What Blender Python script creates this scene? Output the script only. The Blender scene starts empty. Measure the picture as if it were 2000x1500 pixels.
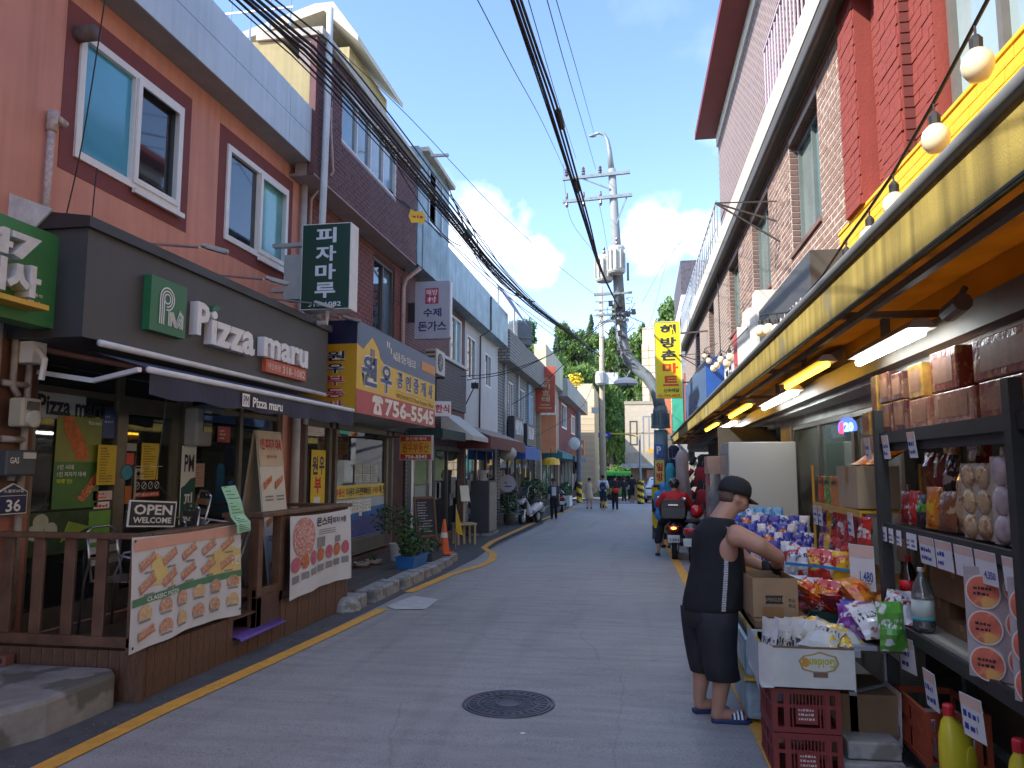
import bpy, bmesh, math, random
from mathutils import Vector, Matrix, Euler
random.seed(7)
R = math.radians
SC = bpy.context.scene
COL = SC.collection

# ------------------------------------------------------------------ camera
cam = bpy.data.cameras.new('camera'); camo = bpy.data.objects.new('camera', cam); COL.objects.link(camo)
cam.sensor_width = 36; cam.lens = 1482/2000*36; cam.clip_end = 2000; cam.clip_start = .05
camo.location = (0, 0, 1.72); camo.rotation_euler = (R(96.35), 0, math.atan(.171)); SC.camera = camo

# ------------------------------------------------------------------ world, sun, exposure
SUN_EL, SUN_AZ = R(40), R(56)          # sun behind the camera and to the left (angle from straight behind)
W = bpy.data.worlds.new('World'); SC.world = W; W.use_nodes = True
nt = W.node_tree; nt.nodes.clear()
def N(t, typ, **k):
    n = t.nodes.new(typ)
    for a, b in k.items(): setattr(n, a, b)
    return n
out = N(nt, 'ShaderNodeOutputWorld'); bg = N(nt, 'ShaderNodeBackground'); bg.inputs[1].default_value = .102
sky = N(nt, 'ShaderNodeTexSky', sky_type='NISHITA', sun_disc=False, sun_elevation=SUN_EL, sun_rotation=R(180)+SUN_AZ)
sky.altitude = 100; sky.air_density = 1.0; sky.dust_density = .5; sky.ozone_density = 3
geo = N(nt, 'ShaderNodeTexCoord'); mp = N(nt, 'ShaderNodeMapping'); mp.inputs['Scale'].default_value = (1.25, 1.25, 1.7)
n1 = N(nt, 'ShaderNodeTexNoise'); n1.inputs['Scale'].default_value = 2.3; n1.inputs['Detail'].default_value = 7; n1.inputs['Roughness'].default_value = .52
mp.inputs['Location'].default_value = (.42, .15, .1)
rmp = N(nt, 'ShaderNodeValToRGB'); rmp.color_ramp.elements[0].position = .53; rmp.color_ramp.elements[1].position = .72
sep = N(nt, 'ShaderNodeSeparateXYZ'); hz = N(nt, 'ShaderNodeMapRange'); hz.inputs[1].default_value = .55; hz.inputs[2].default_value = .18; hz.inputs[3].default_value = .12; hz.inputs[4].default_value = 1
mul = N(nt, 'ShaderNodeMath', operation='MULTIPLY'); mix = N(nt, 'ShaderNodeMixRGB'); mix.inputs[2].default_value = (5.2, 5.4, 5.8, 1)
L = nt.links.new
L(geo.outputs['Generated'], mp.inputs[0]); L(mp.outputs[0], n1.inputs[0]); L(n1.outputs['Fac'], rmp.inputs[0])
L(geo.outputs['Generated'], sep.inputs[0]); L(sep.outputs[2], hz.inputs[0]); L(rmp.outputs[0], mul.inputs[0]); L(hz.outputs[0], mul.inputs[1])
n4 = N(nt, 'ShaderNodeTexNoise'); n4.inputs['Scale'].default_value = 15; n4.inputs['Detail'].default_value = 6; n4.inputs['Roughness'].default_value = .58; L(geo.outputs['Generated'], n4.inputs[0])
cs = mul.outputs[0]      # low cumulus heads over the end of the street
for c, r in (((-.19, .933, .306), .085), ((-.23, .93, .285), .06), ((.02, .956, .29), .07), ((.075, .952, .297), .05), ((-.13, .955, .27), .05), ((-.42, .85, .3), .09)):
    vd = N(nt, 'ShaderNodeVectorMath', operation='DISTANCE'); vd.inputs[1].default_value = c; L(geo.outputs['Generated'], vd.inputs[0]); m1 = N(nt, 'ShaderNodeMapRange'); m1.inputs[1].default_value = r; m1.inputs[2].default_value = 0; m1.inputs[3].default_value = 0; m1.inputs[4].default_value = .62; L(vd.outputs['Value'], m1.inputs[0])
    ad = N(nt, 'ShaderNodeMath', operation='ADD'); L(m1.outputs[0], ad.inputs[0]); L(n4.outputs['Fac'], ad.inputs[1]); m2 = N(nt, 'ShaderNodeMapRange'); m2.inputs[1].default_value = .68; m2.inputs[2].default_value = 1.0; m2.inputs[4].default_value = .8; L(ad.outputs[0], m2.inputs[0])
    m3 = N(nt, 'ShaderNodeMath', operation='MULTIPLY'); L(m2.outputs[0], m3.inputs[0]); m4 = N(nt, 'ShaderNodeMapRange'); m4.inputs[1].default_value = r; m4.inputs[2].default_value = r*.6; L(vd.outputs['Value'], m4.inputs[0]); L(m4.outputs[0], m3.inputs[1]); mxx = N(nt, 'ShaderNodeMath', operation='MAXIMUM'); L(cs, mxx.inputs[0]); L(m3.outputs[0], mxx.inputs[1]); cs = mxx.outputs[0]
hs = N(nt, 'ShaderNodeHueSaturation'); hs.inputs['Saturation'].default_value = 1.02
L(sky.outputs[0], hs.inputs['Color']); L(cs, mix.inputs[0]); tn = N(nt, 'ShaderNodeMixRGB', blend_type='MULTIPLY'); tn.inputs[0].default_value = 1; tn.inputs[2].default_value = (.95, .93, .97, 1); L(hs.outputs[0], tn.inputs[1]); L(tn.outputs[0], mix.inputs[1]); L(mix.outputs[0], bg.inputs[0]); L(bg.outputs[0], out.inputs[0])
sl = bpy.data.lights.new('sun', 'SUN'); sl.energy = 2.0; sl.angle = R(.55); sl.color = (1, .94, .84)
so = bpy.data.objects.new('sun', sl); COL.objects.link(so)
to_sun = Vector((-math.sin(SUN_AZ)*math.cos(SUN_EL), -math.cos(SUN_AZ)*math.cos(SUN_EL), math.sin(SUN_EL)))
so.rotation_euler = to_sun.to_track_quat('Z', 'Y').to_euler(); so.location = (-20, -20, 40)
SC.view_settings.view_transform = 'Standard'; SC.view_settings.look = 'None'; SC.view_settings.gamma = 1
SC.view_settings.use_curve_mapping = False; SC.view_settings.exposure = 2.15
SC.render.engine = 'CYCLES'
SC.cycles.max_bounces = 7; SC.cycles.diffuse_bounces = 4; SC.cycles.glossy_bounces = 3; SC.cycles.transmission_bounces = 4; SC.cycles.transparent_max_bounces = 8

# ------------------------------------------------------------------ materials
MATS = {}
def M(name, col, rough=.7, metal=0, var=.12, scale=4., bump=0., streak=0., spec=.5, emit=0, coat=0, bscale=None, spots=None):
    """one procedural material: base colour broken up by noise, optional vertical dirt streaks, relief, spots of a 2nd colour"""
    if name in MATS: return MATS[name]
    m = bpy.data.materials.new(name); m.use_nodes = True; t = m.node_tree; b = t.nodes['Principled BSDF']; l = t.links.new
    b.inputs['Roughness'].default_value = rough; b.inputs['Metallic'].default_value = metal
    b.inputs['Specular IOR Level'].default_value = spec; b.inputs['Coat Weight'].default_value = coat
    c = (*col, 1); b.inputs['Base Color'].default_value = c
    tc = N(t, 'ShaderNodeTexCoord'); src = None
    if var:
        no = N(t, 'ShaderNodeTexNoise'); no.inputs['Scale'].default_value = scale; no.inputs['Detail'].default_value = 6; no.inputs['Roughness'].default_value = .62
        l(tc.outputs['Object'], no.inputs[0])
        mr = N(t, 'ShaderNodeMapRange'); mr.inputs[1].default_value = .3; mr.inputs[2].default_value = .7; mr.inputs[3].default_value = 1-var; mr.inputs[4].default_value = 1+var
        l(no.outputs['Fac'], mr.inputs[0]); fac = mr.outputs[0]
        if streak:
            mpn = N(t, 'ShaderNodeMapping'); mpn.inputs['Scale'].default_value = (7, 7, .35); l(tc.outputs['Object'], mpn.inputs[0])
            n2 = N(t, 'ShaderNodeTexNoise'); n2.inputs['Scale'].default_value = 1.3; n2.inputs['Detail'].default_value = 4; l(mpn.outputs[0], n2.inputs[0])
            r2 = N(t, 'ShaderNodeMapRange'); r2.inputs[1].default_value = .42; r2.inputs[2].default_value = .72; r2.inputs[3].default_value = 1; r2.inputs[4].default_value = 1-streak
            l(n2.outputs['Fac'], r2.inputs[0]); mm = N(t, 'ShaderNodeMath', operation='MULTIPLY'); l(fac, mm.inputs[0]); l(r2.outputs[0], mm.inputs[1]); fac = mm.outputs[0]
        vm = N(t, 'ShaderNodeVectorMath', operation='SCALE'); vm.inputs[0].default_value = col; l(fac, vm.inputs['Scale']); src = vm.outputs[0]
    if spots:
        col2, sc2, th = spots
        n3 = N(t, 'ShaderNodeTexNoise'); n3.inputs['Scale'].default_value = sc2; n3.inputs['Detail'].default_value = 3; l(tc.outputs['Object'], n3.inputs[0])
        r3 = N(t, 'ShaderNodeMapRange'); r3.inputs[1].default_value = th; r3.inputs[2].default_value = th+.06; l(n3.outputs['Fac'], r3.inputs[0])
        mx = N(t, 'ShaderNodeMixRGB'); mx.inputs[1].default_value = c; mx.inputs[2].default_value = (*col2, 1); l(r3.outputs[0], mx.inputs[0])
        if src: l(src, mx.inputs[1])
        src = mx.outputs[0]
    if src: l(src, b.inputs['Base Color'])
    if bump:
        nb = N(t, 'ShaderNodeTexNoise'); nb.inputs['Scale'].default_value = bscale or scale*8; nb.inputs['Detail'].default_value = 4; l(tc.outputs['Object'], nb.inputs[0])
        bp = N(t, 'ShaderNodeBump'); bp.inputs['Strength'].default_value = bump; bp.inputs['Distance'].default_value = .01; l(nb.outputs['Fac'], bp.inputs['Height']); l(bp.outputs[0], b.inputs['Normal'])
    if emit:
        b.inputs['Emission Color'].default_value = c; b.inputs['Emission Strength'].default_value = emit
    MATS[name] = m; return m
def glass(name, tint=(.8, .85, .85), dens=.25, rough=.02):
    """thin window glass: part mirror, part see-through, part tint"""
    if name in MATS: return MATS[name]
    m = bpy.data.materials.new(name); m.use_nodes = True; t = m.node_tree; t.nodes.clear(); l = t.links.new
    o = N(t, 'ShaderNodeOutputMaterial'); tr = N(t, 'ShaderNodeBsdfTransparent'); tr.inputs[0].default_value = (*tint, 1)
    gl = N(t, 'ShaderNodeBsdfGlossy'); gl.inputs['Roughness'].default_value = rough; gl.inputs['Color'].default_value = (.95, .97, 1, 1)
    df = N(t, 'ShaderNodeBsdfDiffuse'); df.inputs[0].default_value = (*[c*.6 for c in tint], 1)
    fr = N(t, 'ShaderNodeFresnel'); fr.inputs[0].default_value = 1.85
    m1 = N(t, 'ShaderNodeMixShader'); m1.inputs[0].default_value = dens; l(tr.outputs[0], m1.inputs[1]); l(df.outputs[0], m1.inputs[2])
    m2 = N(t, 'ShaderNodeMixShader'); l(fr.outputs[0], m2.inputs[0]); l(m1.outputs[0], m2.inputs[1]); l(gl.outputs[0], m2.inputs[2]); l(m2.outputs[0], o.inputs[0])
    MATS[name] = m; return m

def translucent(name, col, frac=.45, rough=.7, var=.2, scale=2.):
    """cloth or leaf that lets part of the sunlight through"""
    m = M(name, col, rough, var=var, scale=scale)
    if 'tl' in m.node_tree.nodes: return m
    t = m.node_tree; b = t.nodes['Principled BSDF']; o = t.nodes['Material Output']; tl = N(t, 'ShaderNodeBsdfTranslucent'); tl.name = 'tl'; mx = N(t, 'ShaderNodeMixShader'); mx.inputs[0].default_value = frac
    src = b.inputs['Base Color'].links
    if src: t.links.new(src[0].from_socket, tl.inputs[0])
    else: tl.inputs[0].default_value = (*col, 1)
    t.links.new(b.outputs[0], mx.inputs[1]); t.links.new(tl.outputs[0], mx.inputs[2]); t.links.new(mx.outputs[0], o.inputs[0]); return m
def print_film(cols, seed=0, band=.5):
    """glossy printed film: ground colour, irregular printed shapes in two more colours, a band across"""
    name = 'print_%d_%.1f_' % (seed, band)+'_'.join('%02d%02d%02d' % tuple(int(c*99) for c in q) for q in cols)
    if name in MATS: return MATS[name]
    m = bpy.data.materials.new(name[:60]); m.use_nodes = True; t = m.node_tree; b = t.nodes['Principled BSDF']; l = t.links.new
    b.inputs['Roughness'].default_value = .28; b.inputs['Coat Weight'].default_value = .3; tc = N(t, 'ShaderNodeTexCoord'); mp = N(t, 'ShaderNodeMapping'); mp.inputs['Location'].default_value = (seed*1.7, seed*.9, seed*.4); l(tc.outputs['Object'], mp.inputs[0])
    cur = (*cols[0], 1); curs = None
    def over(fac, col, cur, curs):
        x = N(t, 'ShaderNodeMixRGB'); l(fac, x.inputs[0]); x.inputs[2].default_value = (*col, 1)
        if curs: l(curs, x.inputs[1])
        else: x.inputs[1].default_value = cur
        return x.outputs[0]
    def step(sock, lo, hi): r = N(t, 'ShaderNodeMapRange'); r.inputs[1].default_value = lo; r.inputs[2].default_value = hi; l(sock, r.inputs[0]); return r.outputs[0]
    n1 = N(t, 'ShaderNodeTexNoise'); n1.inputs['Scale'].default_value = 11; n1.inputs['Detail'].default_value = 2; l(mp.outputs[0], n1.inputs[0]); curs = over(step(n1.outputs['Fac'], .56, .59), cols[1], cur, curs)
    n2 = N(t, 'ShaderNodeTexVoronoi'); n2.inputs['Scale'].default_value = 24; l(mp.outputs[0], n2.inputs[0]); r = step(n2.outputs['Distance'], .3, .2); n3 = N(t, 'ShaderNodeTexNoise'); n3.inputs['Scale'].default_value = 7; l(mp.outputs[0], n3.inputs[0])
    ml = N(t, 'ShaderNodeMath', operation='MULTIPLY'); l(r, ml.inputs[0]); l(step(n3.outputs['Fac'], .5, .54), ml.inputs[1]); curs = over(ml.outputs[0], cols[2], cur, curs)
    wv = N(t, 'ShaderNodeTexNoise'); wv.inputs['Scale'].default_value = 60; wv.inputs['Detail'].default_value = 3; mp2 = N(t, 'ShaderNodeMapping'); mp2.inputs['Scale'].default_value = (1, 1, .5); l(mp.outputs[0], mp2.inputs[0]); l(mp2.outputs[0], wv.inputs[0])
    sp = N(t, 'ShaderNodeSeparateXYZ'); l(tc.outputs['Generated'], sp.inputs[0]); d = N(t, 'ShaderNodeMath', operation='SUBTRACT'); l(sp.outputs[2], d.inputs[0]); d.inputs[1].default_value = band; ab = N(t, 'ShaderNodeMath', operation='ABSOLUTE'); l(d.outputs[0], ab.inputs[0])
    ml2 = N(t, 'ShaderNodeMath', operation='MULTIPLY'); l(step(ab.outputs[0], .1, .09), ml2.inputs[0]); l(step(wv.outputs['Fac'], .52, .56), ml2.inputs[1]); curs = over(ml2.outputs[0], cols[1] if sum(cols[0]) < 1.2 else (.04, .03, .05), cur, curs)
    l(curs, b.inputs['Base Color']); bn = N(t, 'ShaderNodeTexNoise'); bn.inputs['Scale'].default_value = 22; bn.inputs['Detail'].default_value = 3; l(mp.outputs[0], bn.inputs[0]); bp = N(t, 'ShaderNodeBump'); bp.inputs['Strength'].default_value = .55; bp.inputs['Distance'].default_value = .012; l(bn.outputs['Fac'], bp.inputs['Height']); l(bp.outputs[0], b.inputs['Normal'])
    MATS[name] = m; return m
def road_mat(name, col):
    m = bpy.data.materials.new(name); m.use_nodes = True; t = m.node_tree; b = t.nodes['Principled BSDF']; l = t.links.new; tc = N(t, 'ShaderNodeTexCoord'); b.inputs['Roughness'].default_value = .62
    def nz(scale, det, sc=(1, 1, 1), lo=.35, hi=.65, a=.8, c=1.2):
        mp = N(t, 'ShaderNodeMapping'); mp.inputs['Scale'].default_value = sc; l(tc.outputs['Object'], mp.inputs[0]); n = N(t, 'ShaderNodeTexNoise'); n.inputs['Scale'].default_value = scale; n.inputs['Detail'].default_value = det; l(mp.outputs[0], n.inputs[0])
        r = N(t, 'ShaderNodeMapRange'); r.inputs[1].default_value = lo; r.inputs[2].default_value = hi; r.inputs[3].default_value = a; r.inputs[4].default_value = c; l(n.outputs['Fac'], r.inputs[0]); return r.outputs[0], n
    f = [nz(.45, 5, (1, .35, 1), a=.88, c=1.1)[0], nz(3.2, 4, (.5, 2.6, 1), a=.9, c=1.08)[0], nz(150, 2, a=.72, c=1.28)[0], nz(48, 2, lo=.62, hi=.7, a=1, c=.7)[0], nz(1.1, 3, (2.4, .16, 1), lo=.55, hi=.68, a=1, c=.86)[0]]
    # hairline cracks
    v = N(t, 'ShaderNodeTexVoronoi', feature='DISTANCE_TO_EDGE'); v.inputs['Scale'].default_value = .5; mp = N(t, 'ShaderNodeMapping'); l(tc.outputs['Object'], mp.inputs[0]); wn = N(t, 'ShaderNodeTexNoise'); wn.inputs['Scale'].default_value = 2.2; l(tc.outputs['Object'], wn.inputs[0]); mx = N(t, 'ShaderNodeMixRGB'); mx.inputs[0].default_value = .16; l(mp.outputs[0], mx.inputs[1]); l(wn.outputs['Color'], mx.inputs[2]); l(mx.outputs[0], v.inputs[0])
    r = N(t, 'ShaderNodeMapRange'); r.inputs[1].default_value = .001; r.inputs[2].default_value = .004; r.inputs[3].default_value = .84; r.inputs[4].default_value = 1; l(v.outputs['Distance'], r.inputs[0]); f.append(r.outputs[0])
    cur = f[0]
    for k in f[1:]: q = N(t, 'ShaderNodeMath', operation='MULTIPLY'); l(cur, q.inputs[0]); l(k, q.inputs[1]); cur = q.outputs[0]
    vm = N(t, 'ShaderNodeVectorMath', operation='SCALE'); vm.inputs[0].default_value = col; l(cur, vm.inputs['Scale']); l(vm.outputs[0], b.inputs['Base Color'])
    bn = nz(120, 3)[1]; bp = N(t, 'ShaderNodeBump'); bp.inputs['Strength'].default_value = .5; bp.inputs['Distance'].default_value = .01; l(bn.outputs['Fac'], bp.inputs['Height']); l(bp.outputs[0], b.inputs['Normal']); MATS[name] = m; return m

# ------------------------------------------------------------------ mesh collector
class MB:
    def __init__(s): s.v = []; s.f = []; s.m = []; s.c = 0
    def add(s, vs, fs):
        o = len(s.v); s.v += [tuple(p) for p in vs]; s.f += [tuple(i+o for i in f) for f in fs]; s.m += [s.c]*len(fs); return s
    def slot(s, k): s.c = k; return s
    def poly(s, pts): return s.add(pts, [tuple(range(len(pts)))])
    def box(s, x0, y0, z0, x1, y1, z1, skip=''):
        vs = [(x, y, z) for z in (z0, z1) for y in (y0, y1) for x in (x0, x1)]
        F = {'b': (0, 2, 3, 1), 't': (4, 5, 7, 6), 'f': (0, 1, 5, 4), 'k': (2, 6, 7, 3), 'l': (0, 4, 6, 2), 'r': (1, 3, 7, 5)}
        return s.add(vs, [F[k] for k in F if k not in skip])
    def obox(s, c, ax, ay, az):
        c, ax, ay, az = map(Vector, (c, ax, ay, az))
        vs = [c+ax*i+ay*j+az*k for k in (-1, 1) for j in (-1, 1) for i in (-1, 1)]
        return s.add(vs, [(0, 2, 3, 1), (4, 5, 7, 6), (0, 1, 5, 4), (2, 6, 7, 3), (0, 4, 6, 2), (1, 3, 7, 5)])
    def bar(s, a, b, w, h=None, up=(0, 0, 1)):
        a, b = Vector(a), Vector(b); d = b-a; L_ = d.length
        if L_ < 1e-6: return s
        d /= L_; u = Vector(up)
        if abs(d.dot(u)) > .98: u = Vector((0, 1, 0))
        x = d.cross(u).normalized(); z = x.cross(d)
        return s.obox((a+b)/2, x*w/2, d*L_/2, z*(h or w)/2)
    def tube(s, pts, r, n=6, caps=True):
        pts = [Vector(p) for p in pts]; rs = r if isinstance(r, (list, tuple)) else [r]*len(pts)
        o = len(s.v); ref = None
        for i, p in enumerate(pts):
            d = (pts[min(i+1, len(pts)-1)]-pts[max(i-1, 0)]).normalized()
            if ref is None: ref = d.orthogonal().normalized()
            ref = (ref-d*ref.dot(d)).normalized(); q = d.cross(ref)
            s.v += [tuple(p+(ref*math.cos(2*math.pi*k/n)+q*math.sin(2*math.pi*k/n))*rs[i]) for k in range(n)]
        fs = [(o+i*n+k, o+i*n+(k+1) % n, o+(i+1)*n+(k+1) % n, o+(i+1)*n+k) for i in range(len(pts)-1) for k in range(n)]
        if caps: fs += [tuple(o+k for k in reversed(range(n))), tuple(o+(len(pts)-1)*n+k for k in range(n))]
        s.f += fs; s.m += [s.c]*len(fs); return s
    def lathe(s, prof, n=16, c=(0, 0, 0), sx=1, sy=1):
        o = len(s.v)
        for r, z in prof: s.v += [(c[0]+r*sx*math.cos(2*math.pi*k/n), c[1]+r*sy*math.sin(2*math.pi*k/n), c[2]+z) for k in range(n)]
        fs = [(o+i*n+k, o+i*n+(k+1) % n, o+(i+1)*n+(k+1) % n, o+(i+1)*n+k) for i in range(len(prof)-1) for k in range(n)]
        fs += [tuple(o+k for k in reversed(range(n))), tuple(o+(len(prof)-1)*n+k for k in range(n))]
        s.f += fs; s.m += [s.c]*len(fs); return s
    def ell(s, c, r, n=12, m=8):
        r = r if isinstance(r, (list, tuple)) else (r, r, r)
        return s.lathe([(max(.001, math.sin(math.pi*i/m)), -r[2]*math.cos(math.pi*i/m)) for i in range(m+1)], n, c, r[0], r[1])
    def loft(s, rings, caps=True):
        n = len(rings[0]); o = len(s.v)
        for g in rings: s.v += [tuple(p) for p in g]
        fs = [(o+i*n+k, o+i*n+(k+1) % n, o+(i+1)*n+(k+1) % n, o+(i+1)*n+k) for i in range(len(rings)-1) for k in range(n)]
        if caps: fs += [tuple(o+k for k in reversed(range(n))), tuple(o+(len(rings)-1)*n+k for k in range(n))]
        s.f += fs; s.m += [s.c]*len(fs); return s
    def prism(s, poly, a, b, ax='y'):
        """extrude a 2-d outline along an axis: ax='y' -> outline in (x,z); 'x' -> (y,z); 'z' -> (x,y)"""
        g = {'y': lambda p, t: (p[0], t, p[1]), 'x': lambda p, t: (t, p[0], p[1]), 'z': lambda p, t: (p[0], p[1], t)}[ax]
        n = len(poly); return s.add([g(p, a) for p in poly]+[g(p, b) for p in poly],
            [tuple(reversed(range(n))), tuple(range(n, 2*n))]+[(k, (k+1) % n, n+(k+1) % n, n+k) for k in range(n)])
    def disc(s, c, rx, rz, y=0, n=18):   # a flat printed ellipse facing -Y
        return s.add([(c[0]+rx*math.cos(2*math.pi*k/n), y, c[1]+rz*math.sin(2*math.pi*k/n)) for k in range(n)], [tuple(range(n))])
    def rect(s, x0, z0, x1, z1, y=0): return s.add([(x0, y, z0), (x1, y, z0), (x1, y, z1), (x0, y, z1)], [(0, 1, 2, 3)])
    def shift(s, d, a=0):
        for i in range(a, len(s.v)): v = s.v[i]; s.v[i] = (v[0]+d[0], v[1]+d[1], v[2]+d[2])
        return s
    def mesh(s, name, mats, smooth=False):
        me = bpy.data.meshes.new(name); me.from_pydata(s.v, [], s.f)
        for m in (mats if isinstance(mats, (list, tuple)) else [mats]): me.materials.append(m)
        if s.c or any(s.m): me.polygons.foreach_set('material_index', s.m)
        if smooth: me.polygons.foreach_set('use_smooth', [True]*len(me.polygons))
        me.update(); return me
    def build(s, name, mats, parent=None, loc=(0, 0, 0), rz=0, smooth=False, bevel=0):
        o = obj(name, s.mesh(name, mats, smooth), parent, loc, rz)
        if bevel:
            b = bmesh.new(); b.from_mesh(o.data); bmesh.ops.remove_doubles(b, verts=b.verts, dist=1e-5)
            bmesh.ops.bevel(b, geom=[e for e in b.edges if e.calc_face_angle(0) > .5], offset=bevel, segments=2, affect='EDGES', profile=.5); b.to_mesh(o.data); b.free()
        return o
def obj(name, me, parent=None, loc=(0, 0, 0), rz=0):
    o = bpy.data.objects.new(name, me); COL.objects.link(o); o.location = loc
    if rz: o.rotation_euler = (0, 0, rz)
    if parent: o.parent = parent
    return o
def tag(o, label=None, cat=None, group=None, kind=None):
    for k, v in (('label', label), ('category', cat), ('group', group), ('kind', kind)):
        if v: o[k] = v
    return o
def thing(name, label, cat, loc=(0, 0, 0), rz=0, group=None):
    o = bpy.data.objects.new(name, None); COL.objects.link(o); o.location = loc; o.rotation_euler = (0, 0, rz); o.empty_display_size = .1
    return tag(o, label, cat, group)
def dup(root, loc=None, rot=None, label=None, mats=None):
    """a copy of a thing with copies of its parts and sub-parts"""
    def cp(o, par):
        c = o.copy(); COL.objects.link(c)
        if par: c.parent = par
        for ch in KIDS.get(o.name, ()): cp(ch, c)
        return c
    KIDS = {}
    def walk(o):
        KIDS[o.name] = list(o.children)
        for c in o.children: walk(c)
    walk(root); c = cp(root, None)
    if loc is not None: c.location = loc
    if rot is not None: c.rotation_euler = rot if isinstance(rot, (tuple, list, Euler)) else (0, 0, rot)
    if label: c['label'] = label
    return c
# ------------------------------------------------------------------ lettering (built-in font), flat or raised
TMESH = {}
def text_mesh(s, bold, depth, res):
    k = (s, bold, depth, res)
    if k in TMESH: return TMESH[k]
    cu = bpy.data.curves.new('t', 'FONT'); cu.body = s; cu.size = 1; cu.offset = bold; cu.extrude = depth/2; cu.resolution_u = res; cu.align_x = 'LEFT'
    o = bpy.data.objects.new('t', cu); me = o.to_mesh()
    vs = [v.co.copy() for v in me.vertices]; fs = [tuple(p.vertices) for p in me.polygons]; o.to_mesh_clear(); bpy.data.objects.remove(o); bpy.data.curves.remove(cu)
    x0 = min(v.x for v in vs); x1 = max(v.x for v in vs); y0 = min(v.y for v in vs); y1 = max(v.y for v in vs)
    TMESH[k] = (vs, fs, x0, x1, y0, y1); return TMESH[k]
def letters(mb, s, x0, z0, x1, z1, y=-.004, bold=.012, depth=0., res=2, fit=True, flip=False):
    """write s into the rectangle x0..x1, z0..z1 of a face that looks along -Y; depth = how far the letters stand out"""
    vs, fs, a0, a1, b0, b1 = text_mesh(s, bold, 1 if depth else 0, res)
    sx = (x1-x0)/max(a1-a0, 1e-6); sz = (z1-z0)/max(b1-b0, 1e-6)
    if not fit: sx = sz = min(sx, sz)
    pts = []
    for v in vs:
        px, pz = (v.x-a0)*sx, (v.y-b0)*sz
        if flip: px, pz = (a1-a0)*sx-px, (b1-b0)*sz-pz
        pts.append((x0+px, y-(v.z+.5)*depth if depth else y, z0+pz))
    return mb.add(pts, fs)
def column(mb, s, xc, w, z_top, z_bot, y=-.004, bold=.02, gap=.15, depth=0):
    n = len(s); h = (z_top-z_bot)/n
    for i, c in enumerate(s): letters(mb, c, xc-w/2, z_top-(i+1)*h+h*gap/2, xc+w/2, z_top-i*h-h*gap/2, y, bold, depth)
    return mb
# ------------------------------------------------------------------ walls with openings, bricks
def wall_mb(mb, u0, u1, v0, v1, t, holes, y=0.):
    """slab in local X (u) and Z (v), front face at y, thickness t behind it, rectangular holes cut through"""
    us = sorted({u0, u1, *[min(max(h[i], u0), u1) for h in holes for i in (0, 1)]}); vs = sorted({v0, v1, *[min(max(h[i], v0), v1) for h in holes for i in (2, 3)]})
    def solid(i, j):
        if not (0 <= i < len(us)-1 and 0 <= j < len(vs)-1): return False
        cu, cv = (us[i]+us[i+1])/2, (vs[j]+vs[j+1])/2
        return not any(h[0] < cu < h[1] and h[2] < cv < h[3] for h in holes)
    for i in range(len(us)-1):
        for j in range(len(vs)-1):
            if not solid(i, j): continue
            a, b, c, d = us[i], us[i+1], vs[j], vs[j+1]
            mb.add([(a, y, c), (b, y, c), (b, y, d), (a, y, d)], [(0, 1, 2, 3)])
            mb.add([(a, y+t, c), (a, y+t, d), (b, y+t, d), (b, y+t, c)], [(0, 1, 2, 3)])
            for di, dj, q in ((-1, 0, (a, c, a, d)), (1, 0, (b, d, b, c)), (0, -1, (b, c, a, c)), (0, 1, (a, d, b, d))):
                if not solid(i+di, j+dj): mb.add([(q[0], y, q[1]), (q[2], y, q[3]), (q[2], y+t, q[3]), (q[0], y+t, q[1])], [(3, 2, 1, 0)])
    return mb
def brick_cells(u0, u1, v0, v1, bl, bh, j, holes=()):
    cells = []; row = 0; v = v0
    while v+bh*.6 < v1:
        top = min(v+bh-j, v1); u = u0-(bl/2 if row % 2 else 0)
        while u < u1:
            segs = [(max(u, u0), min(u+bl-j, u1))]
            for h in holes:
                if h[2] < top-.005 and h[3] > v+.005:
                    segs = [q for a, b in segs for q in ((a, min(b, h[0])), (max(a, h[1]), b))]
            cells += [(a, b, v, top) for a, b in segs if b-a > .025]
            u += bl
        v += bh; row += 1
    return cells
def lay_bricks(cells, wall, mat, y=0., proud=.008, near=None, n_own=300, jit=.0025, mat2=None):
    """the n_own cells nearest to near() become objects of their own, the rest one joined part; y: mortar face"""
    cells = sorted(cells, key=near) if near else cells
    own, rest = cells[:n_own], cells[n_own:]
    ub = MB().box(-.5, -1, -.5, .5, 0, .5, skip='k').mesh('brick', mat)
    rnd = random.Random(3)
    for a, b, c, d in own:
        o = obj('brick', ub, wall, ((a+b)/2, y, (c+d)/2)); o.scale = (b-a, proud+rnd.uniform(-jit, jit), d-c)
    if rest:
        mb = MB()
        for a, b, c, d in rest:
            p = proud+rnd.uniform(-jit, jit); mb.slot(1 if mat2 and rnd.random() < .3 else 0).box(a, y-p, c, b, y, d, skip='k')
        tag(mb.build('brick_courses', [mat, mat2 or mat], wall), kind='stuff')
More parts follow.
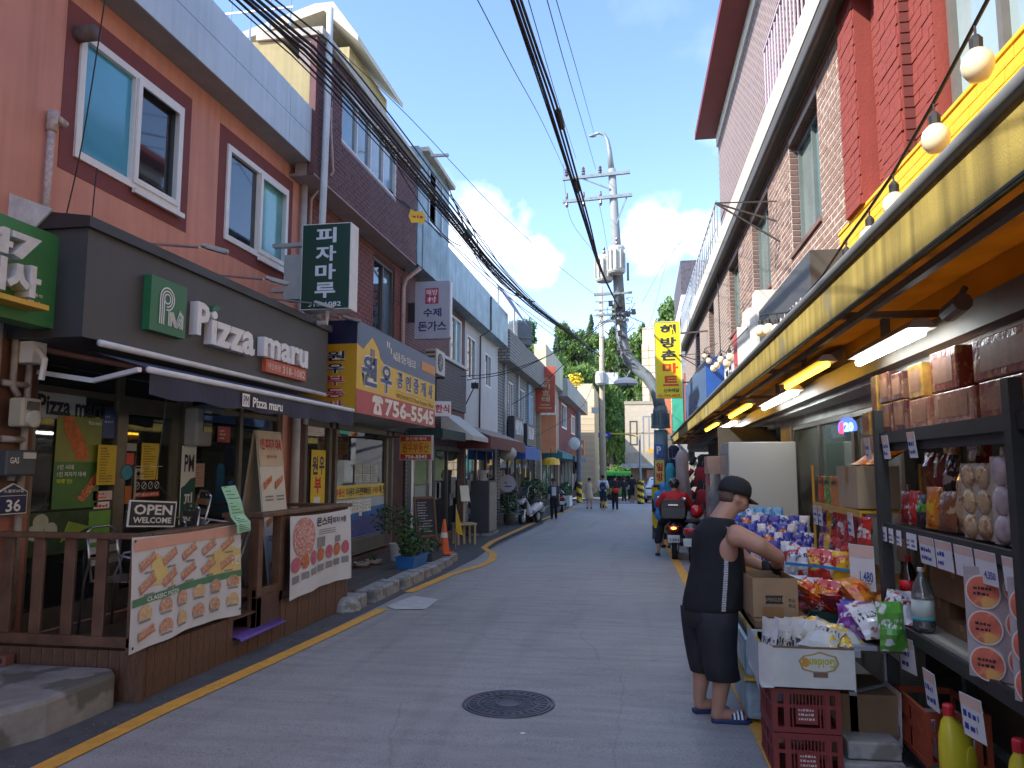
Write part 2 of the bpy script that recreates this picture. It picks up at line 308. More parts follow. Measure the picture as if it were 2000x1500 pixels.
def brickmat(name, c1, c2, mortar, bl=.21, bh=.07, ms=.01):
    if name in MATS: return MATS[name]
    m = bpy.data.materials.new(name); m.use_nodes = True; t = m.node_tree; b = t.nodes['Principled BSDF']; l = t.links.new
    tc = N(t, 'ShaderNodeTexCoord'); mp = N(t, 'ShaderNodeMapping'); mp.inputs['Rotation'].default_value = (R(90), 0, 0)
    sp = N(t, 'ShaderNodeSeparateXYZ'); cb = N(t, 'ShaderNodeCombineXYZ'); ad = N(t, 'ShaderNodeMath', operation='ADD')
    l(tc.outputs['Object'], sp.inputs[0]); l(sp.outputs[0], ad.inputs[0]); l(sp.outputs[1], ad.inputs[1]); l(ad.outputs[0], cb.inputs[0]); l(sp.outputs[2], cb.inputs[1])
    br = N(t, 'ShaderNodeTexBrick'); br.inputs['Scale'].default_value = 1; br.inputs['Brick Width'].default_value = bl; br.inputs['Row Height'].default_value = bh; br.inputs['Mortar Size'].default_value = ms
    br.inputs['Color1'].default_value = (*c1, 1); br.inputs['Color2'].default_value = (*c2, 1); br.inputs['Mortar'].default_value = (*mortar, 1)
    l(cb.outputs[0], br.inputs[0]); l(br.outputs[0], b.inputs['Base Color']); b.inputs['Roughness'].default_value = .85
    MATS[name] = m; return m
def window(par, u0, u1, v0, v1, y, fw=.05, panes=2, fm=None, gm=None, depth=.06, frames=True, names=('window', 'pane')):
    """window part: outer frame with mullions (mesh) + panes as sub-parts; front of frame at y"""
    mb = MB(); mb.box(u0, y, v0, u1, y+depth, v0+fw); mb.box(u0, y, v1-fw, u1, y+depth, v1); mb.box(u0, y, v0+fw, u0+fw, y+depth, v1-fw); mb.box(u1-fw, y, v0+fw, u1, y+depth, v1-fw)
    w = (u1-u0-2*fw)/panes; gl = gm if isinstance(gm, (list, tuple)) else [gm]*panes
    for i in range(1, panes): mb.box(u0+fw+w*i-fw*.45, y+.004, v0+fw, u0+fw+w*i+fw*.45, y+depth-.002, v1-fw)
    o = mb.build(names[0], fm, par)
    for i in range(panes):
        a = u0+fw+w*i; k = MB().box(a+.001, y+depth*.5+.012*(i % 2), v0+fw+.001, a+w-.001, y+depth*.5+.006+.012*(i % 2), v1-fw-.001); k.build(names[1], gl[i], o)
    return o
LEFT, RIGHT = R(90), R(-90)+.015
def road_z(y): return -.011*min(max(y, -6), 30)-(.03*(min(y, 95)-46) if y > 46 else 0)
# ================================================================== THE SETTING
asph = road_mat('asphalt_worn', (.35, .328, .295))
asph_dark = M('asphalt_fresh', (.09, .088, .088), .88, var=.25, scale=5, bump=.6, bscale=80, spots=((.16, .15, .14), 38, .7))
conc = M('concrete', (.36, .345, .32), .9, var=.25, scale=2.2, bump=.5, bscale=26, spots=((.2, .19, .17), 3.1, .56))
conc_floor = M('concrete_floor', (.19, .187, .18), .9, var=.22, scale=2.5, bump=.35, bscale=40, spots=((.12, .118, .115), 4, .55))
yel_line = M('line_yellow', (.78, .38, .05), .7, var=.14, scale=9, bump=.2, spots=((.28, .2, .1), 24, .64))
wht_line = M('line_white', (.7, .7, .68), .7, var=.1, scale=9)
def strip(xs_fn, ys, dz):
    mb = MB(); 
    for a, b in zip(ys, ys[1:]):
        (l0, r0), (l1, r1) = xs_fn(a), xs_fn(b)
        mb.poly([(l0, a, road_z(a)+dz), (r0, a, road_z(a)+dz), (r1, b, road_z(b)+dz), (l1, b, road_z(b)+dz)])
    return mb
YS = [-14, 0, 4, 8, 12, 16, 20, 24, 28, 30, 40, 46, 60, 75, 95]
g = MB()
for x0, x1 in ((-500, -40), (-40, 40), (40, 500)):
    for a, b in zip([-60]+YS+[900], YS+[900]): g.poly([(x0, a, road_z(a)-.03), (x1, a, road_z(a)-.03), (x1, b, road_z(b)-.03), (x0, b, road_z(b)-.03)])
tag(g.build('ground', conc_floor), kind='structure')
tag(strip(lambda y: (-3.62-(.25 if y > 28 else 0), 1.02), YS, .0).build('road', asph), kind='structure')
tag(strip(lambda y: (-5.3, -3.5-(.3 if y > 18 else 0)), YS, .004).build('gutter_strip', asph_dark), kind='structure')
tag(strip(lambda y: (1.0, 3.2), YS, -.006).build('shop_forecourt', conc_floor), kind='structure')
def line(name, pts, w, m, dz=.008, label=None):
    mb = MB(); P_ = [Vector((x, y, 0)) for x, y in pts]; L_ = []; 
    dense = []
    for a, b in zip(P_, P_[1:]):
        n = max(1, int((b-a).length/1.5)); dense += [a.lerp(b, k/n) for k in range(n)]
    dense.append(P_[-1])
    for i, p in enumerate(dense):
        d = (dense[min(i+1, len(dense)-1)]-dense[max(i-1, 0)]).normalized(); q = Vector((-d.y, d.x, 0))*w/2*(1+.06*math.sin(i*2.3))
        L_.append((p+q, p-q))
    for (a, b), (c, d) in zip(L_, L_[1:]): mb.poly([(v.x, v.y, road_z(v.y)+dz) for v in (b, d, c, a)])
    return tag(mb.build(name, m), kind='structure')
line('yellow_line', [(-3.5, .5), (-3.53, 4.4), (-3.53, 5.3), (-3.45, 7.05), (-3.37, 9.72)], .15, yel_line)
line('yellow_line', [(-3.48, 11.2), (-3.38, 13.3), (-3.13, 14.7), (-3.12, 15.7), (-3.3, 16.9), (-3.85, 18.43), (-3.98, 20.2), (-4.08, 29.7), (-3.75, 36), (-3.42, 41.2)], .16, yel_line)
line('yellow_line', [(.8, 1), (.78, 6), (.7, 12.9), (.63, 16.9), (.5, 24), (.42, 28.5), (.45, 30.5), (.7, 32)], .16, yel_line)
line('stop_line', [(-2.4, 43.9), (.95, 44.2)], .5, wht_line)
tag(strip(lambda y: (-4.6, 3), [44.6, 46, 60, 75, 95], .006).build('far_paving', M('paving_red', (.3, .24, .23), .9, var=.2, scale=3)), kind='structure')
pm = MB().poly([(-3.4, 9.95, road_z(9.95)+.009), (-3.2, 9.72, road_z(9.7)+.009), (-2.82, 9.8, road_z(9.8)+.009), (-2.85, 10.6, road_z(10.6)+.009), (-3.3, 10.85, road_z(10.8)+.009)])
tag(pm.build('road_patch', M('patch_grey', (.5, .49, .46), .85, var=.15, scale=6, bump=.3)), kind='structure')
# litter and grit in the gutter: nobody could count it
gr = MB(); rr = random.Random(11)
for _ in range(260):
    y = rr.uniform(3.5, 14); x = -3.62-abs(rr.gauss(0, .09)); s = rr.uniform(.003, .009); z = road_z(y)+.005; a = rr.uniform(0, 3)
    gr.obox((x, y, z+s*.3), (s*math.cos(a), s*math.sin(a), 0), (-s*.7*math.sin(a), s*.7*math.cos(a), 0), (0, 0, s*.35))
tag(gr.build('gutter_grit', M('grit', (.2, .18, .16), .9, var=.4, scale=30)), kind='stuff')
tag(MB().lathe([(.012, 0), (.02, .004), (.004, .007)], 7).build('bottle_cap', M('paper_white', (.8, .8, .78), .8, var=.05), None, (-.83, 5.28, road_z(5.28)+.001)), 'small white bottle cap lying on the asphalt near the manhole', 'bottle cap')

# manhole: frame ring, lid with raised relief
iron = M('cast_iron', (.115, .112, .125), .55, metal=.35, var=.3, scale=5, bump=.3, bscale=60, spots=((.17, .13, .15), 3, .55))
t = thing('manhole_cover', 'round cast iron manhole cover with raised slots set in the road', 'manhole', (-1.04, 5.93, road_z(5.93)+.004)); t.rotation_euler = (-.011, 0, .15)
ring = MB(); n = 48
for r0, z0, r1, z1 in ((.355, -.002, .352, .006), (.352, .006, .335, .006), (.335, .006, .332, -.004)):
    for k in range(n):
        a, b = 2*math.pi*k/n, 2*math.pi*(k+1)/n
        ring.poly([(r0*math.cos(a), r0*math.sin(a), z0), (r0*math.cos(b), r0*math.sin(b), z0), (r1*math.cos(b), r1*math.sin(b), z1), (r1*math.cos(a), r1*math.sin(a), z1)])
ring.build('frame', iron, t)
lid = MB().lathe([(.324, -.006), (.324, .002)], 48).build('lid', M('cast_iron_dark', (.06, .06, .068), .6, metal=.3, var=.3, scale=7), t)
rl = MB()
def arc(r0, r1, a0, a1, z0, z1, k=3):
    ps = [(r0*math.cos(a0+(a1-a0)*i/k), r0*math.sin(a0+(a1-a0)*i/k)) for i in range(k+1)]+[(r1*math.cos(a1-(a1-a0)*i/k), r1*math.sin(a1-(a1-a0)*i/k)) for i in range(k+1)]
    rl.prism(ps, z0, z1, 'z')
for r0, r1 in ((.3, .32), (.225, .242), (.085, .1)):
    for k in range(12): arc(r0, r1, k*math.pi/6+.004, (k+1)*math.pi/6-.004, .002, .0065)
for k in range(30): arc(.247, .292, k*math.pi/15, k*math.pi/15+.1, .002, .0065, 1)
rr = random.Random(5)
for k in range(46):
    a = rr.uniform(0, 6.28); r = rr.uniform(.115, .205); arc(r, r+rr.uniform(.008, .018), a, a+rr.uniform(.06, .35), .002, .0065, 2)
rl.prism([(.08*math.cos(k*.3927), .08*math.sin(k*.3927)) for k in range(16)], .002, .005, 'z')
rl.build('relief', iron, lid)

# concrete step block, left foreground; platform of the estate agent with its kerb
st = MB().prism([(-6.2, 3.8), (-4.05, 4.3), (-3.93, 4.65), (-3.93, 5.32), (-4.05, 5.44), (-6.2, 5.44)], -.1, .2, 'z')
tag(st.build('concrete_step', M('concrete_old', (.3, .285, .255), .92, var=.35, scale=2.4, bump=.8, bscale=18, spots=((.15, .145, .12), 2.6, .53)), bevel=.035), 'worn concrete step with chipped rounded corner beside the wooden deck', 'step')
pt = MB().prism([(-5.2, 9.75), (-3.95, 9.75), (-3.95, 14.9), (-4.05, 15.9), (-5.2, 15.9)], -.12, .0, 'z')
plat = tag(pt.build('platform', M('mortar_dark', (.1, .098, .095), .9, var=.2)), kind='structure')
til = M('tile_dark', (.095, .088, .082), .5, var=.3, scale=3, bump=.2)
tm = MB().box(-.5, -.5, -.5, .5, .5, .5, skip='b').mesh('paving_tile', til)
for i in range(4):
    for j in range(20):
        o = obj('paving_tile', tm, plat, (-5.045+i*.305, 9.91+j*.3, .004)); o.scale = (.296, .291, .012)
kb = M('kerb_stone', (.32, .315, .3), .92, var=.25, scale=4, bump=.7, bscale=30, spots=((.2, .19, .17), 5, .54))
kerb = thing('kerb', 'rough grey kerb stones edging the dark tiled platform', 'kerb')
ks = [(-3.82, 9.8, .34), (-3.8, 10.75, 1.15), (-3.78, 12, 1.2), (-3.8, 13.2, 1.1), (-3.86, 14.35, 1.05), (-3.95, 15.25, .7)]
for x, y, l in ks:
    MB().box(-.15, -l/2+.012, -.2, .15, l/2-.012, .17-.01*(y > 13)).build('kerb_stone', kb, kerb, (x, y, road_z(y)), rz=rr.uniform(-.02, .03), bevel=.025)
MB().ell((0, 0, 0), (.19, .24, .16), 9, 6).build('kerb_stone', kb, kerb, (-3.8, 9.55, road_z(9.5)+.02))

# ================================================================== LEFT ROW (local x runs up the street, -y towards the street)
plaster = M('plaster_pink', (.64, .3, .225), .9, var=.1, scale=1.2, bump=.35, bscale=55, streak=.16)
trim = M('plaster_maroon', (.2, .06, .06), .85, var=.1, scale=3, bump=.2)
upvc = M('upvc_white', (.78, .78, .75), .4, var=.06, scale=4, streak=.08)
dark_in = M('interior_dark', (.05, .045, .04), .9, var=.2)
film_blue = M('film_blue', (.06, .33, .48), .12, var=.1, scale=1.5, spec=.8)
film_teal = M('film_teal', (.16, .42, .42), .12, var=.25, scale=1.5, spec=.8)
pane_dark = M('pane_dark', (.02, .022, .028), .04, var=.3, scale=2, spec=.9)
pane_sky = M('pane_sky', (.10, .16, .2), .05, var=.25, scale=1.2, spec=1)
metal_lt = M('sheet_metal', (.5, .58, .62), .5, metal=.1, var=.08, scale=1.5, streak=.14)
steel = M('steel', (.55, .55, .56), .28, metal=1, var=.1, scale=6)
alu = M('aluminium', (.5, .5, .5), .4, metal=.7, var=.08, scale=5)
alu_dk = M('aluminium_dark', (.12, .11, .1), .4, metal=.5, var=.1, scale=5)
black = M('black_paint', (.035, .036, .038), .45, var=.15, scale=3)
pvc = M('pvc_grey', (.52, .5, .47), .55, var=.15, scale=5, streak=.2)
white = M('white_paint', (.78, .78, .76), .5, var=.05)
white_p = M('paper', (.8, .8, .77), .85, var=.04)
def lroot(name, label, cat, group=None): return thing(name, label, cat, (-5.2, 0, 0), LEFT, group)

pk = lroot('pink_building', 'pink plastered two storey building with maroon window borders and pale metal cornice', 'building')
H1 = [(6.02, 7.66, 4.62, 5.88), (8.62, 10.32, 4.62, 5.88), (5.78, 10.42, .3, 2.75)]
wl = wall_mb(MB(), -16, 10.9, -.2, 6.32, .22, H1).build('wall', plaster, pk)
MB().box(10.68, .22, -.2, 10.9, 7, 6.32).build('side_wall', plaster, pk)
MB().box(-16, 7, -.2, 10.9, 7.2, 6.3).box(-16, .22, 6.1, 10.68, 7, 6.3).build('back_wall', plaster, pk)
for u0, u1, v0, v1 in H1[:2]:
    b = .17; wall_mb(MB(), u0-b, u1+b, v0-b, v1+b+.03, .006, [(u0, u1, v0, v1)], -.006).build('window_border', trim, pk)
MB().box(3.7, -.006, 0, 4.05, 0, 6.3).build('window_border', trim, pk)
w1 = window(pk, *H1[0], -.03, .075, 2, upvc, [film_blue, pane_dark], .1)
w2 = window(pk, *H1[1], -.03, .075, 2, upvc, [pane_dark, film_teal], .1)
# the open sash of each window, one board further out, and what shows in the dark glass
for w, a, b in ((w1, 6.83, 7.6), (w2, 9.45, 10.26)):
    s = MB(); s.box(a, -.052, 4.68, a+.06, -.03, 5.82); s.box(b-.05, -.052, 4.68, b, -.03, 5.82); s.box(a+.06, -.052, 4.68, b-.05, -.03, 4.74); s.box(a+.06, -.052, 5.76, b-.05, -.03, 5.82); s.build('sash', upvc, w)
    MB().box(a-.0, -.07, 4.57, b+.1, -.03, 4.625).build('sill', upvc, w)
cur = MB()
for k in range(14): cur.box(8.72+k*.05, .075, 4.7, 8.745+k*.05, .085, 5.8)
cur.build('blind', M('blind_grey', (.3, .28, .27), .8), w2)
MB().box(6.1, .06, 4.7, 6.16, .07, 5.8).build('blind', M('blind_dark', (.1, .1, .12), .8), w1)
co = MB().box(-16, -.33, 6.32, 10.45, .3, 7.14).build('cornice', M('cornice_grey', (.3, .3, .3), .8), pk)
for a, b in ((-16, 1.5), (1.51, 5.2), (5.21, 9.62), (9.63, 10.46)):
    for c, d in ((6.31, 6.73), (6.738, 7.16)): MB().box(a, -.352, c, b, -.331, d).build('panel', metal_lt, co)
for c, d in ((6.31, 6.73), (6.738, 7.16)): MB().box(10.451, -.33, c, 10.47, .3, d).build('panel', metal_lt, co)
def pipe(par, pts, r, m=pvc, name='pipe', clamps=True):
    mb = MB().tube(pts, r, 8)
    return mb.build(name, m, par, smooth=True)
pipe(pk, [(10.75, -.07, 6.3), (10.75, -.07, 3.0), (10.75, -.07, .05)], .05, name='downpipe')
pipe(pk, [(10.62, -.12, 2.75), (10.62, -.12, .2)], .065, name='downpipe')
pipe(pk, [(5.7, -.05, 3.75), (5.7, -.05, 4.72)], .03, M('pipe_flaking', (.5, .42, .4), .8, var=.35, scale=25), name='vent_pipe')
MB().tube([(5.7, -.05, 4.72), (5.7, -.06, 4.9)], .045, 10).tube([(5.72, -.06, 4.86), (5.85, -.06, 4.84)], .035, 8).build('pipe_cap', M('pipe_flaking', (0, 0, 0)), pk, smooth=True)
MB().tube([(5.98, .05, 5.8), (5.98, -.2, 5.8)], .075, 12).build('flue', M('rust_brown', (.13, .1, .09), .8, var=.3, scale=12), pk, smooth=True)
# gas pipes and meters on the near strip of wall
gp = M('gas_pipe', (.38, .33, .31), .7, var=.25, scale=14)
for pts in ([(5.63, -.06, 2.85), (5.63, -.06, .4)], [(5.47, -.06, 2.9), (5.47, -.06, 2.4), (5.52, -.08, 2.32)], [(5.3, -.06, 2.9), (5.3, -.06, 1.95)], [(5.63, -.06, 2.42), (5.36, -.06, 2.42)], [(5.63, -.06, 1.96), (5.4, -.06, 1.96)], [(5.63, -.07, 1.72), (5.52, -.09, 1.74), (5.49, -.09, 1.62)]):
    pipe(pk, pts, .028, gp, 'gas_pipe')
gm = thing('gas_meter', 'cream gas meter fixed to pipes on the brown wall strip', 'gas meter', (-5.2, 0, 0), LEFT)
MB().box(5.42, -.22, 2.06, 5.62, -.08, 2.3).build('body', M('meter_cream', (.5, .45, .33), .5, var=.1), gm, bevel=.02)
MB().lathe([(.07, 0), (.07, .025), (.05, .03)], 14).build('dial', M('meter_pale', (.6, .57, .48), .5), gm, (5.52, -.22, 2.13)).rotation_euler = (R(90), 0, 0)
MB().box(5.46, -.235, 2.2, 5.58, -.22, 2.27).build('counter', alu_dk, gm)
gm2 = thing('gas_meter', 'black gas meter box below the cream one, above the house number', 'gas meter', (-5.2, 0, 0), LEFT)
MB().box(5.3, -.22, 1.66, 5.6, -.08, 1.87).build('body', M('meter_black', (.07, .075, .085), .5, var=.1), gm2, bevel=.015)
MB().box(5.46, -.232, 1.8, 5.58, -.22, 1.85).build('counter', M('meter_pale', (0, 0, 0)), gm2)
letters(MB(), 'GAS', 5.33, 1.76, 5.42, 1.81, -.222).build('lettering', white, gm2)
np_ = thing('house_number', 'dark blue house number plate reading 36 with pointed top', 'number plate', (-5.2, 0, 0), LEFT)
o5 = [(5.33, 1.35), (5.63, 1.35), (5.63, 1.53), (5.48, 1.6), (5.33, 1.53)]
MB().prism(o5, -.13, -.115).build('plate', white, np_); MB().prism([(5.48+(x-5.48)*.93, 1.46+(z-1.46)*.93) for x, z in o5], -.134, -.131).build('face', M('sign_navy', (.015, .02, .07), .35), np_)
lb = MB(); letters(lb, '36', 5.41, 1.37, 5.56, 1.47, -.137, .02); letters(lb, '소월로20길', 5.38, 1.525, 5.58, 1.55, -.137); lb.rect(5.35, 1.497, 5.61, 1.501, -.137); lb.build('lettering', white, np_)
br = MB().box(5.46, -.115, 1.4, 5.5, 0, 1.44).build('bracket', alu_dk, np_)
MB().prism([(3.9, 2.95), (5.78, 2.95), (5.78, .3), (3.9, .3)], -.004, 0).build('wall_panel', M('panel_brown', (.17, .085, .055), .7, var=.2, scale=2), pk)
MB().prism([(3.9, .3), (5.78, .3), (5.78, 1.34), (3.9, 1.34)], -.008, -.0045).build('wall_base', M('plaster_pink_dirty', (.36, .15, .11), .9, var=.2, bump=.3), pk)

# ---- pizza shop: shopfront glazing and room behind (parts of the pink building)
sf = MB(); fz0, fz1 = .3, 2.75
for u in (5.8, 6.93, 7.95, 9.3, 10.36): sf.box(u-.04, .02, fz0, u+.04, .1, fz1)
sf.box(5.8, .03, 2.4, 10.4, .09, 2.46); sf.box(5.8, .03, fz0, 6.9, .09, fz0+.18); sf.box(8.0, .03, fz0, 10.36, .09, fz0+.3); sf.box(7.99, .0, fz0, 8.14, .1, fz1)
sf.build('shopfront_frame', M('bronze_frame', (.17, .145, .11), .4, metal=.4, var=.15, scale=5), pk)
gsh = glass('shop_glass', (.72, .76, .72), .06)
for a, b in ((5.84, 6.89), (8.14, 9.26), (9.34, 10.32)): MB().box(a, .055, fz0+.18, b, .061, 2.4).build('shop_window', gsh, pk)
MB().box(5.84, .055, 2.46, 10.32, .061, 2.75).build('transom_glass', gsh, pk)
dr = MB(); dr.box(6.98, .03, .32, 7.06, .09, 2.4); dr.box(7.83, .03, .32, 7.91, .09, 2.4); dr.box(7.06, .03, .32, 7.83, .09, .5); dr.box(7.06, .03, 2.28, 7.83, .09, 2.4)
dr = dr.build('door', M('bronze_frame', (0, 0, 0)), pk); MB().box(7.06, .055, .5, 7.83, .061, 2.28).build('door_glass', gsh, dr); MB().tube([(7.13, .03, 1.75), (7.13, -.03, 1.72), (7.13, -.03, 1.3), (7.13, .03, 1.27)], .013, 7).build('handle', steel, dr)
rm = MB(); rm.box(5.4, 3.2, .25, 10.66, 3.3, 2.9); rm.box(5.3, .23, .25, 5.4, 3.2, 2.9); rm.box(5.4, .23, 2.85, 10.66, 3.2, 2.9)
rm.build('shop_room', M('room_wall', (.42, .38, .27), .9, var=.2, scale=2), pk); MB().box(5.4, .23, .1, 10.66, 3.2, .26).build('shop_floor', M('floor_brown', (.3, .23, .16), .6), pk)
MB().box(5.9, 1.3, .26, 7.6, 1.8, 1.25).box(8.4, 1.6, .26, 10.3, 2.1, 1.35).build('counter', M('counter_wood', (.2, .11, .06), .5, var=.2), pk)
for k in range(5): MB().box(5.85, 3.1, .6+k*.38, 8.2, 3.19, .63+k*.38).build('wall_shelf', M('counter_wood', (0, 0, 0)), pk)
rs = random.Random(4)
goods = MB()
for k in range(46):
    x, z = rs.uniform(5.9, 8.1), .63+rs.randrange(5)*.38; goods.slot(rs.randrange(4)).box(x, 3.0, z, x+rs.uniform(.06, .14), 3.09, z+rs.uniform(.1, .26))
tag(goods.build('shelf_goods', [M('box_ochre', (.4, .25, .05)), M('box_red', (.35, .05, .04)), M('box_white', (.6, .6, .55)), M('box_blue', (.05, .1, .3))], pk), kind='stuff')

# ---- flat things stuck on the glass, each with its own backing sheet
def sheet(name, label, cat, u0, u1, v0, v1, mat, y=.045, t=.004, tilt=0):
    o = thing(name, label, cat, (-5.2, 0, 0), LEFT); p = MB().box(u0, y-t, v0, u1, y, v1).build('sheet', mat, o); return o, y-t-.0025
def scrawl(o, u0, u1, v0, v1, y, m, rows, seed=1, lo=.4, name='print_lines'):
    r_ = random.Random(seed); mb = MB(); h = (v1-v0)/rows
    for k in range(rows):
        u = u0; z = v1-(k+1)*h
        e = u0+(u1-u0)*r_.uniform(lo, 1)
        while u < e:
            w = r_.uniform(.3, .9)*h*.8; mb.rect(u, z+h*.22, min(u+w, e), z+h*r_.uniform(.55, .75), y); u += w+h*.2
    tag(mb.build(name, m, o), kind='stuff'); return o
ink = M('ink_black', (.02, .02, .025), .6); ink_r = M('ink_red', (.6, .03, .03), .6); ink_b = M('ink_blue', (.02, .04, .3), .6); ink_g = M('ink_grey', (.25, .25, .25), .7)
crust = M('crust', (.5, .24, .07), .7, var=.3, scale=30); topping = M('topping', (.5, .1, .04), .6, var=.5, scale=40, spots=((.7, .5, .2), 60, .55)); cheese = M('cheese', (.75, .5, .18), .6, var=.3, scale=40, spots=((.55, .14, .05), 70, .58))
o, y = sheet('window_band', 'white strip with black Pizza maru lettering along the top of the shop window', 'window sign', 5.85, 6.45, 2.17, 2.4, M('sticker_pale', (.45, .5, .5), .6))
letters(MB(), 'Pizza maru', 5.86, 2.2, 6.72, 2.38, y, .03).build('lettering', ink, o)
pg = M('poster_green', (.06, .17, .03), .4, var=.2, scale=3)
o, y = sheet('pizza_poster', 'tall green pizza poster standing inside the shop window', 'poster', 6.1, 6.69, 1.35, 2.22, pg)
MB().rect(6.1, 1.78, 6.69, 2.22, y+.001).build('poster_sky', M('poster_olive', (.24, .26, .03), .4, var=.15), o)
MB().prism([(6.17, 2.2), (6.3, 2.2), (6.52, 1.9), (6.5, 1.8), (6.38, 1.8), (6.2, 2.05)], y-.002, y-.0005).build('printed_pizza', M('poster_orange', (.6, .15, .03), .5, var=.3, scale=20), o)
MB().prism([(6.4, 1.44), (6.48, 1.4), (6.7, 1.6), (6.7, 1.75)], y-.002, y-.0005).build('printed_pizza', topping, o)
lb = MB(); letters(lb, '1인 시대', 6.14, 1.71, 6.34, 1.755, y-.001, .02); letters(lb, '1인 피자가 대세', 6.14, 1.645, 6.5, 1.69, y-.001, .02); letters(lb, 'Pizza maru', 6.5, 2.14, 6.67, 2.175, y-.001, .02); lb.build('lettering', white, o)
letters(MB(), '마루 인!', 6.14, 1.58, 6.33, 1.625, y-.001, .03).build('lettering', M('ink_lime', (.55, .75, .02), .6), o)
note = M('note_yellow', (.72, .5, .05), .8, var=.05); 
for lab, u0, u1, v0, v1 in (('yellow handwritten notice taped over the green poster', 6.6, 6.86, 1.56, 1.95), ('yellow handwritten notice taped to the glass door', 7.29, 7.58, 1.6, 1.99)):
    o, y = sheet('paper_notice', lab, 'notice', u0, u1, v0, v1, note, -.0 if u0 < 7 else .028); scrawl(o, u0+.03, u1-.03, v0+.02, v1-.02, y, M('ink_brown', (.25, .14, .03), .7), 13, int(u0*10))
o, y = sheet('shop_sticker', 'pink notice sticker above the red lettered one on the shop window', 'sticker', 6.62, 6.89, 1.41, 1.5, M('sticker_pink', (.7, .55, .52), .7)); scrawl(o, 6.66, 6.87, 1.42, 1.49, y, ink_r, 2, 3)
o, y = sheet('shop_sticker', 'white sticker with red letters below the pink notice sticker', 'sticker', 6.64, 6.86, 1.32, 1.395, white_p); scrawl(o, 6.66, 6.84, 1.33, 1.385, y, ink_r, 1, 5, .9)
o, y = sheet('window_picture', 'green leaf picture panel with dough balls low in the shop window', 'window sign', 5.86, 6.87, .95, 1.33, M('leaf_dark', (.03, .06, .02), .5, var=.4, scale=8), .04)
MB().disc((5.98, 1.25), .09, .07, y).disc((6.1, 1.17), .08, .07, y-.0005).disc((5.92, 1.16), .1, .07, y-.001).build('dough_ball', M('dough', (.42, .45, .36), .7, var=.12, scale=12), o)
lf = MB()
for k in range(9): lf.prism([(6.22+k*.035, 1.05+k*.012), (6.24+k*.035, 1.05+k*.012), (6.34+k*.035, 1.23-k*.008), (6.31+k*.035, 1.235-k*.008)], y-.001, y)
lf.build('printed_leaf', M('leaf_lime', (.3, .42, .05), .5, var=.3), o); MB().rect(6.57, .97, 6.87, 1.31, y-.002).build('printed_card', M('card_green', (.16, .36, .05), .5, var=.2), o)
o, y = sheet('brand_poster', 'small dark blue poster high in the shop window near the door', 'poster', 6.7, 6.87, 2.02, 2.3, M('poster_navy', (.03, .06, .2), .4, var=.2)); scrawl(o, 6.72, 6.85, 2.16, 2.26, y, M('ink_sky', (.3, .4, .6)), 2, 4)
o, y = sheet('door_sticker', 'round blue sticker on the glass door', 'sticker', 7.0, 7.004, 1.6, 1.61, white_p, .028); MB().disc((7.07, 1.68), .085, .075, y).build('face', M('sticker_blue', (.05, .3, .42), .5, var=.1), o)
o, y = sheet('door_sticker', 'small red sticker above the round blue one on the door', 'sticker', 7.05, 7.17, 1.76, 1.88, M('sticker_red', (.6, .08, .05), .6), .028)
o, y = sheet('door_sticker', 'small grey sticker at the top of the door sticker column', 'sticker', 7.05, 7.2, 1.9, 1.98, M('sticker_grey', (.4, .4, .38), .6), .028)
o, y = sheet('door_sticker', 'orange strip sticker below the round blue one on the door', 'sticker', 7.06, 7.16, 1.36, 1.54, M('sticker_orange', (.5, .15, .02), .6), .028)
o, y = sheet('door_hours', 'white opening hours lettering printed on the glass door', 'lettering', 7.2, 7.201, 1.5, 1.501, white_p, .028)
lb = MB(); letters(lb, 'OPEN', 7.19, 1.68, 7.33, 1.72, y); letters(lb, 'CLOSE', 7.19, 1.61, 7.35, 1.65, y); lb.rect(7.19, 1.74, 7.65, 1.745, y)
for k in range(4):
    c = (7.24+k*.11, 1.54)
    for a in range(20):
        b0, b1 = a*.314, (a+1)*.314; lb.add([(c[0]+q*math.cos(b), y, c[1]+q*math.sin(b)) for b in (b0, b1) for q in (.04, .034)], [(0, 2, 3, 1)])
    lb.bar((c[0]-.025, y, c[1]-.025), (c[0]+.025, y, c[1]+.025), .004)
lb.build('lettering', white, o)
o, y = sheet('door_strip', 'red and white lettered strip sticker low on the glass door', 'sticker', 7.2, 7.62, 1.42, 1.47, M('sticker_red', (0, 0, 0)), .028); letters(MB(), '하루엔소스쉐이크', 7.22, 1.43, 7.6, 1.46, y).build('lettering', white, o)
op = thing('open_sign', 'black OPEN WELCOME sign with white border hanging above the deck rail', 'sign', (-4.55, 6.2, 1.2), R(68)); op.rotation_euler = (0, R(4), R(76))
MB().box(0, 0, 0, .53, .012, .24).build('board', white, op); MB().box(.014, -.003, .014, .516, -.001, .226).build('face', black, op)
lb = MB(); letters(lb, 'OPEN', .05, .11, .48, .205, -.005, .03); letters(lb, 'WELCOME', .05, .035, .48, .09, -.005, .03); lb.build('lettering', white, op)
MB().tube([(.05, .006, .24), (.26, .01, .42), (.48, .006, .24)], .004, 5).build('hanging_cord', black, op)
MB().tube([(.26, .01, .42), (.26, -.02, 1.2)], .004, 5).build('cord', black, op)
em = thing('electric_meter', 'grey electricity meter box hanging on the shop pillar under the awning', 'electric meter', (-5.2, 0, 0), LEFT)
MB().box(7.98, -.17, 1.98, 8.3, 0, 2.42).build('case', M('meter_grey', (.42, .38, .34), .5, var=.1), em, bevel=.025); MB().box(8.1, -.18, 2.14, 8.27, -.17, 2.39).build('window', pane_dark, em)
o, y = sheet('pillar_sign', 'white and green pizza sign panel on the shop pillar', 'sign', 7.95, 8.22, 1.0, 1.98, white_p, -.01, .012)
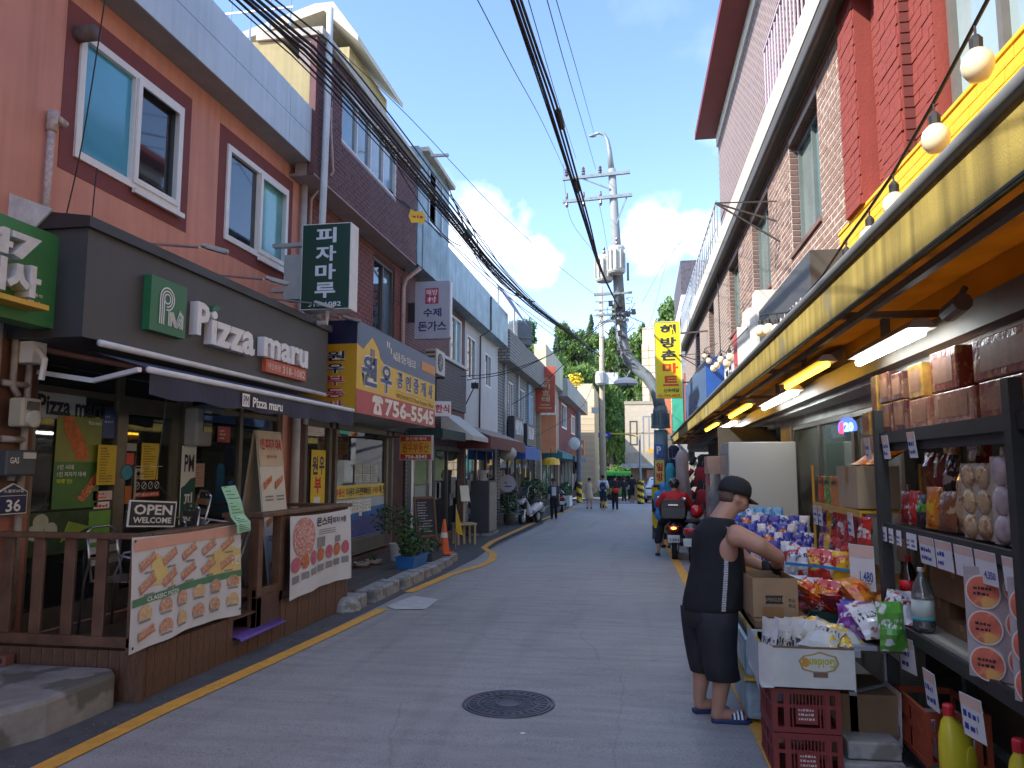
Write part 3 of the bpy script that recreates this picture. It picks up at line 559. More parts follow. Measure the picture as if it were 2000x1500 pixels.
MB().prism([(7.95, 1.0), (8.22, 1.0), (8.22, 1.62), (8.12, 1.6), (8.02, 1.53), (7.95, 1.5)], y-.0005, y+.002).build('green_field', M('sign_green_dark', (.015, .09, .055), .5), o)
column(MB(), '피자', 8.085, .16, 1.46, 1.06, y-.003, .03).build('lettering', white, o); letters(MB(), 'PM', 7.99, 1.68, 8.18, 1.88, y, .02).build('lettering', ink, o)
o, y = sheet('paper_notice', 'pinkish paper note stuck beside the white and green pillar sign', 'notice', 8.24, 8.5, 1.5, 1.78, M('note_pink', (.62, .42, .34), .8), .04); scrawl(o, 8.27, 8.47, 1.53, 1.75, y, M('ink_faint', (.45, .25, .2)), 7, 2)
o, y = sheet('window_card', 'small red and white card behind the shop window by the meter', 'card', 8.75, 9.05, 2.05, 2.25, M('sticker_red', (0, 0, 0)), .04); scrawl(o, 8.8, 9.0, 2.08, 2.22, y, white, 3, 8)

# ---- the pizza sign box
ps = lroot('pizza_shop_sign', 'long charcoal fascia sign with green logo and white Pizza maru letters', 'sign')
char = M('charcoal_panel', (.062, .062, .066), .5, var=.1, scale=1, streak=.08)
MB().box(5.42, -.72, 2.79, 10.3, 0, 3.7).build('box', char, ps); MB().prism([(-.76, 3.7), (-.76, 3.79), (-.4, 3.84), (0, 4.0), (0, 3.7)], 5.38, 10.36, 'x').build('cap', M('charcoal_cap', (.03, .031, .034), .45, var=.1), ps)
MB().prism([(-.42, 3.86), (0, 4.02), (0, 3.45)], 5.36, 5.379, 'x').build('flashing', M('flashing', (.6, .6, .58), .6, var=.2, scale=9), ps)
lg = MB().box(6.15, -.8, 2.98, 6.7, -.722, 3.49).build('logo_box', M('logo_green', (.02, .16, .06), .4, var=.08), ps)
lm = MB(); yy = -.806
def ribbon(pts, w): 
    for a, b in zip(pts, pts[1:]): lm.bar((a[0], yy, a[1]), (b[0], yy, b[1]), w, .004, up=(0, 1, 0))
for k in (0, 1, 2):
    r_ = .105-k*.03; c = (6.39, 3.31); x_ = 6.285+k*.03
    ribbon([(x_, 3.06), (x_, 3.31)]+[(c[0]-r_*math.cos(a*.3), c[1]+r_*math.sin(a*.3)) for a in range(0, 17 if k < 2 else 21)], .013)
for k in (0, 1, 2): ribbon([(6.42+k*.022, 3.06), (6.42+k*.022, 3.2-k*.02)], .01); ribbon([(6.44+k*.022, 3.2), (6.52+k*.02, 3.06), (6.6+k*.022, 3.24-k*.02), (6.6+k*.022, 3.06)], .01)
lm.build('logo_mark', white, lg)
lt = MB(); letters(lt, 'P', 6.88, 3.06, 7.1, 3.4, -.722, .03, .09); letters(lt, 'izza', 7.14, 3.0, 8.04, 3.36, -.722, .03, .09); letters(lt, 'maru', 8.26, 3.04, 9.46, 3.28, -.722, .03, .09)
lt.build('lettering', [M('letter_white', (.8, .8, .8), .5, var=.05)], ps)
MB().prism([(7.12, 3.36), (7.2, 3.42), (7.3, 3.42), (7.22, 3.35)], -.81, -.73).build('leaf_accent', M('logo_green', (0, 0, 0)), ps)
pl = MB().box(8.38, -.78, 2.875, 9.48, -.722, 3.03).build('phone_plate', M('plate_orange', (.6, .12, .06), .5, var=.06), ps)
lb = MB(); letters(lb, '해방촌점', 8.42, 2.91, 8.74, 2.99, -.784, .01); letters(lb, '318-1082', 8.8, 2.9, 9.44, 3.0, -.784, .02); lb.build('lettering', M('letter_pinkish', (.75, .6, .55), .6), pl)
for k, (u, l_) in enumerate((7.15, 8.5, 9.85, 10.9).__iter__() and ((7.15, 'nearest'), (8.5, 'second'), (9.85, 'third'), (10.85, 'farthest'))):
    sl_ = thing('sign_lamp', {0: 'sign floodlight arm under the larger blue film window', 1: 'sign floodlight arm under the near edge of the smaller pink wall window', 2: 'sign floodlight arm crossing the dark green projecting sign', 3: 'sign floodlight arm just under the dark green projecting sign'}[k], 'sign lamp', (-5.2, u, 4.0), LEFT, 'floodlight arms over the pizza sign')
    MB().tube([(0, 0, .12), (-.2, -.75, -.02)], .014, 6).build('arm', alu, sl_); MB().obox((-.24, -.95, -.055), (.045, .02, 0), (-.03, .13, .035), (0, -.008, .014)).build('lamp_head', M('lamp_grey', (.45, .45, .44), .5), sl_); MB().obox((-.24, -.96, -.08), (.035, .015, 0), (-.02, .1, .028), (0, 0, .004)).build('lens', alu, sl_)
# ---- retractable awning
aw = lroot('pizza_awning', 'navy fabric awning with white front rail below the pizza sign', 'awning')
nav = M('fabric_navy', (.045, .05, .085), .85, var=.15, scale=3, bump=.2, bscale=200)
MB().add([(5.7, -.5, 2.74), (10.25, -.5, 2.74), (9.6, -1.4, 2.5), (5.35, -1.4, 2.5)], [(0, 1, 2, 3)]).add([(5.7, -.5, 2.735), (10.25, -.5, 2.735), (9.6, -1.4, 2.495), (5.35, -1.4, 2.495)], [(3, 2, 1, 0)]).build('canopy', nav, aw)
MB().tube([(5.33, -1.4, 2.49), (9.62, -1.4, 2.49)], .026, 8).build('front_rail', M('rail_white', (.7, .7, .7), .4), aw, smooth=True)
MB().tube([(5.6, -.74, 2.765), (10.2, -.74, 2.765)], .03, 8).build('roller', M('rail_white', (0, 0, 0)), aw, smooth=True)
vl = MB(); vp = []
for k in range(41):
    x = 5.35+k*(4.25/40); vp.append(((x, -1.4+.006*math.sin(k*1.1), 2.475), (x+.0, -1.4+.018*math.sin(k*.9), 2.30-.012*(1-math.cos(k*.9)))))
for a, b in zip(vp, vp[1:]): vl.add([a[0], b[0], b[1], a[1]], [(0, 3, 2, 1)])
vl.build('valance', nav, aw)
lb = MB(); letters(lb, 'Pizza maru', 6.92, 2.32, 7.55, 2.42, -1.425, .03); lb.build('lettering', white, aw)
MB().rect(6.72, 2.315, 6.86, 2.44, -1.424).build('logo_patch', white, aw); letters(MB(), 'PM', 6.74, 2.33, 6.84, 2.42, -1.427, .0).build('logo_mark', nav, aw)
ar = MB()
for x in (5.75, 9.9): ar.bar((x, -.05, 2.55), (x-.2, -.75, 2.44), .04).bar((x-.2, -.75, 2.44), (x-.5, -1.38, 2.48), .035)
ar.box(5.5, -.2, 2.6, 5.65, 0, 2.78).tube([(5.55, -.2, 2.72), (5.5, -.32, 2.62), (5.5, -.3, 2.45)], .025, 6).build('folding_arm', white, aw)

# ---- green sign of the neighbour
gs = thing('green_sign', 'green estate agent sign with thick raised white letters and yellow shelf', 'sign', (-4.75, 0, 0), LEFT)
MB().box(3.6, 0, 2.86, 5.45, .2, 3.64).build('board', M('sign_green', (.045, .22, .07), .5, var=.08, streak=.08), gs)
lt = MB(); letters(lt, '147', 4.4, 3.3, 5.1, 3.5, 0, .05, .13); letters(lt, '중개사', 4.2, 3.03, 5.12, 3.28, 0, .05, .13); lt.build('lettering', M('letter_aged', (.62, .63, .62), .6, var=.15, scale=10), gs)
MB().box(3.7, -.18, 2.95, 5.16, 0, 2.99).build('shelf', M('yellow_paint', (.62, .36, .03), .5), gs)
lb = MB(); letters(lb, '사무소', 5.05, 2.985, 5.29, 3.05, -.004, .02); letters(lb, '김동석', 5.15, 3.08, 5.28, 3.11, -.004, .01); lb.build('lettering', white, gs)
# ---- brick building with overhanging upper floor
bk = lroot('brick_building', 'dark red brick building with overhanging upper floor and long ribbon window', 'building')
bred = M('brick_red', (.2, .068, .055), .75, var=.25, scale=1.3, bump=.2, bscale=60); bred2 = M('brick_wine', (.125, .05, .055), .75, var=.25, scale=1.3)
mort = M('mortar_red', (.1, .05, .045), .9, var=.15); mort2 = M('mortar_wine', (.3, .25, .24), .9, var=.15)
h1 = [(14.07, 15.35, 4.45, 5.95), (11.2, 15.5, .15, 2.5)]
w0 = wall_mb(MB(), 10.9, 16.1, -.2, 6.12, .25, h1).build('lower_wall', mort, bk)
lay_bricks(brick_cells(10.92, 16.1, 3.3, 6.1, .22, .085, .012, [(14.05, 15.37, 4.4, 6.0)]), w0, bred, 0, .008, lambda c: c[0], 300)
soldier = MB()
h2 = [(11.35, 14.2, 7.1, 8.12), (10.62, 10.95, 7.45, 8.0)]
w1 = wall_mb(MB().box(10.35, -.4, 6.12, 15.6, .3, 6.16), 10.35, 15.6, 6.16, 8.33, .3, h2, -.4).build('upper_wall', mort2, bk)
lay_bricks(brick_cells(10.35, 15.6, 6.16, 8.33, .21, .075, .013, h2), w1, bred2, -.4, .008, lambda c: c[0], 300)
MB().box(10.325, -.404, 6.12, 10.349, -.3, 8.33).build('return_wall', bred2, bk)
MB().prism([(.0, 6.35), (-.3, 6.36), (-.3, 7.75), (.2, 8.3), (.83, 8.34), (7, 8.34), (7, 6.35)], 10.34, 10.6, 'x').build('side_wall', M('plaster_yellow', (.42, .36, .19), .9, var=.14, scale=1.4, bump=.2, streak=.22), bk)
MB().box(11.1, 1, 6, 15.6, 7, 8.3).box(11.2, .26, -.2, 16, 4, .14).build('rear_block', M('plaster_grey', (.3, .28, .26), .9), bk)
window(bk, 10.62, 10.95, 7.45, 8.0, -.39, .03, 1, alu_dk, pane_sky, .08); window(bk, 11.35, 14.2, 7.1, 8.12, -.39, .05, 4, M('upvc_old', (.55, .56, .55), .4, var=.1), [pane_sky]*4, .1)
window(bk, 14.07, 15.35, 4.45, 5.95, .02, .07, 2, alu_dk, [pane_dark, pane_sky], .1)
rf = MB().box(10.3, -.5, 8.332, 15.65, .6, 8.46).build('roof_slab', M('concrete_pale', (.5, .48, .42), .85, var=.15, scale=2, streak=.2), bk)
MB().box(10.4, -.46, 8.29, 15.6, -.405, 8.33).build('soffit', M('soffit', (.2, .2, .2), .8), bk)
ph = MB().box(13.9, .55, 8.46, 16.2, 3.5, 10.3).build('stair_house', M('plaster_yellow', (0, 0, 0)), bk); MB().prism([(.25, 10.22), (.25, 10.34), (.8, 11.12), (1.2, 11.12), (3.7, 10.4), (3.7, 10.25), (1.0, 10.95)], 13.6, 16.5, 'x').build('stair_roof', M('roof_cream', (.5, .47, .38), .8), bk)
rl_ = MB().box(10.5, .1, 9.5, 10.54, 2.6, 9.54).box(10.5, .1, 8.95, 10.52, 2.6, 8.98)
rp = rl_.build('roof_railing', steel, bk)
for k in range(8): MB().tube([(10.52, .15+k*.34, 8.34), (10.52, .15+k*.34, 9.52)], .016, 6).build('post', steel, rp)
pipe(bk, [(10.55, -.5, 8.9), (10.55, -.5, 7.6), (10.55, -.48, 6.2), (10.55, -.46, 5.0), (10.55, -.44, 3.95)], .055, M('pvc_pale', (.55, .58, .58), .5, var=.1, streak=.1), 'downpipe')
pipe(bk, [(15.9, -.42, 6.15), (15.85, -.1, 5.9), (15.82, -.06, 5.7), (15.82, -.06, 3.9)], .05, M('pvc_pink', (.5, .36, .33), .6, var=.15), 'downpipe')
pipe(bk, [(10.8, -.45, 7.4), (10.82, -.45, 7.0), (10.95, -.45, 6.4), (11.02, -.06, 6.0), (11.0, -.06, 3.9)], .022, M('pvc_pink', (0, 0, 0)), 'conduit')
pipe(bk, [(10.98, -.1, 3.9), (10.98, -.1, 2.5), (11.0, -.08, 2.4)], .045, M('pvc_pale', (0, 0, 0)), 'downpipe')
# shopfront of the estate agent
sf = MB()
for u in (11.24, 12.2, 12.45, 15.12, 15.46): sf.box(u-.05, .0, .12, u+.05, .1, 2.5)
sf.box(11.2, .0, 2.4, 15.5, .1, 2.5); sf.box(12.5, .0, .12, 15.1, .09, .42); sf.build('shopfront_frame', M('bronze_frame', (0, 0, 0)), bk)
MB().box(12.5, .05, .42, 15.07, .056, 2.4).build('shop_window', gsh, bk); MB().box(11.3, .05, .12, 12.15, .056, 2.4).build('door_glass', gsh, bk)
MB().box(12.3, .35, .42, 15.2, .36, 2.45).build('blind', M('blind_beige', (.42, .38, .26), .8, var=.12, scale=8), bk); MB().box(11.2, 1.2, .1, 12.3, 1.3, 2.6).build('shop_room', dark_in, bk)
MB().box(10.9, -.05, 2.5, 16.1, .0, 2.62).build('lintel', alu_dk, bk)
o, y = sheet('window_banner', 'yellow banner with red and black Korean lettering across the estate agent window', 'banner', 12.5, 15.12, 1.18, 1.42, M('banner_yellow', (.72, .58, .12), .6, var=.06))
letters(MB(), '부동산', 12.55, 1.22, 12.95, 1.37, y, .03).build('lettering', ink_r, o); lb = MB(); letters(lb, '기사동의 사무관련매매상담', 13.0, 1.22, 14.3, 1.37, y, .03); letters(lb, '매 전', 14.75, 1.22, 15.1, 1.38, y, .03); lb.build('lettering', ink, o); letters(MB(), '급매물', 14.35, 1.24, 14.7, 1.36, y, .03).build('lettering', M('sticker_orange', (0, 0, 0)), o)
o, y = sheet('window_poster', 'blue city view poster along the bottom of the estate agent window', 'poster', 12.5, 15.07, .45, 1.17, M('poster_sky', (.4, .5, .52), .5, var=.1))
MB().prism([(12.5, .46), (15.07, .46), (15.07, 1.0), (14.3, .98), (13.4, .9), (12.5, .78)], y-.001, y).build('printed_hills', M('poster_blue', (.03, .14, .4), .5, var=.3, scale=5), o); MB().prism([(12.5, .46), (15.07, .46), (15.07, .86), (13.6, .8), (12.5, .68)], y-.003, y-.002).build('printed_city', M('poster_indigo', (.06, .07, .26), .5, var=.5, scale=30, spots=((.3, .35, .55), 60, .6)), o)
rs = random.Random(9)
for k in range(11):
    u = 12.55+k*.16+rs.uniform(-.01, .01); d = .12+.12*(k == 7)
    o, y = sheet('listing_sheet', 'white property listing sheet under the yellow window banner, %s from the left' % ('first', 'second', 'third', 'fourth', 'fifth', 'sixth', 'seventh', 'eighth, the longest', 'ninth', 'tenth', 'last')[k], 'notice', u, u+.14, 1.13-.15-d*.6, 1.14, white_p, .036); o['group'] = 'listing sheets under the window banner'; scrawl(o, u+.02, u+.12, 1.13-.12-d*.5, 1.12, y, ink_g, 3, k)
for k in range(6):
    u = 13.4+(k % 3)*.42; v = 1.46+(k//3)*.17
    o, y = sheet('listing_sheet', 'pale listing sheet above the yellow window banner, %s row, %s one' % (('lower', 'upper')[k//3], ('left', 'middle', 'right')[k % 3]), 'notice', u, u+.38, v, v+.16, M('paper_cool', (.55, .6, .55), .8), .036); o['group'] = 'listing sheets above the window banner'; scrawl(o, u+.03, u+.35, v+.01, v+.14, y, ink_g, 4, k+20)
o, y = sheet('door_panel_sign', 'tall yellow door panel sign with Korean letters and red word', 'sign', 11.5, 12.05, 1.0, 2.02, M('sign_yellow', (.78, .55, .02), .45, var=.05), .03)
lb = MB(); letters(lb, '원', 11.54, 1.62, 11.75, 1.92, y, .03); letters(lb, '우', 11.8, 1.62, 12.0, 1.92, y, .03); lb.build('lettering', M('ink_navy', (.01, .015, .1), .5), o); letters(MB(), '부', 11.63, 1.32, 11.9, 1.58, y, .04).build('lettering', ink_r, o)
MB().box(11.62, y-.004, 1.04, 11.86, y, 1.26).build('paper_tag', white_p, o)
# estate agent sign box
es = thing('estate_sign', 'large yellow and blue estate agent fascia sign with red telephone band', 'sign', (-4.2, 0, 0), LEFT)
yl = M('sign_yellow2', (.72, .44, .02), .4, var=.05, streak=.05); nb = M('sign_navy2', (.012, .018, .075), .4); bl = M('sign_slate', (.075, .12, .22), .45, var=.05)
ea, eb, ez0, ez1 = 10.72, 15.1, 2.55, 3.95
MB().box(ea, .0, ez0, eb, .95, ez1).build('box', M('sign_alu', (.4, .4, .4), .5, metal=.5), es)
MB().rect(ea, ez0, eb, ez1, -.003).build('yellow_face', yl, es)
MB().prism([(ea, ez0), (eb, ez0), (eb, ez0+.36), (ea, ez0+.36)], -.008, -.005).build('red_band', M('sign_red', (.45, .06, .07), .45, var=.05), es)
MB().prism([(ea, ez1), (ea, 3.6), (10.98, 3.55), (11.38, 3.8), (11.72, 3.62), (11.75, 3.52), (12.0, 3.44), (eb, 3.44), (eb, ez1)], -.008, -.005).build('blue_field', bl, es)
MB().prism([(11.3, 3.35), (11.48, 3.35), (11.48, 3.6), (11.3, 3.6)], -.007, -.004).build('window_mark', bl, es); mw = MB(); mw.rect(11.38, 3.35, 11.4, 3.6, -.009); mw.rect(11.3, 3.465, 11.48, 3.485, -.009); mw.build('window_bars', yl, es)
wh = MB()
letters(wh, '원', 10.92, 2.98, 11.62, 3.5, -.007, .075); letters(wh, '우', 11.78, 2.95, 12.35, 3.45, -.007, .075)
for k, c in enumerate('공인중개사'): letters(wh, c, 12.6+k*.49, 3.1, 12.6+k*.49+.36, 3.42, -.007, .06)
wh.build('letter_outline', white, es)
bm = M('sign_letter_blue', (.035, .07, .2), .5); lb = MB(); letters(lb, '원', 10.94, 3.0, 11.6, 3.48, -.012, .03); letters(lb, '우', 11.8, 2.97, 12.33, 3.43, -.012, .03)
for k, c in enumerate('공인중개사'): letters(lb, c, 12.62+k*.49, 3.115, 12.62+k*.49+.32, 3.405, -.012, .025)
lb.build('lettering', bm, es)
lb = MB(); letters(lb, 'WONWOO Real Estate Office', 12.6, 2.94, 15.0, 3.03, -.007, .01); lb.rect(12.55, 3.06, 15.02, 3.066, -.007); lb.build('lettering', M('sign_brown', (.25, .14, .03), .6), es)
lb = MB(); letters(lb, '756-5545', 12.0, 2.585, 15.0, 2.885, -.012, .035); letters(lb, '집을 짓는 마음으로', 12.5, 3.58, 13.7, 3.74, -.012, .02)
ph_ = [(11.45, 2.58), (11.85, 2.58), (11.82, 2.68), (11.75, 2.78), (11.9, 2.76), (11.9, 2.84), (11.8, 2.88), (11.5, 2.88), (11.4, 2.84), (11.4, 2.76), (11.55, 2.78), (11.48, 2.68)]; lb.prism(ph_, -.014, -.011)
for dx, dz in ((12.05, 3.75), (12.15, 3.74), (12.25, 3.66), (12.4, 3.6), (12.48, 3.59)): lb.prism([(dx, dz), (dx+.05, dz), (dx+.05, dz+.1), (dx, dz+.1)], -.012, -.009)
lb.build('lettering', M('letter_cream', (.78, .72, .62), .5), es); MB().disc((11.65, 2.68), .05, .05, -.016).build('dial_mark', M('sign_red', (0, 0, 0)), es)
MB().prism([(14.1, 3.62), (15.05, 3.62), (15.05, 3.8), (14.1, 3.8)], -.014, -.009).build('orange_panel', M('sign_orange', (.65, .25, .05), .5), es)
side = thing('estate_side', '', '') ; bpy.data.objects.remove(side)
sd = MB().add([(ea-.003, .95, ez0), (ea-.003, 0, ez0), (ea-.003, 0, ez1-.36), (ea-.003, .95, ez1-.36)], [(0, 1, 2, 3)]).build('yellow_side', M('sign_amber', (.55, .3, .01), .4, var=.05), es)
MB().add([(ea-.003, .95, ez1-.36), (ea-.003, 0, ez1-.36), (ea-.003, 0, ez1), (ea-.003, .95, ez1)], [(0, 1, 2, 3)]).build('navy_side', nb, es)
def side_col(chars, mats, z1, z0):
    for k, c in enumerate(chars):
        h = (z1-z0)/len(chars)
        for dy, bo, mt, nm in ((0, .07, white, 'letter_outline'), (.004, .02, mats[k], 'lettering')):
            mb = MB(); letters(mb, c, .12, z1-(k+1)*h+.02, .42, z1-k*h-.02, -.002-dy, bo)
            q = mb.build(nm, mt, es, (ea-.004, .6, 0)); q.rotation_euler = (0, 0, R(-90))
side_col('원우부동산', [nb, nb, M('ink_crimson', (.4, .02, .05), .5)]+[M('ink_crimson', (0, 0, 0))]*2, 3.5, 2.56)
hs_ = thing('hanging_sign', 'small yellow and red estate agent sign hanging over the doorway', 'sign', (-4.72, 14.5, 1.88))
MB().box(0, -.06, 0, .66, .06, .49).build('box', M('sign_alu', (0, 0, 0)), hs_); MB().box(.02, -.068, .12, .64, -.061, .37).build('yellow_face', M('sign_amber', (0, 0, 0)), hs_)
q = MB().box(.02, -.068, .02, .64, -.061, .12).box(.02, -.068, .37, .64, -.061, .47).build('red_band', M('sign_red_dark', (.35, .02, .02), .5), hs_)
letters(MB(), '원우부동산', .06, .15, .6, .34, -.07, .02).build('lettering', M('sign_red_dark', (0, 0, 0)), hs_); lb = MB(); letters(lb, '756-5545', .12, .035, .56, .105, -.07, .02); letters(lb, '공인중개사', .12, .39, .55, .45, -.07, .01); lb.build('lettering', M('letter_cream', (0, 0, 0)), hs_)
MB().box(-.48, -.02, .44, 0, .02, .48).build('bracket', alu_dk, hs_)
# projecting signs on the corner
gp_ = thing('projecting_sign', 'tall dark green projecting sign with white vertical Korean letters and phone number', 'sign', (-4.64, 9.7, 3.9))
MB().box(0, 0, 0, .72, .28, 1.22).build('box', M('sign_white_side', (.72, .72, .7), .5, var=.1), gp_); MB().box(.012, -.006, .012, .708, -.001, 1.208).build('face', M('sign_bottle', (.006, .05, .035), .35, var=.05), gp_)
lb = MB(); column(lb, '피자마루', .36, .3, 1.18, .14, -.009, .03, .16); letters(lb, '318-1082', .12, .04, .6, .105, -.009, .012); lb.build('lettering', M('letter_ice', (.62, .7, .75), .5), gp_)
MB().tube([(.34, .14, 0), (.34, .14, -.16), (-.4, .14, -.16)], .035, 8).build('bracket', pvc, gp_); MB().box(-.5, .1, .3, 0, .2, .36).box(-.5, .1, .95, 0, .2, 1.0).build('wall_arm', alu, gp_)
MB().box(-.3, .08, .18, -.02, .3, .82).build('box_unit', M('box_steel', (.35, .4, .4), .5, metal=.2), gp_)
wp = thing('projecting_sign', 'pale grey projecting sign with red seal above brush lettering', 'sign', (-5.02, 16.3, 4.62))
MB().box(0, 0, 0, .8, .16, 1.32).build('box', M('sign_lilac', (.42, .41, .46), .55, var=.06), wp); MB().box(.805, .0, .02, .83, .16, 1.3).build('edge', white, wp)
MB().box(.24, -.006, .8, .55, -.001, 1.16).build('seal', M('seal_red', (.45, .03, .07), .5), wp); lb = MB(); letters(lb, '해방', .26, .99, .53, 1.13, -.01, .01); letters(lb, '村', .29, .825, .5, .965, -.01, .015); lb.build('lettering', white, wp)
lb = MB(); letters(lb, '수제', .2, .5, .62, .7, -.004, .025); letters(lb, '돈가스', .08, .17, .74, .4, -.004, .025); lb.build('lettering', M('ink_navy', (0, 0, 0)), wp)
MB().box(-.2, .05, .4, 0, .12, .85).build('bracket', black, wp)

# ---- metal clad house (third floor of sheet metal over brick) and white house beyond
mc = lroot('metal_clad_building', 'narrow brick building whose upper storey is clad in weathered sheet metal', 'building')
sheetm = M('sheet_weathered', (.24, .33, .36), .5, metal=.15, var=.3, scale=2.2, streak=.3)
wall_mb(MB(), 16.1, 18.5, -.2, 6.2, .25, [(16.5, 18.4, .1, 2.4)]).build('wall', brickmat('brick_map_red', (.2, .07, .06), (.15, .05, .05), (.2, .17, .16)), mc)
MB().box(15.7, -.4, 6.2, 18.42, 5, 8.9).build('upper_storey', sheetm, mc)
for k in range(4): MB().box(16.09+k*.585, -.415, 6.19, 16.09+k*.585+.575, -.401, 7.35).build('panel', sheetm, mc)
window(mc, 16.5, 17.7, 7.4, 8.7, -.43, .05, 2, alu, [pane_sky]*2, .06)
MB().box(16.0, -.55, 8.9, 18.5, 5, 9.0).build('roof', M('roof_cream', (0, 0, 0)), mc)
MB().tube([(15.95, -.6, 8.75), (16.2, -.95, 8.85)], .04, 8).build('flue', alu, mc)
wb = lroot('white_house', 'white plastered house with sheet metal parapet and two narrow windows', 'building')
wp_ = M('plaster_white', (.62, .62, .6), .9, var=.06, scale=1.2, streak=.1)
HW = [(22.3, 23.5, 4.45, 5.8), (25.0, 26.1, 4.5, 5.65), (20.1, 21.4, 4.65, 6.0)]
wall_mb(MB(), 22.0, 27.3, 3.0, 6.2, .25, HW).build('wall', wp_, wb)
wall_mb(MB(), 18.5, 22.0, -.2, 6.2, .25, HW+[(18.7, 21.6, .0, 2.3)]).build('brick_wall', brickmat('brick_map_red', (0,)*3, (0,)*3, (0,)*3), wb)
wall_mb(MB(), 22.0, 27.3, -.2, 2.98, .25, [(22.3, 26.9, -.1, 2.4)], .02).build('shop_wall', M('plaster_dirty', (.3, .29, .27), .9, var=.3), wb)
MB().box(22.0, -.06, 2.78, 27.3, .02, 3.0).build('ledge', conc, wb)
window(wb, *HW[0], .0, .06, 2, upvc, [pane_dark, pane_sky], .08); window(wb, *HW[1], .0, .06, 2, upvc, [pane_dark, pane_sky], .08); window(wb, *HW[2], -.04, .07, 2, upvc, [pane_sky, film_teal], .1)
pp = MB().box(18.45, -.38, 6.18, 27.2, .2, 7.35).build('parapet', sheetm, wb)
for k in range(11): MB().box(18.45+k*.797, -.395, 6.17, 18.45+k*.797+.788, -.381, 7.38).build('panel', M('sheet_pale', (.36, .47, .5), .5, metal=.1, var=.2, scale=2, streak=.2), pp)
MB().box(18.5, .26, -.2, 27.2, 6, 6.3).build('rear_block', M('plaster_grey', (0, 0, 0)), wb)
MB().box(18.6, .1, 7.35, 20.2, .9, 8.1).build('chimney', M('brick_pale', (.5, .38, .3), .9, var=.3, scale=8), wb)
pipe(wb, [(23.9, -.42, 7.3), (23.9, -.42, 6.2), (23.9, -.07, 6.0), (23.9, -.05, 3)], .03, alu_dk, 'downpipe')
MB().box(18.7, -.03, 3.35, 22.0, 0, 4.6).build('siding', M('siding_grey', (.12, .11, .11), .7, var=.1), wb)
for k in range(14): MB().box(18.7, -.045, 3.36+k*.088, 22.0, -.031, 3.36+k*.088+.08).build('slat', M('siding_grey', (0, 0, 0)), wb)
MB().box(18.6, -.12, 4.62, 22.0, 0, 4.7).build('flashing', M('flashing', (0, 0, 0)), wb)
cn = lroot('roof_canopy', 'purple sheet canopy tilted on the roof of the white house', 'canopy')
MB().add([(25.6, -.2, 8.25), (26.8, -.75, 7.4), (30.5, -.75, 7.4), (29.3, -.2, 8.35)], [(0, 1, 2, 3)]).add([(25.6, -.17, 8.28), (26.8, -.72, 7.43), (30.5, -.72, 7.43), (29.3, -.17, 8.38)], [(3, 2, 1, 0)]).build('sheet', M('canopy_purple', (.07, .02, .07), .5), cn)
for x in (26, 29.5): MB().tube([(x, -.25, 7.0), (x, -.25, 8.2)], .03, 6).build('post', alu, cn)
def aircon(name, label, x, y, z, rz=LEFT):
    t = thing(name, label, 'air conditioner', (x, y, z), rz)
    MB().box(-.4, -.3, 0, .4, 0, .6).build('casing', M('ac_beige', (.55, .53, .47), .5, var=.08), t, bevel=.02)
    g = MB().lathe([(.22, 0), (.22, .012)], 20); o = g.build('fan_grille', M('grille_dark', (.1, .1, .1), .6), t, (-.06, -.3, .3)); o.rotation_euler = (R(90), 0, 0)
    s = MB(); 
    for k in range(6): s.tube([(-.05-.22*math.cos(k*.52), -.316, .3-.22*math.sin(k*.52)), (-.05+.22*math.cos(k*.52), -.316, .3+.22*math.sin(k*.52))], .006, 4)
    s.build('fan_guard', M('ac_beige', (0, 0, 0)), t)
    s = MB()
    for k in range(5): s.box(-.412, -.27, .08+k*.1, -.4, -.03, .13+k*.1)
    s.build('side_louvre', M('grille_dark', (0, 0, 0)), t)
    MB().box(-.35, -.32, -.05, -.31, .1, 0).box(.31, -.32, -.05, .35, .1, 0).build('bracket', alu_dk, t); return t
aircon('air_conditioner', 'beige air conditioner unit bracketed to the brick wall beside the pale grey sign', -5.05, 17.6, 3.95)

# ---- grey brick building with water tank
# flat boards behind glass along the row, coloured dark for the interiors' shade
def shop_bays(name, label, a, b, z1, n, y=.06, warm=False):
    t = lroot(name, label, 'shop front'); q = MB(); w = (b-a)/n
    for k in range(n+1): q.box(a+k*w-.04, y-.04, -.3, a+k*w+.04, y+.06, z1)
    q.box(a, y-.03, z1-.1, b, y+.05, z1); q.box(a, y-.03, -.3, b, y+.05, .02); q.build('frame', alu_dk, t); MB().box(a, y+.14, -.3, b, y+.16, z1).build('shade_board', M('shop_shade', (.03, .028, .027), .8, var=.5, scale=2, spots=((.12, .08, .05), 1.6, .6)), t)
    rnd = random.Random(int(a*10))
    for k in range(n):
        MB().box(a+k*w+.05, y, .03, a+(k+1)*w-.05, y+.006, z1-.11).build('pane', gsh, t)
        for j in range(2):
            u, v = a+k*w+rnd.uniform(.1, max(.12, w-.7)), rnd.uniform(.5, z1-.9); MB().box(u, y-.012, v, u+rnd.uniform(.2, .5), y-.004, v+rnd.uniform(.25, .6)).build('poster', M('bill_%d' % rnd.randrange(5), [(.5, .48, .42), (.35, .08, .05), (.5, .35, .08), (.1, .16, .28), (.3, .3, .3)][rnd.randrange(5)], .6, var=.3, scale=9), t)
    return t
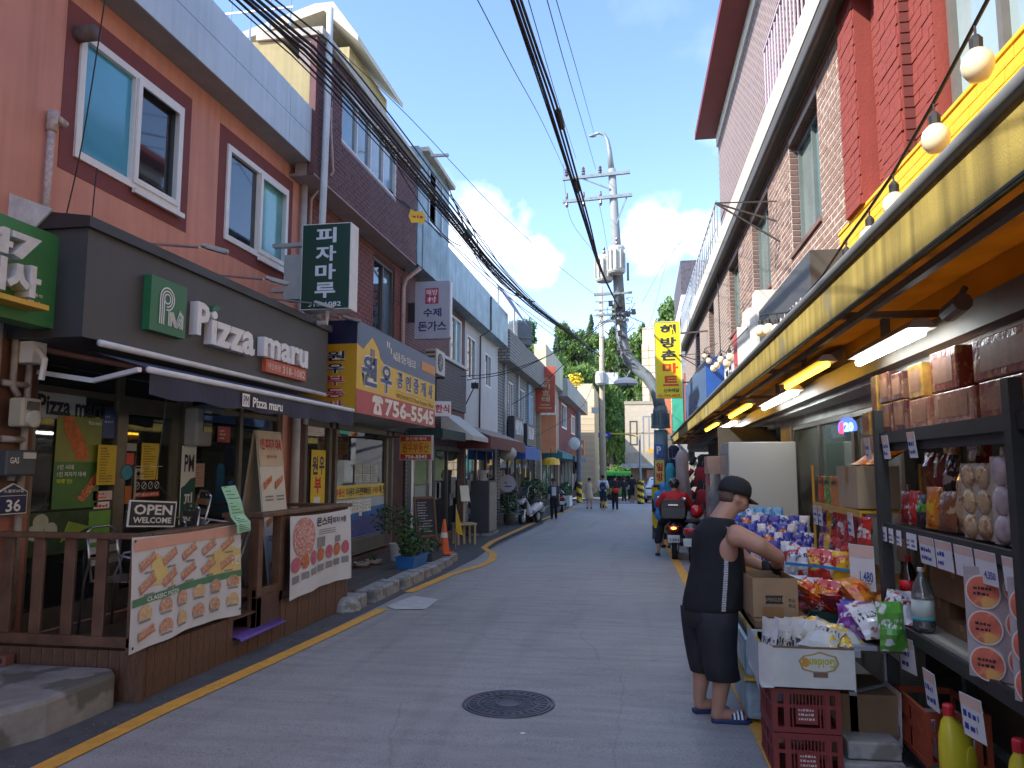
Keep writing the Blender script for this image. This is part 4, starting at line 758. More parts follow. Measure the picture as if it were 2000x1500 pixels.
shop_bays('shop_facade', 'dark glazed shop front under the white awning', 18.7, 21.6, 2.3, 2); shop_bays('shop_facade', 'dark glazed shop front behind the grey cabinet', 22.3, 26.9, 2.4, 3); shop_bays('shop_facade', 'dark glazed shop front under the grey brick building', 27.8, 37.2, 2.5, 5); shop_bays('shop_facade', 'dark glazed shop front under the tan wall past the orange panel', 38.2, 45.8, 2.5, 4); shop_bays('shop_facade', 'dark glazed shop front under the oxblood wall at the bend', 47, 62, 2.6, 6)
gb = lroot('grey_brick_building', 'grey brick building with boxed brick parapet and tall windows', 'building')
gbm = brickmat('brick_map_grey', (.34, .33, .29), (.27, .26, .23), (.09, .085, .08), .24, .12, .018)
HG = [(29.6, 30.9, 3.7, 5.2), (32.6, 34.0, 3.7, 5.2), (35.4, 36.6, 3.7, 5.2)]
wall_mb(MB(), 27.3, 37.6, -.3, 5.7, .25, HG+[(27.8, 37.2, -.2, 2.5)]).build('wall', gbm, gb); MB().box(27.35, -.45, 5.7, 37.6, .3, 6.85).build('parapet', gbm, gb)
MB().box(27.3, .0, 2.5, 27.34, 5, 5.7).box(27.35, .26, -.2, 37.5, 6, 6).build('rear_block', gbm, gb)
for h in HG: window(gb, *h, .02, .06, 2, upvc, [pane_dark, pane_sky], .08)
for u in (28.4, 31.6): pipe(gb, [(u, -.08, 5.7), (u, -.08, 2.6)], .05, M('pvc_pale', (0, 0, 0)), 'downpipe')
MB().box(34.4, -.1, 2.6, 35.2, 0, 5.6).build('blue_column', M('panel_blue', (.2, .3, .4), .6), gb)
MB().box(27.8, .9, -.2, 37.2, 1, 2.6).build('shop_room', dark_in, gb)
wt = thing('water_tank', 'dark blue grey rooftop water tank above the grey brick parapet', 'water tank', (-5.05, 31.4, 6.85))
MB().lathe([(.5, 0), (.52, .05), (.52, .95), (.45, 1.05), (.1, 1.1)], 8).build('tank', M('tank_blue', (.045, .06, .08), .5, var=.2), wt); MB().lathe([(.55, .3), (.55, .34)], 8).build('band', alu_dk, wt)
# ---- dark red house and tall tiled house at the bend
dh = thing('dark_red_house', 'dark red painted house with concrete parapet past the red vertical sign', 'building', (-5.0, 0, 0), LEFT)
HD = [(48.0, 51.2, 4.3, 5.9), (54.5, 57.5, 4.2, 5.6)]
wall_mb(MB(), 37.7, 46.2, -.4, 6.4, .25, [(39.5, 41, 3.8, 5.4), (43, 44.5, 3.8, 5.4), (38.2, 45.8, -.3, 2.5)], -.0).build('wall', M('plaster_tan', (.38, .3, .22), .9, var=.15), dh)
wall_mb(MB(), 46.2, 63, -.4, 6.1, .25, HD+[(47, 62, -.3, 2.6)]).build('red_wall', M('plaster_oxblood', (.16, .035, .035), .8, var=.15), dh)
MB().box(45.9, -.6, 6.1, 63, .3, 7.2).build('parapet', M('concrete_pale2', (.4, .385, .35), .9, var=.2, scale=1.5, streak=.25), dh); MB().box(37.7, .26, -.3, 63, 6, 6.2).build('rear_block', M('plaster_grey', (0, 0, 0)), dh)
MB().box(37.7, -.3, 6.4, 46, .3, 8.0).build('parapet', M('parapet_cream', (.55, .5, .36), .9, var=.2, scale=1.5), dh)
for h in HD+[(39.5, 41, 3.8, 5.4), (43, 44.5, 3.8, 5.4)]: window(dh, *h, .0, .1, 2, upvc, [pane_dark, pane_sky], .1)
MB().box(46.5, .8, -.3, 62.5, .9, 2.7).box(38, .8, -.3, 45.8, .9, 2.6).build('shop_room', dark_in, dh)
th = thing('tiled_house', 'tall narrow beige tiled house beyond the dark red one', 'building', (-5.6, 64, -.35))
MB().box(-3, 0, 0, 1.55, 9, 9.2).build('wall', M('tile_beige', (.52, .44, .3), .8, var=.12), th); tb = MB().box(-.14, -.02, -.24, .14, 0, .24, skip='k').mesh('tile', M('tile_beige2', (.58, .48, .33), .7, var=.15, scale=.8))
for i in range(8):
    for j in range(17): obj('tile', tb, th, (-.45+i*.285, 0, .5+j*.5))
MB().box(-16, .8, 6.3, 6.2, 6.8, 9.8).build('rooftop_sun_block', M('plaster_yellow', (0, 0, 0)), pk)  # block added above the view to keep sun off the market goods
# ================================================================== RIGHT ROW (local x runs back towards the camera, -y towards the street)
def rroot(name, label, cat, group=None): return thing(name, label, cat, (2.04, 0, 0), RIGHT, group)
rb = rroot('brick_market_building', 'long tan brick building with painted red and yellow near end above the market awning', 'building')
btan = M('brick_tan', (.27, .165, .125), .8, var=.3, scale=2.5, bump=.25, bscale=50, spots=((.18, .105, .09), 1.8, .55)); btan2 = M('brick_brown', (.17, .1, .085), .8, var=.3, scale=2.5)
mtan = M('mortar_pale', (.6, .55, .48), .9, var=.1, scale=8)
bpaint = M('brick_paint_red', (.26, .05, .038), .9, var=.12, scale=2, bump=.3, bscale=40, streak=.1); ypaint = M('brick_paint_yellow', (.8, .5, .025), .55, var=.08, scale=2, bump=.25, bscale=40)
WN = [(8.2, 9.66), (11.15, 12.7), (14.25, 15.65), (18.5, 19.7), (22.3, 23.5)]
HR = [(-b, -a, 4.36, 5.76) for a, b in WN]
tw = wall_mb(MB(), -16, -7.2, 2.4, 6.0, .3, HR).build('tan_wall', mtan, rb)
cells = brick_cells(-16, -7.22, 3.1, 6.0, .215, .078, .02, HR)
for h in HR[:2]:   # soldier course over the heads
    pass
lay_bricks(cells, tw, btan, 0, .0035, lambda c: -c[0]-c[2]*.4, 300, mat2=btan2)
MB().box(-28, .0, 2.4, -16, .3, 6.0).build('x', btan, rb) if False else wall_mb(MB(), -28.2, -16, 2.4, 6.0, .3, HR).build('far_wall', brickmat('brick_map_tan', (.28, .175, .13), (.19, .115, .095), (.42, .38, .33), .215, .078, .014), rb)
frame_dk = M('window_frame_green', (.16, .19, .18), .45, metal=.2, var=.12)
for k, h in enumerate(HR):
    w = window(rb, h[0]+.02, h[1]-.02, h[2]+.02, h[3]-.02, .1, .06, 2, frame_dk, [M('pane_curtain', (.17, .22, .21), .12, var=.2, scale=2), M('pane_reflect', (.12, .23, .26), .08, var=.3, scale=1.2)], .08)
    MB().box(h[0]-.02, -.03, h[2]-.05, h[1]+.02, .1, h[2]).build('sill', btan2, w)
    qn = MB(); z = h[2]+.01
    while z < h[3]-.02: qn.box(h[0]-.001, .004, z, h[0]+.008, .098, z+.06).box(h[1]-.008, .004, z, h[1]+.001, .098, z+.06); z += .078
    x = h[0]+.02
    while x < h[1]-.05: qn.box(x, .004, h[3]-.008, x+.062, .098, h[3]+.001); x += .078
    tag(qn.build('jamb_bricks', btan2, w), kind='stuff')
# yellow and red painted near end
yw = wall_mb(MB(), -7.6, 10, 2.4, 3.97, .3, []).build('yellow_wall', ypaint, rb)
MB().box(-7.6, -.012, 3.96, 10, .0, 3.985).build('ledge', ypaint, rb)
lay_bricks(brick_cells(-7.58, -1.5, 2.9, 3.95, .22, .075, .007), yw, ypaint, 0, .006, lambda c: abs(c[0]+5), 300, .0015)
rw = MB().box(-7.2, -.03, 3.985, -6.72, .3, 6.0).build('red_wall', bpaint, rb)
steps = [(-7.2, -6.72, -.03), (-6.7, -6.34, .12), (-6.34, -5.86, .03), (-5.86, -5.46, .12)]
for a, b, y in steps[1:]: MB().box(a, y, 3.985, b, .35, 6.0).build('pier', bpaint, rb)
MB().box(-4.02, .0, 3.985, 10, .3, 6.0).build('pier', bpaint, rb); MB().box(-5.46, .0, 5.62, -4.02, .3, 6.0).build('lintel', bpaint, rb)
rcells = []
for a, b, y in steps+[(-4.02, -2.2, .0)]:
    rcells += [(*c, y) for c in brick_cells(a, b, 3.99, 5.95, .23, .085, .008)]
ub = MB().box(-.5, -1, -.5, .5, 0, .5, skip='k').mesh('brick', bpaint); rr = random.Random(8)
rcells.sort(key=lambda c: abs(c[0]+5.5)+c[2]*.3)
for a, b, c, d, y in rcells[:300]:
    o = obj('brick', ub, rw, ((a+b)/2, y, (c+d)/2)); o.scale = (b-a, .012+rr.uniform(-.004, .004), d-c)
mb = MB()
for a, b, c, d, y in rcells[300:]: mb.box(a, y-.012-rr.uniform(-.004, .004), c, b, y, d, skip='k')
tag(mb.build('brick_courses', bpaint, rw), kind='stuff')
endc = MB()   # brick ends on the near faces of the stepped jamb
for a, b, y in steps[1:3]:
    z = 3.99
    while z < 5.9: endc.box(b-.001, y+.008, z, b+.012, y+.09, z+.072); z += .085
tag(endc.build('brick_ends', M('brick_paint_shaded', (.14, .032, .028), .7, var=.15), rw), kind='stuff')  # red paint darkened to carry the shade of these near faces
window(rb, -5.44, -4.04, 3.99, 5.6, .2, .07, 2, M('window_frame_brown', (.14, .13, .12), .45, var=.15), [M('pane_pale', (.3, .4, .42), .06, var=.25, scale=1.2, spec=1)]*2, .08)
# slab, top floor, eave, railings
sb = MB().box(-28.3, -.2, 6.12, 10, .3, 6.44).build('slab', M('slab_cream', (.58, .54, .45), .85, var=.12, scale=2, streak=.15), rb)
MB().box(-28.3, -.19, 6.0, 2, .3, 6.119).build('soffit', M('soffit_dark', (.09, .085, .08), .7), rb)
MB().tube([(-28.2, -.16, 5.96), (2, -.16, 5.96)], .05, 8).build('gutter', M('gutter_dark', (.1, .1, .1), .5), rb, smooth=True)
bpur = brickmat('brick_map_purple', (.2, .12, .11), (.14, .085, .085), (.33, .29, .28), .215, .078, .014)
wall_mb(MB(), -17.35, 2, 6.44, 9.2, .25, [(-10.4, -8.6, 6.5, 8.6)], .08).build('top_wall', bpur, rb)
MB().box(-10.4, .9, 6.44, -8.6, 1, 8.7).build('balcony_back', M('plaster_plum', (.12, .05, .07), .8, var=.2), rb)
MB().box(-17.35, .33, 6.44, -17.1, 6, 9.4).build('top_end', bpur, rb); MB().box(-28.2, .3, 2.4, 10, 6, 6.4).build('rear_block', M('plaster_grey', (0, 0, 0)), rb)
MB().box(-17.4, .04, 9.1, 2, .3, 9.4).build('cornice_board', M('board_white', (.68, .66, .6), .7, var=.08), rb)
MB().box(-17.6, -.42, 9.4, 2, 1.5, 9.55).build('eave', M('eave_red', (.17, .025, .03), .6, var=.1), rb)
rl1 = MB().bar((-10.5, -.1, 7.5), (-8.0, -.1, 7.5), .035).build('railing', M('rail_mauve', (.45, .36, .42), .5), rb)
for k in range(14): MB().tube([(-10.45+k*.185, -.1, 6.44), (-10.45+k*.185, -.1, 7.5)], .014, 6).build('baluster', M('rail_mauve', (0, 0, 0)), rl1)
rl2 = MB().bar((-28.1, -.1, 7.5), (-16.5, -.1, 7.5), .04).bar((-28.1, -.1, 6.95), (-16.5, -.1, 6.95), .025).build('railing', alu, rb)
for k in range(25): MB().tube([(-28.1+k*.483, -.1, 6.44), (-28.1+k*.483, -.1, 7.5)], .018, 6).build('baluster', alu, rl2)
MB().tube([(-17.0, -.16, 6.3), (-17.0, -.06, 6), (-17.0, -.05, 2.8)], .012, 5).build('cable', ink, rb)
for y0, z0 in ((8.9, 4.95), (17.2, 4.1)):
    b = MB().bar((-y0-1.6, -.02, z0+.12), (-y0-1.4, -.85, z0+.35), .02).bar((-y0-1.5, 0, z0-.2), (-y0-1.4, -.85, z0+.35), .02).bar((-y0-1.6, 0, z0+.4), (-y0-1.4, -.85, z0+.35), .015)
    b.build('sign_bracket', alu_dk, rb)
# ground floor of the market building
gfw = wall_mb(MB(), -28.2, 1.5, -.4, 2.4, .2, [(-10.3, .9, -.3, 2.25), (-27.8, -11, -.3, 2.3)], .02).build('ground_wall', M('plaster_dirty', (0, 0, 0)), rb)
MB().box(-28, 3.2, -.4, 10, 3.3, 2.7).build('shop_back', M('shop_back', (.3, .28, .22), .9, var=.3), rb); MB().box(-28, .2, 2.3, 10, 3.2, 2.4).build('shop_ceiling', M('shop_ceiling', (.3, .29, .26), .9), rb)
sfm = MB()
for u in (-10.25, -8.9, -7.6, -6.3): sfm.box(u-.04, .03, -.3, u+.04, .1, 2.25)
sfm.box(-10.3, .03, 2.2, -6.3, .1, 2.3); sfm.box(-10.3, .03, -.3, -6.3, .1, .3); sfm.build('shopfront_frame', alu_dk, rb)
gg = glass('shop_glass_green', (.45, .6, .5), .3)
for a, b in ((-10.2, -8.94), (-8.86, -7.64), (-7.56, -6.34)): MB().box(a, .06, .3, b, .066, 2.2).build('shop_window', gg, rb)

# neighbours beyond: slate roofed house, blue/teal fronts, tall sunlit tiled apartment house
sh = thing('slate_roofed_house', 'dark shingled attic gable with white band rising behind the brick building', 'building', (1.75, 30.5, 0))
MB().box(0, 0, -.3, 6, 6, 7.9).build('wall', M('wall_slate', (.2, .2, .22), .9, var=.2), sh); MB().box(-.1, -.1, 7.9, 6, 6, 8.6).build('band', white, sh); MB().box(-.1, -.1, 8.6, 6.1, 6.1, 10.0).build('shingle_roof', M('shingle', (.09, .08, .1), .85, var=.4, scale=9, bump=.6, bscale=20), sh)
ap = thing('tiled_apartment_house', 'sunlit cream tiled apartment house with green windows at the bend in the street', 'building', (.1, 62, -.8)); ap.rotation_euler = (0, 0, R(-14))
AX, AZ = 5.4, 12.5
win_ap = [(a, a+1.15, z, z+1.9) for z in (1.6, 4.6, 7.7) for a in (.85, 3.2)]
awl = wall_mb(MB(), 0, AX, 0, AZ, .3, win_ap).build('wall', M('tile_joint', (.2, .16, .11), .9), ap); MB().box(0, .3, 0, AX, 10, AZ-.2).box(-.0, .31, AZ-.2, AX, 4, AZ+1.5).build('rear_block', M('tile_cream_side', (.5, .42, .31), .8, var=.1), ap)
tmat = M('tile_cream', (.6, .46, .3), .6, var=.14, scale=.8); tmesh = MB().box(-.5, -1, -.5, .5, 0, .5, skip='k').mesh('tile', tmat)
for i in range(9):
    for j in range(21):
        a, b, c, d = i*.6+.025, i*.6+.575, j*.6+.025, j*.6+.575
        if any(h[0]-.03 < (a+b)/2 < h[1]+.03 and h[2]-.1 < (c+d)/2 < h[3]+.1 for h in win_ap): continue
        o = obj('tile', tmesh, awl, ((a+b)/2, 0, (c+d)/2)); o.scale = (b-a, .03, d-c)
for h in win_ap: window(ap, *h, .05, .08, 1, alu_dk, M('pane_teal', (.12, .3, .27), .1, var=.3, scale=2), .1)
la = thing('apartment_annex', 'lower cream annex with balcony beside the tiled apartment house', 'building', (-1.3, 60.5, -.75))
MB().box(0, 0, 2.8, 2.6, 5, 7.5).build('wall', M('tile_cream_side', (0, 0, 0)), la); MB().box(-.3, -.8, 2.5, 2.5, 0, 2.85).build('balcony', M('concrete_pale2', (0, 0, 0)), la)
MB().box(.4, 0, 0, 2.6, 5, 2.8).build('shop', M('wall_brown', (.25, .16, .1), .9), la)
MB().box(-.05, -.05, 7.5, 2.7, 5, 7.75).box(.2, -.7, 2.85, 2.4, -.64, 3.7).build('coping', M('coping', (.35, .3, .22), .8), la); MB().box(-.02, -.03, 5.2, 2.62, 0, 5.3).build('string_course', M('coping', (0, 0, 0)), la)
window(la, .35, .95, 4.3, 6.2, -.03, .08, 1, alu_dk, pane_dark, .1); window(la, 1.35, 2.3, 3.6, 6.6, -.03, .08, 2, alu, [M('pane_teal', (0, 0, 0))]*2, .1)
tg = thing('teal_corner_shop', 'narrow teal and grey shop front squeezed beyond the market awning', 'building', (1.25, 29.2, -.3)); MB().box(.1, 0, 0, 1.5, 1.2, 6.0).build('wall', M('plaster_grey2', (.35, .37, .38), .9, var=.2), tg)
MB().box(-.1, -.06, 3.4, .3, 0, 5.4).build('teal_banner', M('banner_teal', (.05, .4, .27), .6, var=.2, scale=4), tg); MB().box(-.42, -.06, 3.3, -.14, 0, 5.2).build('orange_banner', M('banner_orange', (.6, .2, .1), .6, var=.2), tg); MB().box(.34, -.06, 3.3, .5, 0, 5.6).build('red_banner', M('banner_brick', (.4, .13, .1), .6), tg)

# ================================================================== THE MARKET AWNING
ma = thing('market_awning', 'long mustard yellow awning with stained front band over the market stalls', 'awning', (0, 0, 0))
must = M('awning_band', (.34, .26, .06), .85, var=.3, scale=1.3, bump=.25, bscale=120, streak=.5, spots=((.2, .17, .08), 2.2, .6)); orng = translucent('awning_fabric', (.45, .25, .05), .42)
Y0, Y1 = -8.0, 28.5
AX_ = lambda y: 1.11-.0022*(y-2)
ys = [Y0+k*(Y1-Y0)/44 for k in range(45)]; fb = MB(); tp = MB(); un = MB()
rr = random.Random(2)
pb = [(AX_(y)+rr.uniform(-.008, .008), y, 2.555+.0018*(y-2)+rr.uniform(-.006, .006)) for y in ys]
for i in range(44):
    a, b = ys[i], ys[i+1]; ta, tb_ = 2.80+.0018*(a-2), 2.80+.0018*(b-2)
    fb.add([(AX_(a), a, ta), (AX_(b), b, tb_), pb[i+1], pb[i]], [(0, 1, 2, 3)]).add([(AX_(a)+.012, a, ta), (AX_(b)+.012, b, tb_), (pb[i+1][0]+.012, b, pb[i+1][2]), (pb[i][0]+.012, a, pb[i][2])], [(3, 2, 1, 0)])
    tp.add([(AX_(a), a, ta), (AX_(b), b, tb_), (2.03, b, 2.93), (2.03, a, 2.93)], [(0, 3, 2, 1)]); un.add([(AX_(a)+.02, a, ta-.02), (AX_(b)+.02, b, tb_-.02), (2.03, b, 2.9), (2.03, a, 2.9)], [(0, 1, 2, 3)])
fb.build('front_band', must, ma); tp.build('roof_fabric', orng, ma); un.build('underside', orng, ma)
MB().tube([(AX_(Y0)-.01, Y0, 2.815), (AX_(Y1)-.01, Y1, 2.86)], .028, 8).build('front_pipe', M('pipe_dark', (.13, .14, .15), .5), ma, smooth=True)
MB().tube([(AX_(Y0)-.012, Y0, 2.553), (AX_(Y1)-.012, Y1, 2.6)], .008, 6).build('hem', M('hem_dark', (.1, .11, .09), .6), ma)
MB().add([(AX_(Y1), Y1+.02, 2.85), (2.03, Y1+.02, 2.93), (1.9, Y1+.02, 2.6), (AX_(Y1), Y1+.02, 2.6)], [(0, 1, 2, 3)]).build('end_flap', must, ma)
bm_ = MB(); bm_.box(1.62, Y0, 2.4, 1.72, Y1, 2.55); bm_.box(1.3, Y0, 2.62, 1.34, Y1, 2.66); bm_.build('beam', M('beam_brown', (.17, .14, .11), .6, var=.2, scale=4), ma)
for k in range(10): MB().box(1.12, 2.2+k*2.8, 2.66, 2.0, 2.25+k*2.8, 2.7).build('rafter', M('beam_brown', (0, 0, 0)), ma)
MB().box(1.72, Y0, 2.36, 2.03, 11, 2.4).build('canopy_panel', M('panel_grey', (.4, .38, .34), .6, var=.15), ma)
lampw = M('lamp_white', (.85, .95, 1), .5, var=0, emit=7); lampy = M('lamp_yellow', (1, .55, .03), .5, var=0, emit=2.6)
hous = M('lamp_housing', (.35, .29, .24), .5, var=.15)
for lab, x, a, b, z, m in (('white fluorescent tube lamp under the awning, the near one', 1.45, 4.2, 5.4, 2.45, lampw), ('yellow tube lamp under the awning, the near one', 1.38, 5.95, 7.6, 2.52, lampy), ('white fluorescent tube lamp under the awning, second in the row', 1.45, 7.5, 9.5, 2.46, lampw), ('yellow tube lamp under the awning, second in the row', 1.38, 10.1, 12.4, 2.55, lampy), ('white fluorescent tube lamp under the awning, third in the row', 1.45, 12.3, 14.2, 2.46, lampw), ('yellow tube lamp under the awning, farthest in the row', 1.38, 14.4, 17, 2.56, lampy)):
    t = thing('tube_lamp', lab, 'lamp', (x, (a+b)/2, z), 0, 'tube lamps under the market awning'); h = (b-a)/2
    MB().prism([(-.03, .05), (.03, .05), (.075, .0), (-.075, .0)], -h, h, 'y').build('housing', hous, t); MB().tube([(0, -h+.02, -.022), (0, h-.02, -.022)], .026, 8).build('tube', m, t); MB().box(-.02, -.03, .05, .02, .03, .16).build('bracket', alu_dk, t)
cm = thing('camera_dome', 'small dark security camera fixed to the beam under the awning', 'camera', (1.5, 3.9, 2.5)); MB().tube([(0, -.09, 0), (0, .09, -.02)], .045, 10).build('body', alu_dk, cm); MB().tube([(0, 0, 0), (.05, 0, .09)], .015, 6).build('bracket', alu_dk, cm)
# string lights
st_ = thing('light_string', 'black cable with round white globe bulbs strung along the awning edge', 'string lights', (0, 0, 0))
wire = M('cable_black', (.02, .02, .024), .6)
nodes = [(1.3, 2.2, 3.62), (1.3, 3.03, 3.43), (1.3, 3.47, 3.33), (1.3, 4.04, 3.23), (1.3, 4.47, 3.19), (1.3, 4.98, 3.16), (1.3, 5.6, 3.1), (1.3, 6.5, 3.08), (1.3, 6.95, 3.1), (1.3, 7.5, 3.2), (1.3, 8.0, 3.3), (1.3, 8.5, 3.38)]
MB().tube(nodes, .009, 5).build('cable', wire, st_)
far = [(1.35, 11.9, 3.58), (1.35, 12.35, 3.55), (1.35, 13.2, 3.72), (1.35, 13.9, 3.72), (1.35, 14.6, 3.76), (1.35, 15.5, 4.03), (1.35, 16.5, 4.26)]
MB().tube([(1.7, 11.2, 3.9)]+far+[(1.7, 17.3, 4.5)], .008, 5).build('cable', wire, st_); MB().tube([(1.3, 8.5, 3.38), (1.5, 9.5, 3.6), (1.7, 11.2, 3.9)], .008, 5).build('cable', wire, st_)
gl_ = M('globe_cream', (.8, .72, .5), .18, var=.05, spec=.6, coat=.4); bmsh = MB().lathe([(.012, -.105), (.035, -.1), (.054, -.07), (.06, -.04), (.054, -.01), (.03, .018)], 14).mesh('globe', gl_, True); smsh = MB().lathe([(.024, .0), (.026, .06), (.012, .08), (.005, .085), (.005, .13)], 8).mesh('socket', wire)
for p in nodes[1:]+far:
    b = obj('globe', bmsh, st_, (p[0], p[1], p[2]-.125)); obj('socket', smsh, b, (0, 0, .0))
# signs on the facade over the awning
ds = thing('phone_sign', 'dark grey box sign with white phone number lettering above the awning', 'sign', (2.04, 0, 0), RIGHT); MB().box(-10.3, -.33, 3.05, -7.4, .0, 3.78).build('box', M('sign_graphite', (.06, .06, .062), .5, var=.08), ds)
letters(MB(), '02-794-4029', -9.6, 3.12, -7.75, 3.42, -.334, .02).build('lettering', white, ds)
ws = thing('market_letters_sign', 'thick white raised sign shapes with red edge on the brick wall above the awning', 'sign', (2.04, 0, 0), RIGHT)
MB().prism([(-10.95, 3.2), (-10.4, 3.2), (-10.4, 4.1), (-10.62, 4.1), (-10.75, 3.9), (-10.95, 3.9)], -.35, 0).build('letter', M('sign_bone', (.68, .67, .6), .5, var=.1, scale=6), ws); MB().prism([(-12.6, 3.2), (-11.3, 3.2), (-11.3, 4.05), (-11.9, 4.1), (-12.1, 3.9), (-12.6, 4.0)], -.3, 0).build('letter', M('sign_bone', (0, 0, 0)), ws); MB().box(-13.2, -.28, 3.2, -12.7, 0, 3.95).build('red_letter', M('sign_red', (0, 0, 0)), ws)
bs = thing('blue_sign', 'blue box sign with faint lettering above the far part of the awning', 'sign', (2.04, 0, 0), RIGHT)
MB().box(-22.7, -.42, 3.0, -16.6, 0, 4.1).build('box', M('sign_steel_blue', (.07, .13, .25), .5, var=.08), bs); MB().box(-16.599, -.42, 3.0, -16.58, 0, 4.1).build('end_cap', M('sign_blue', (.02, .09, .35), .4), bs)
letters(MB(), '부동산', -21.5, 3.2, -18.5, 3.7, -.425, .0).build('lettering', M('letter_dim', (.25, .32, .42), .5), bs)
MB().box(-15.2, -.2, 2.95, -13.9, 0, 3.75).build('white_panel', white, bs); letters(MB(), '고물', -15.0, 3.05, -14.1, 3.6, -.204, .03).build('lettering', ink, bs)
bn = thing('market_banner', 'tall yellow vertical market sign with black and red Korean letters', 'sign', (.38, 20, 3.53)); bn.rotation_euler = (0, R(-.6), 0)
MB().box(0, 0, 0, .68, .14, 2.02).build('box', M('banner_lemon', (.85, .68, .01), .45, var=.04), bn); MB().box(.0, -.01, 2.0, .68, .0, 2.02).box(.0, -.01, 0, .02, .0, 2.0).box(.66, -.01, 0, .68, 0, 2.0).build('trim', M('trim_cream', (.75, .7, .45), .5), bn)
column(MB(), '해방촌', .36, .4, 1.97, .95, -.005, .035, .2).build('lettering', M('ink_char', (.03, .035, .045), .5), bn); column(MB(), '마트', .39, .4, .95, .28, -.005, .04, .2).build('lettering', M('letter_red', (.75, .05, .01), .5), bn)
letters(MB(), '신속배달', .2, .15, .6, .25, -.005, .02).build('lettering', ink, bn); letters(MB(), '02-794-4029', .06, .03, .62, .1, -.005, .02).build('lettering', M('letter_red', (0, 0, 0)), bn)
MB().bar((.68, .07, 1.7), (1.7, .07, 1.75), .04).bar((.68, .07, .4), (1.7, .07, .45), .04).build('bracket', alu_dk, bn)
# ================================================================== THE WOODEN DECK AND ITS THINGS
dk = thing('wooden_deck', 'brown stained wooden deck with board skirt, rails and step in front of the pizza shop', 'deck', (0, 0, 0))
wood = M('wood_stain', (.15, .078, .045), .55, var=.35, scale=4, bump=.35, bscale=30, streak=.2); wood2 = M('wood_stain_dark', (.1, .05, .035), .5, var=.3, scale=4, bump=.3)
DX0, DX1, DY0, DY1, DZ = -5.17, -3.87, 5.47, 9.7, .3
rr = random.Random(12)
bmv = MB().box(-.5, -.5, 0, .5, .5, 1).mesh('board', wood)
def board(x0, x1, y0, y1, z0, z1):
    o = obj('board', bmv, dk, ((x0+x1)/2, (y0+y1)/2, z0)); o.scale = (x1-x0, y1-y0, z1-z0); return o
y = DY0
while y < DY1-.05:                                   # skirt boards along the street
    w = .098; top = DZ+.02 if not (6.84 < y+.05 < 7.86) else .1
    board(DX1, DX1+.022+rr.uniform(-.003, .003), y, y+w-.005, road_z(y)-.02, top); y += w
x = DX0
while x < DX1-.02: board(x, x+.093, DY0-.022, DY0+rr.uniform(-.003, .003), road_z(5.4)-.02, DZ+.02); x += .098
x = DX0
while x < DX1-.02: board(x, min(x+.108, DX1), DY0+.01, DY1, DZ-.02, DZ+rr.uniform(-.001, .002)); x += .113
for x0, x1 in ((-4.25, -4.07), (-4.06, -3.88)): board(x0, x1, 6.86, 7.84, .08, .1)
wood_l = M('wood_rail', (.16, .085, .05), .5, var=.3, scale=5, bump=.3, streak=.15)
def rail(x0, y0, z0, x1, y1, z1, name='rail', m=wood_l): return MB().box(x0, y0, z0, x1, y1, z1).build(name, m, dk, bevel=.006)
rail(DX0, DY0-.05, 1.17, DX1+.03, DY0+.07, 1.21); rail(DX0, DY0-.02, .34, DX1, DY0+.03, .42)
for x in (-5.06, -4.78, -4.5, -4.22): rail(x-.05, DY0-.01, .42, x+.05, DY0+.02, 1.17, 'baluster')
rail(DX1-.09, DY0-.02, .0, DX1+.02, DY0+.09, 1.17, 'post'); rail(DX1-.09, 6.74, .3, DX1+.02, 6.84, 1.17, 'post')
rail(DX1-.1, DY0+.08, 1.17, DX1+.04, 6.86, 1.21); rail(DX1-.03, DY0+.1, .36, DX1+.01, 6.74, .44)
for k in range(5): rail(DX1-.035, 5.72+k*.22, .44, DX1-.005, 5.81+k*.22, 1.17, 'baluster')
rail(DX1-.1, 7.28, 1.22, DX1+.06, 9.7, 1.265); rail(DX1-.4, 7.28, 1.22, DX1-.1, 7.42, 1.265); rail(DX1-.05, 7.86, .32, DX1, 9.68, 1.22, 'rail_panel', wood2)
for x, y in ((DX1-.09, 7.3), (DX1-.38, 7.3), (DX1-.09, 7.78), (DX1-.09, 9.58)): rail(x, y, .1 if y < 7.5 else .3, x+.1, y+.1, 1.22, 'post')
rail(DX1-.38, 7.32, .42, DX1, 7.38, .5); rail(DX1-.05, 7.3, .42, DX1, 7.86, .5); rail(DX1-.05, 7.3, .1, DX1+.01, 7.86, .42, 'rail_panel', wood2)
rail(DX0+.02, 9.6, .3, DX1, 9.66, 1.1, 'rail_panel', wood2); rail(DX0, 9.56, 1.22, DX1, 9.7, 1.26)
MB().box(-5.19, 5.42, .5, -5.15, 5.46, .62).build('hinge', alu_dk, dk)
MB().box(-5.1, 9.72, -.1, -3.95, 10.2, .06).build('end_step', wood2, dk)
bb = thing('loose_brick', 'reddish brick with three holes lying on the concrete step against the deck', 'brick', (-4.98, 5.36, .2)); MB().box(-.1, -.045, 0, .1, .045, .075).build('body', M('brick_loose', (.22, .09, .06), .85, var=.2, scale=8, bump=.3), bb, bevel=.004)
for k in (-1, 0, 1): MB().box(.055*k-.015, -.0465, .02, .055*k+.015, -.044, .055).build('hole', ink, bb)
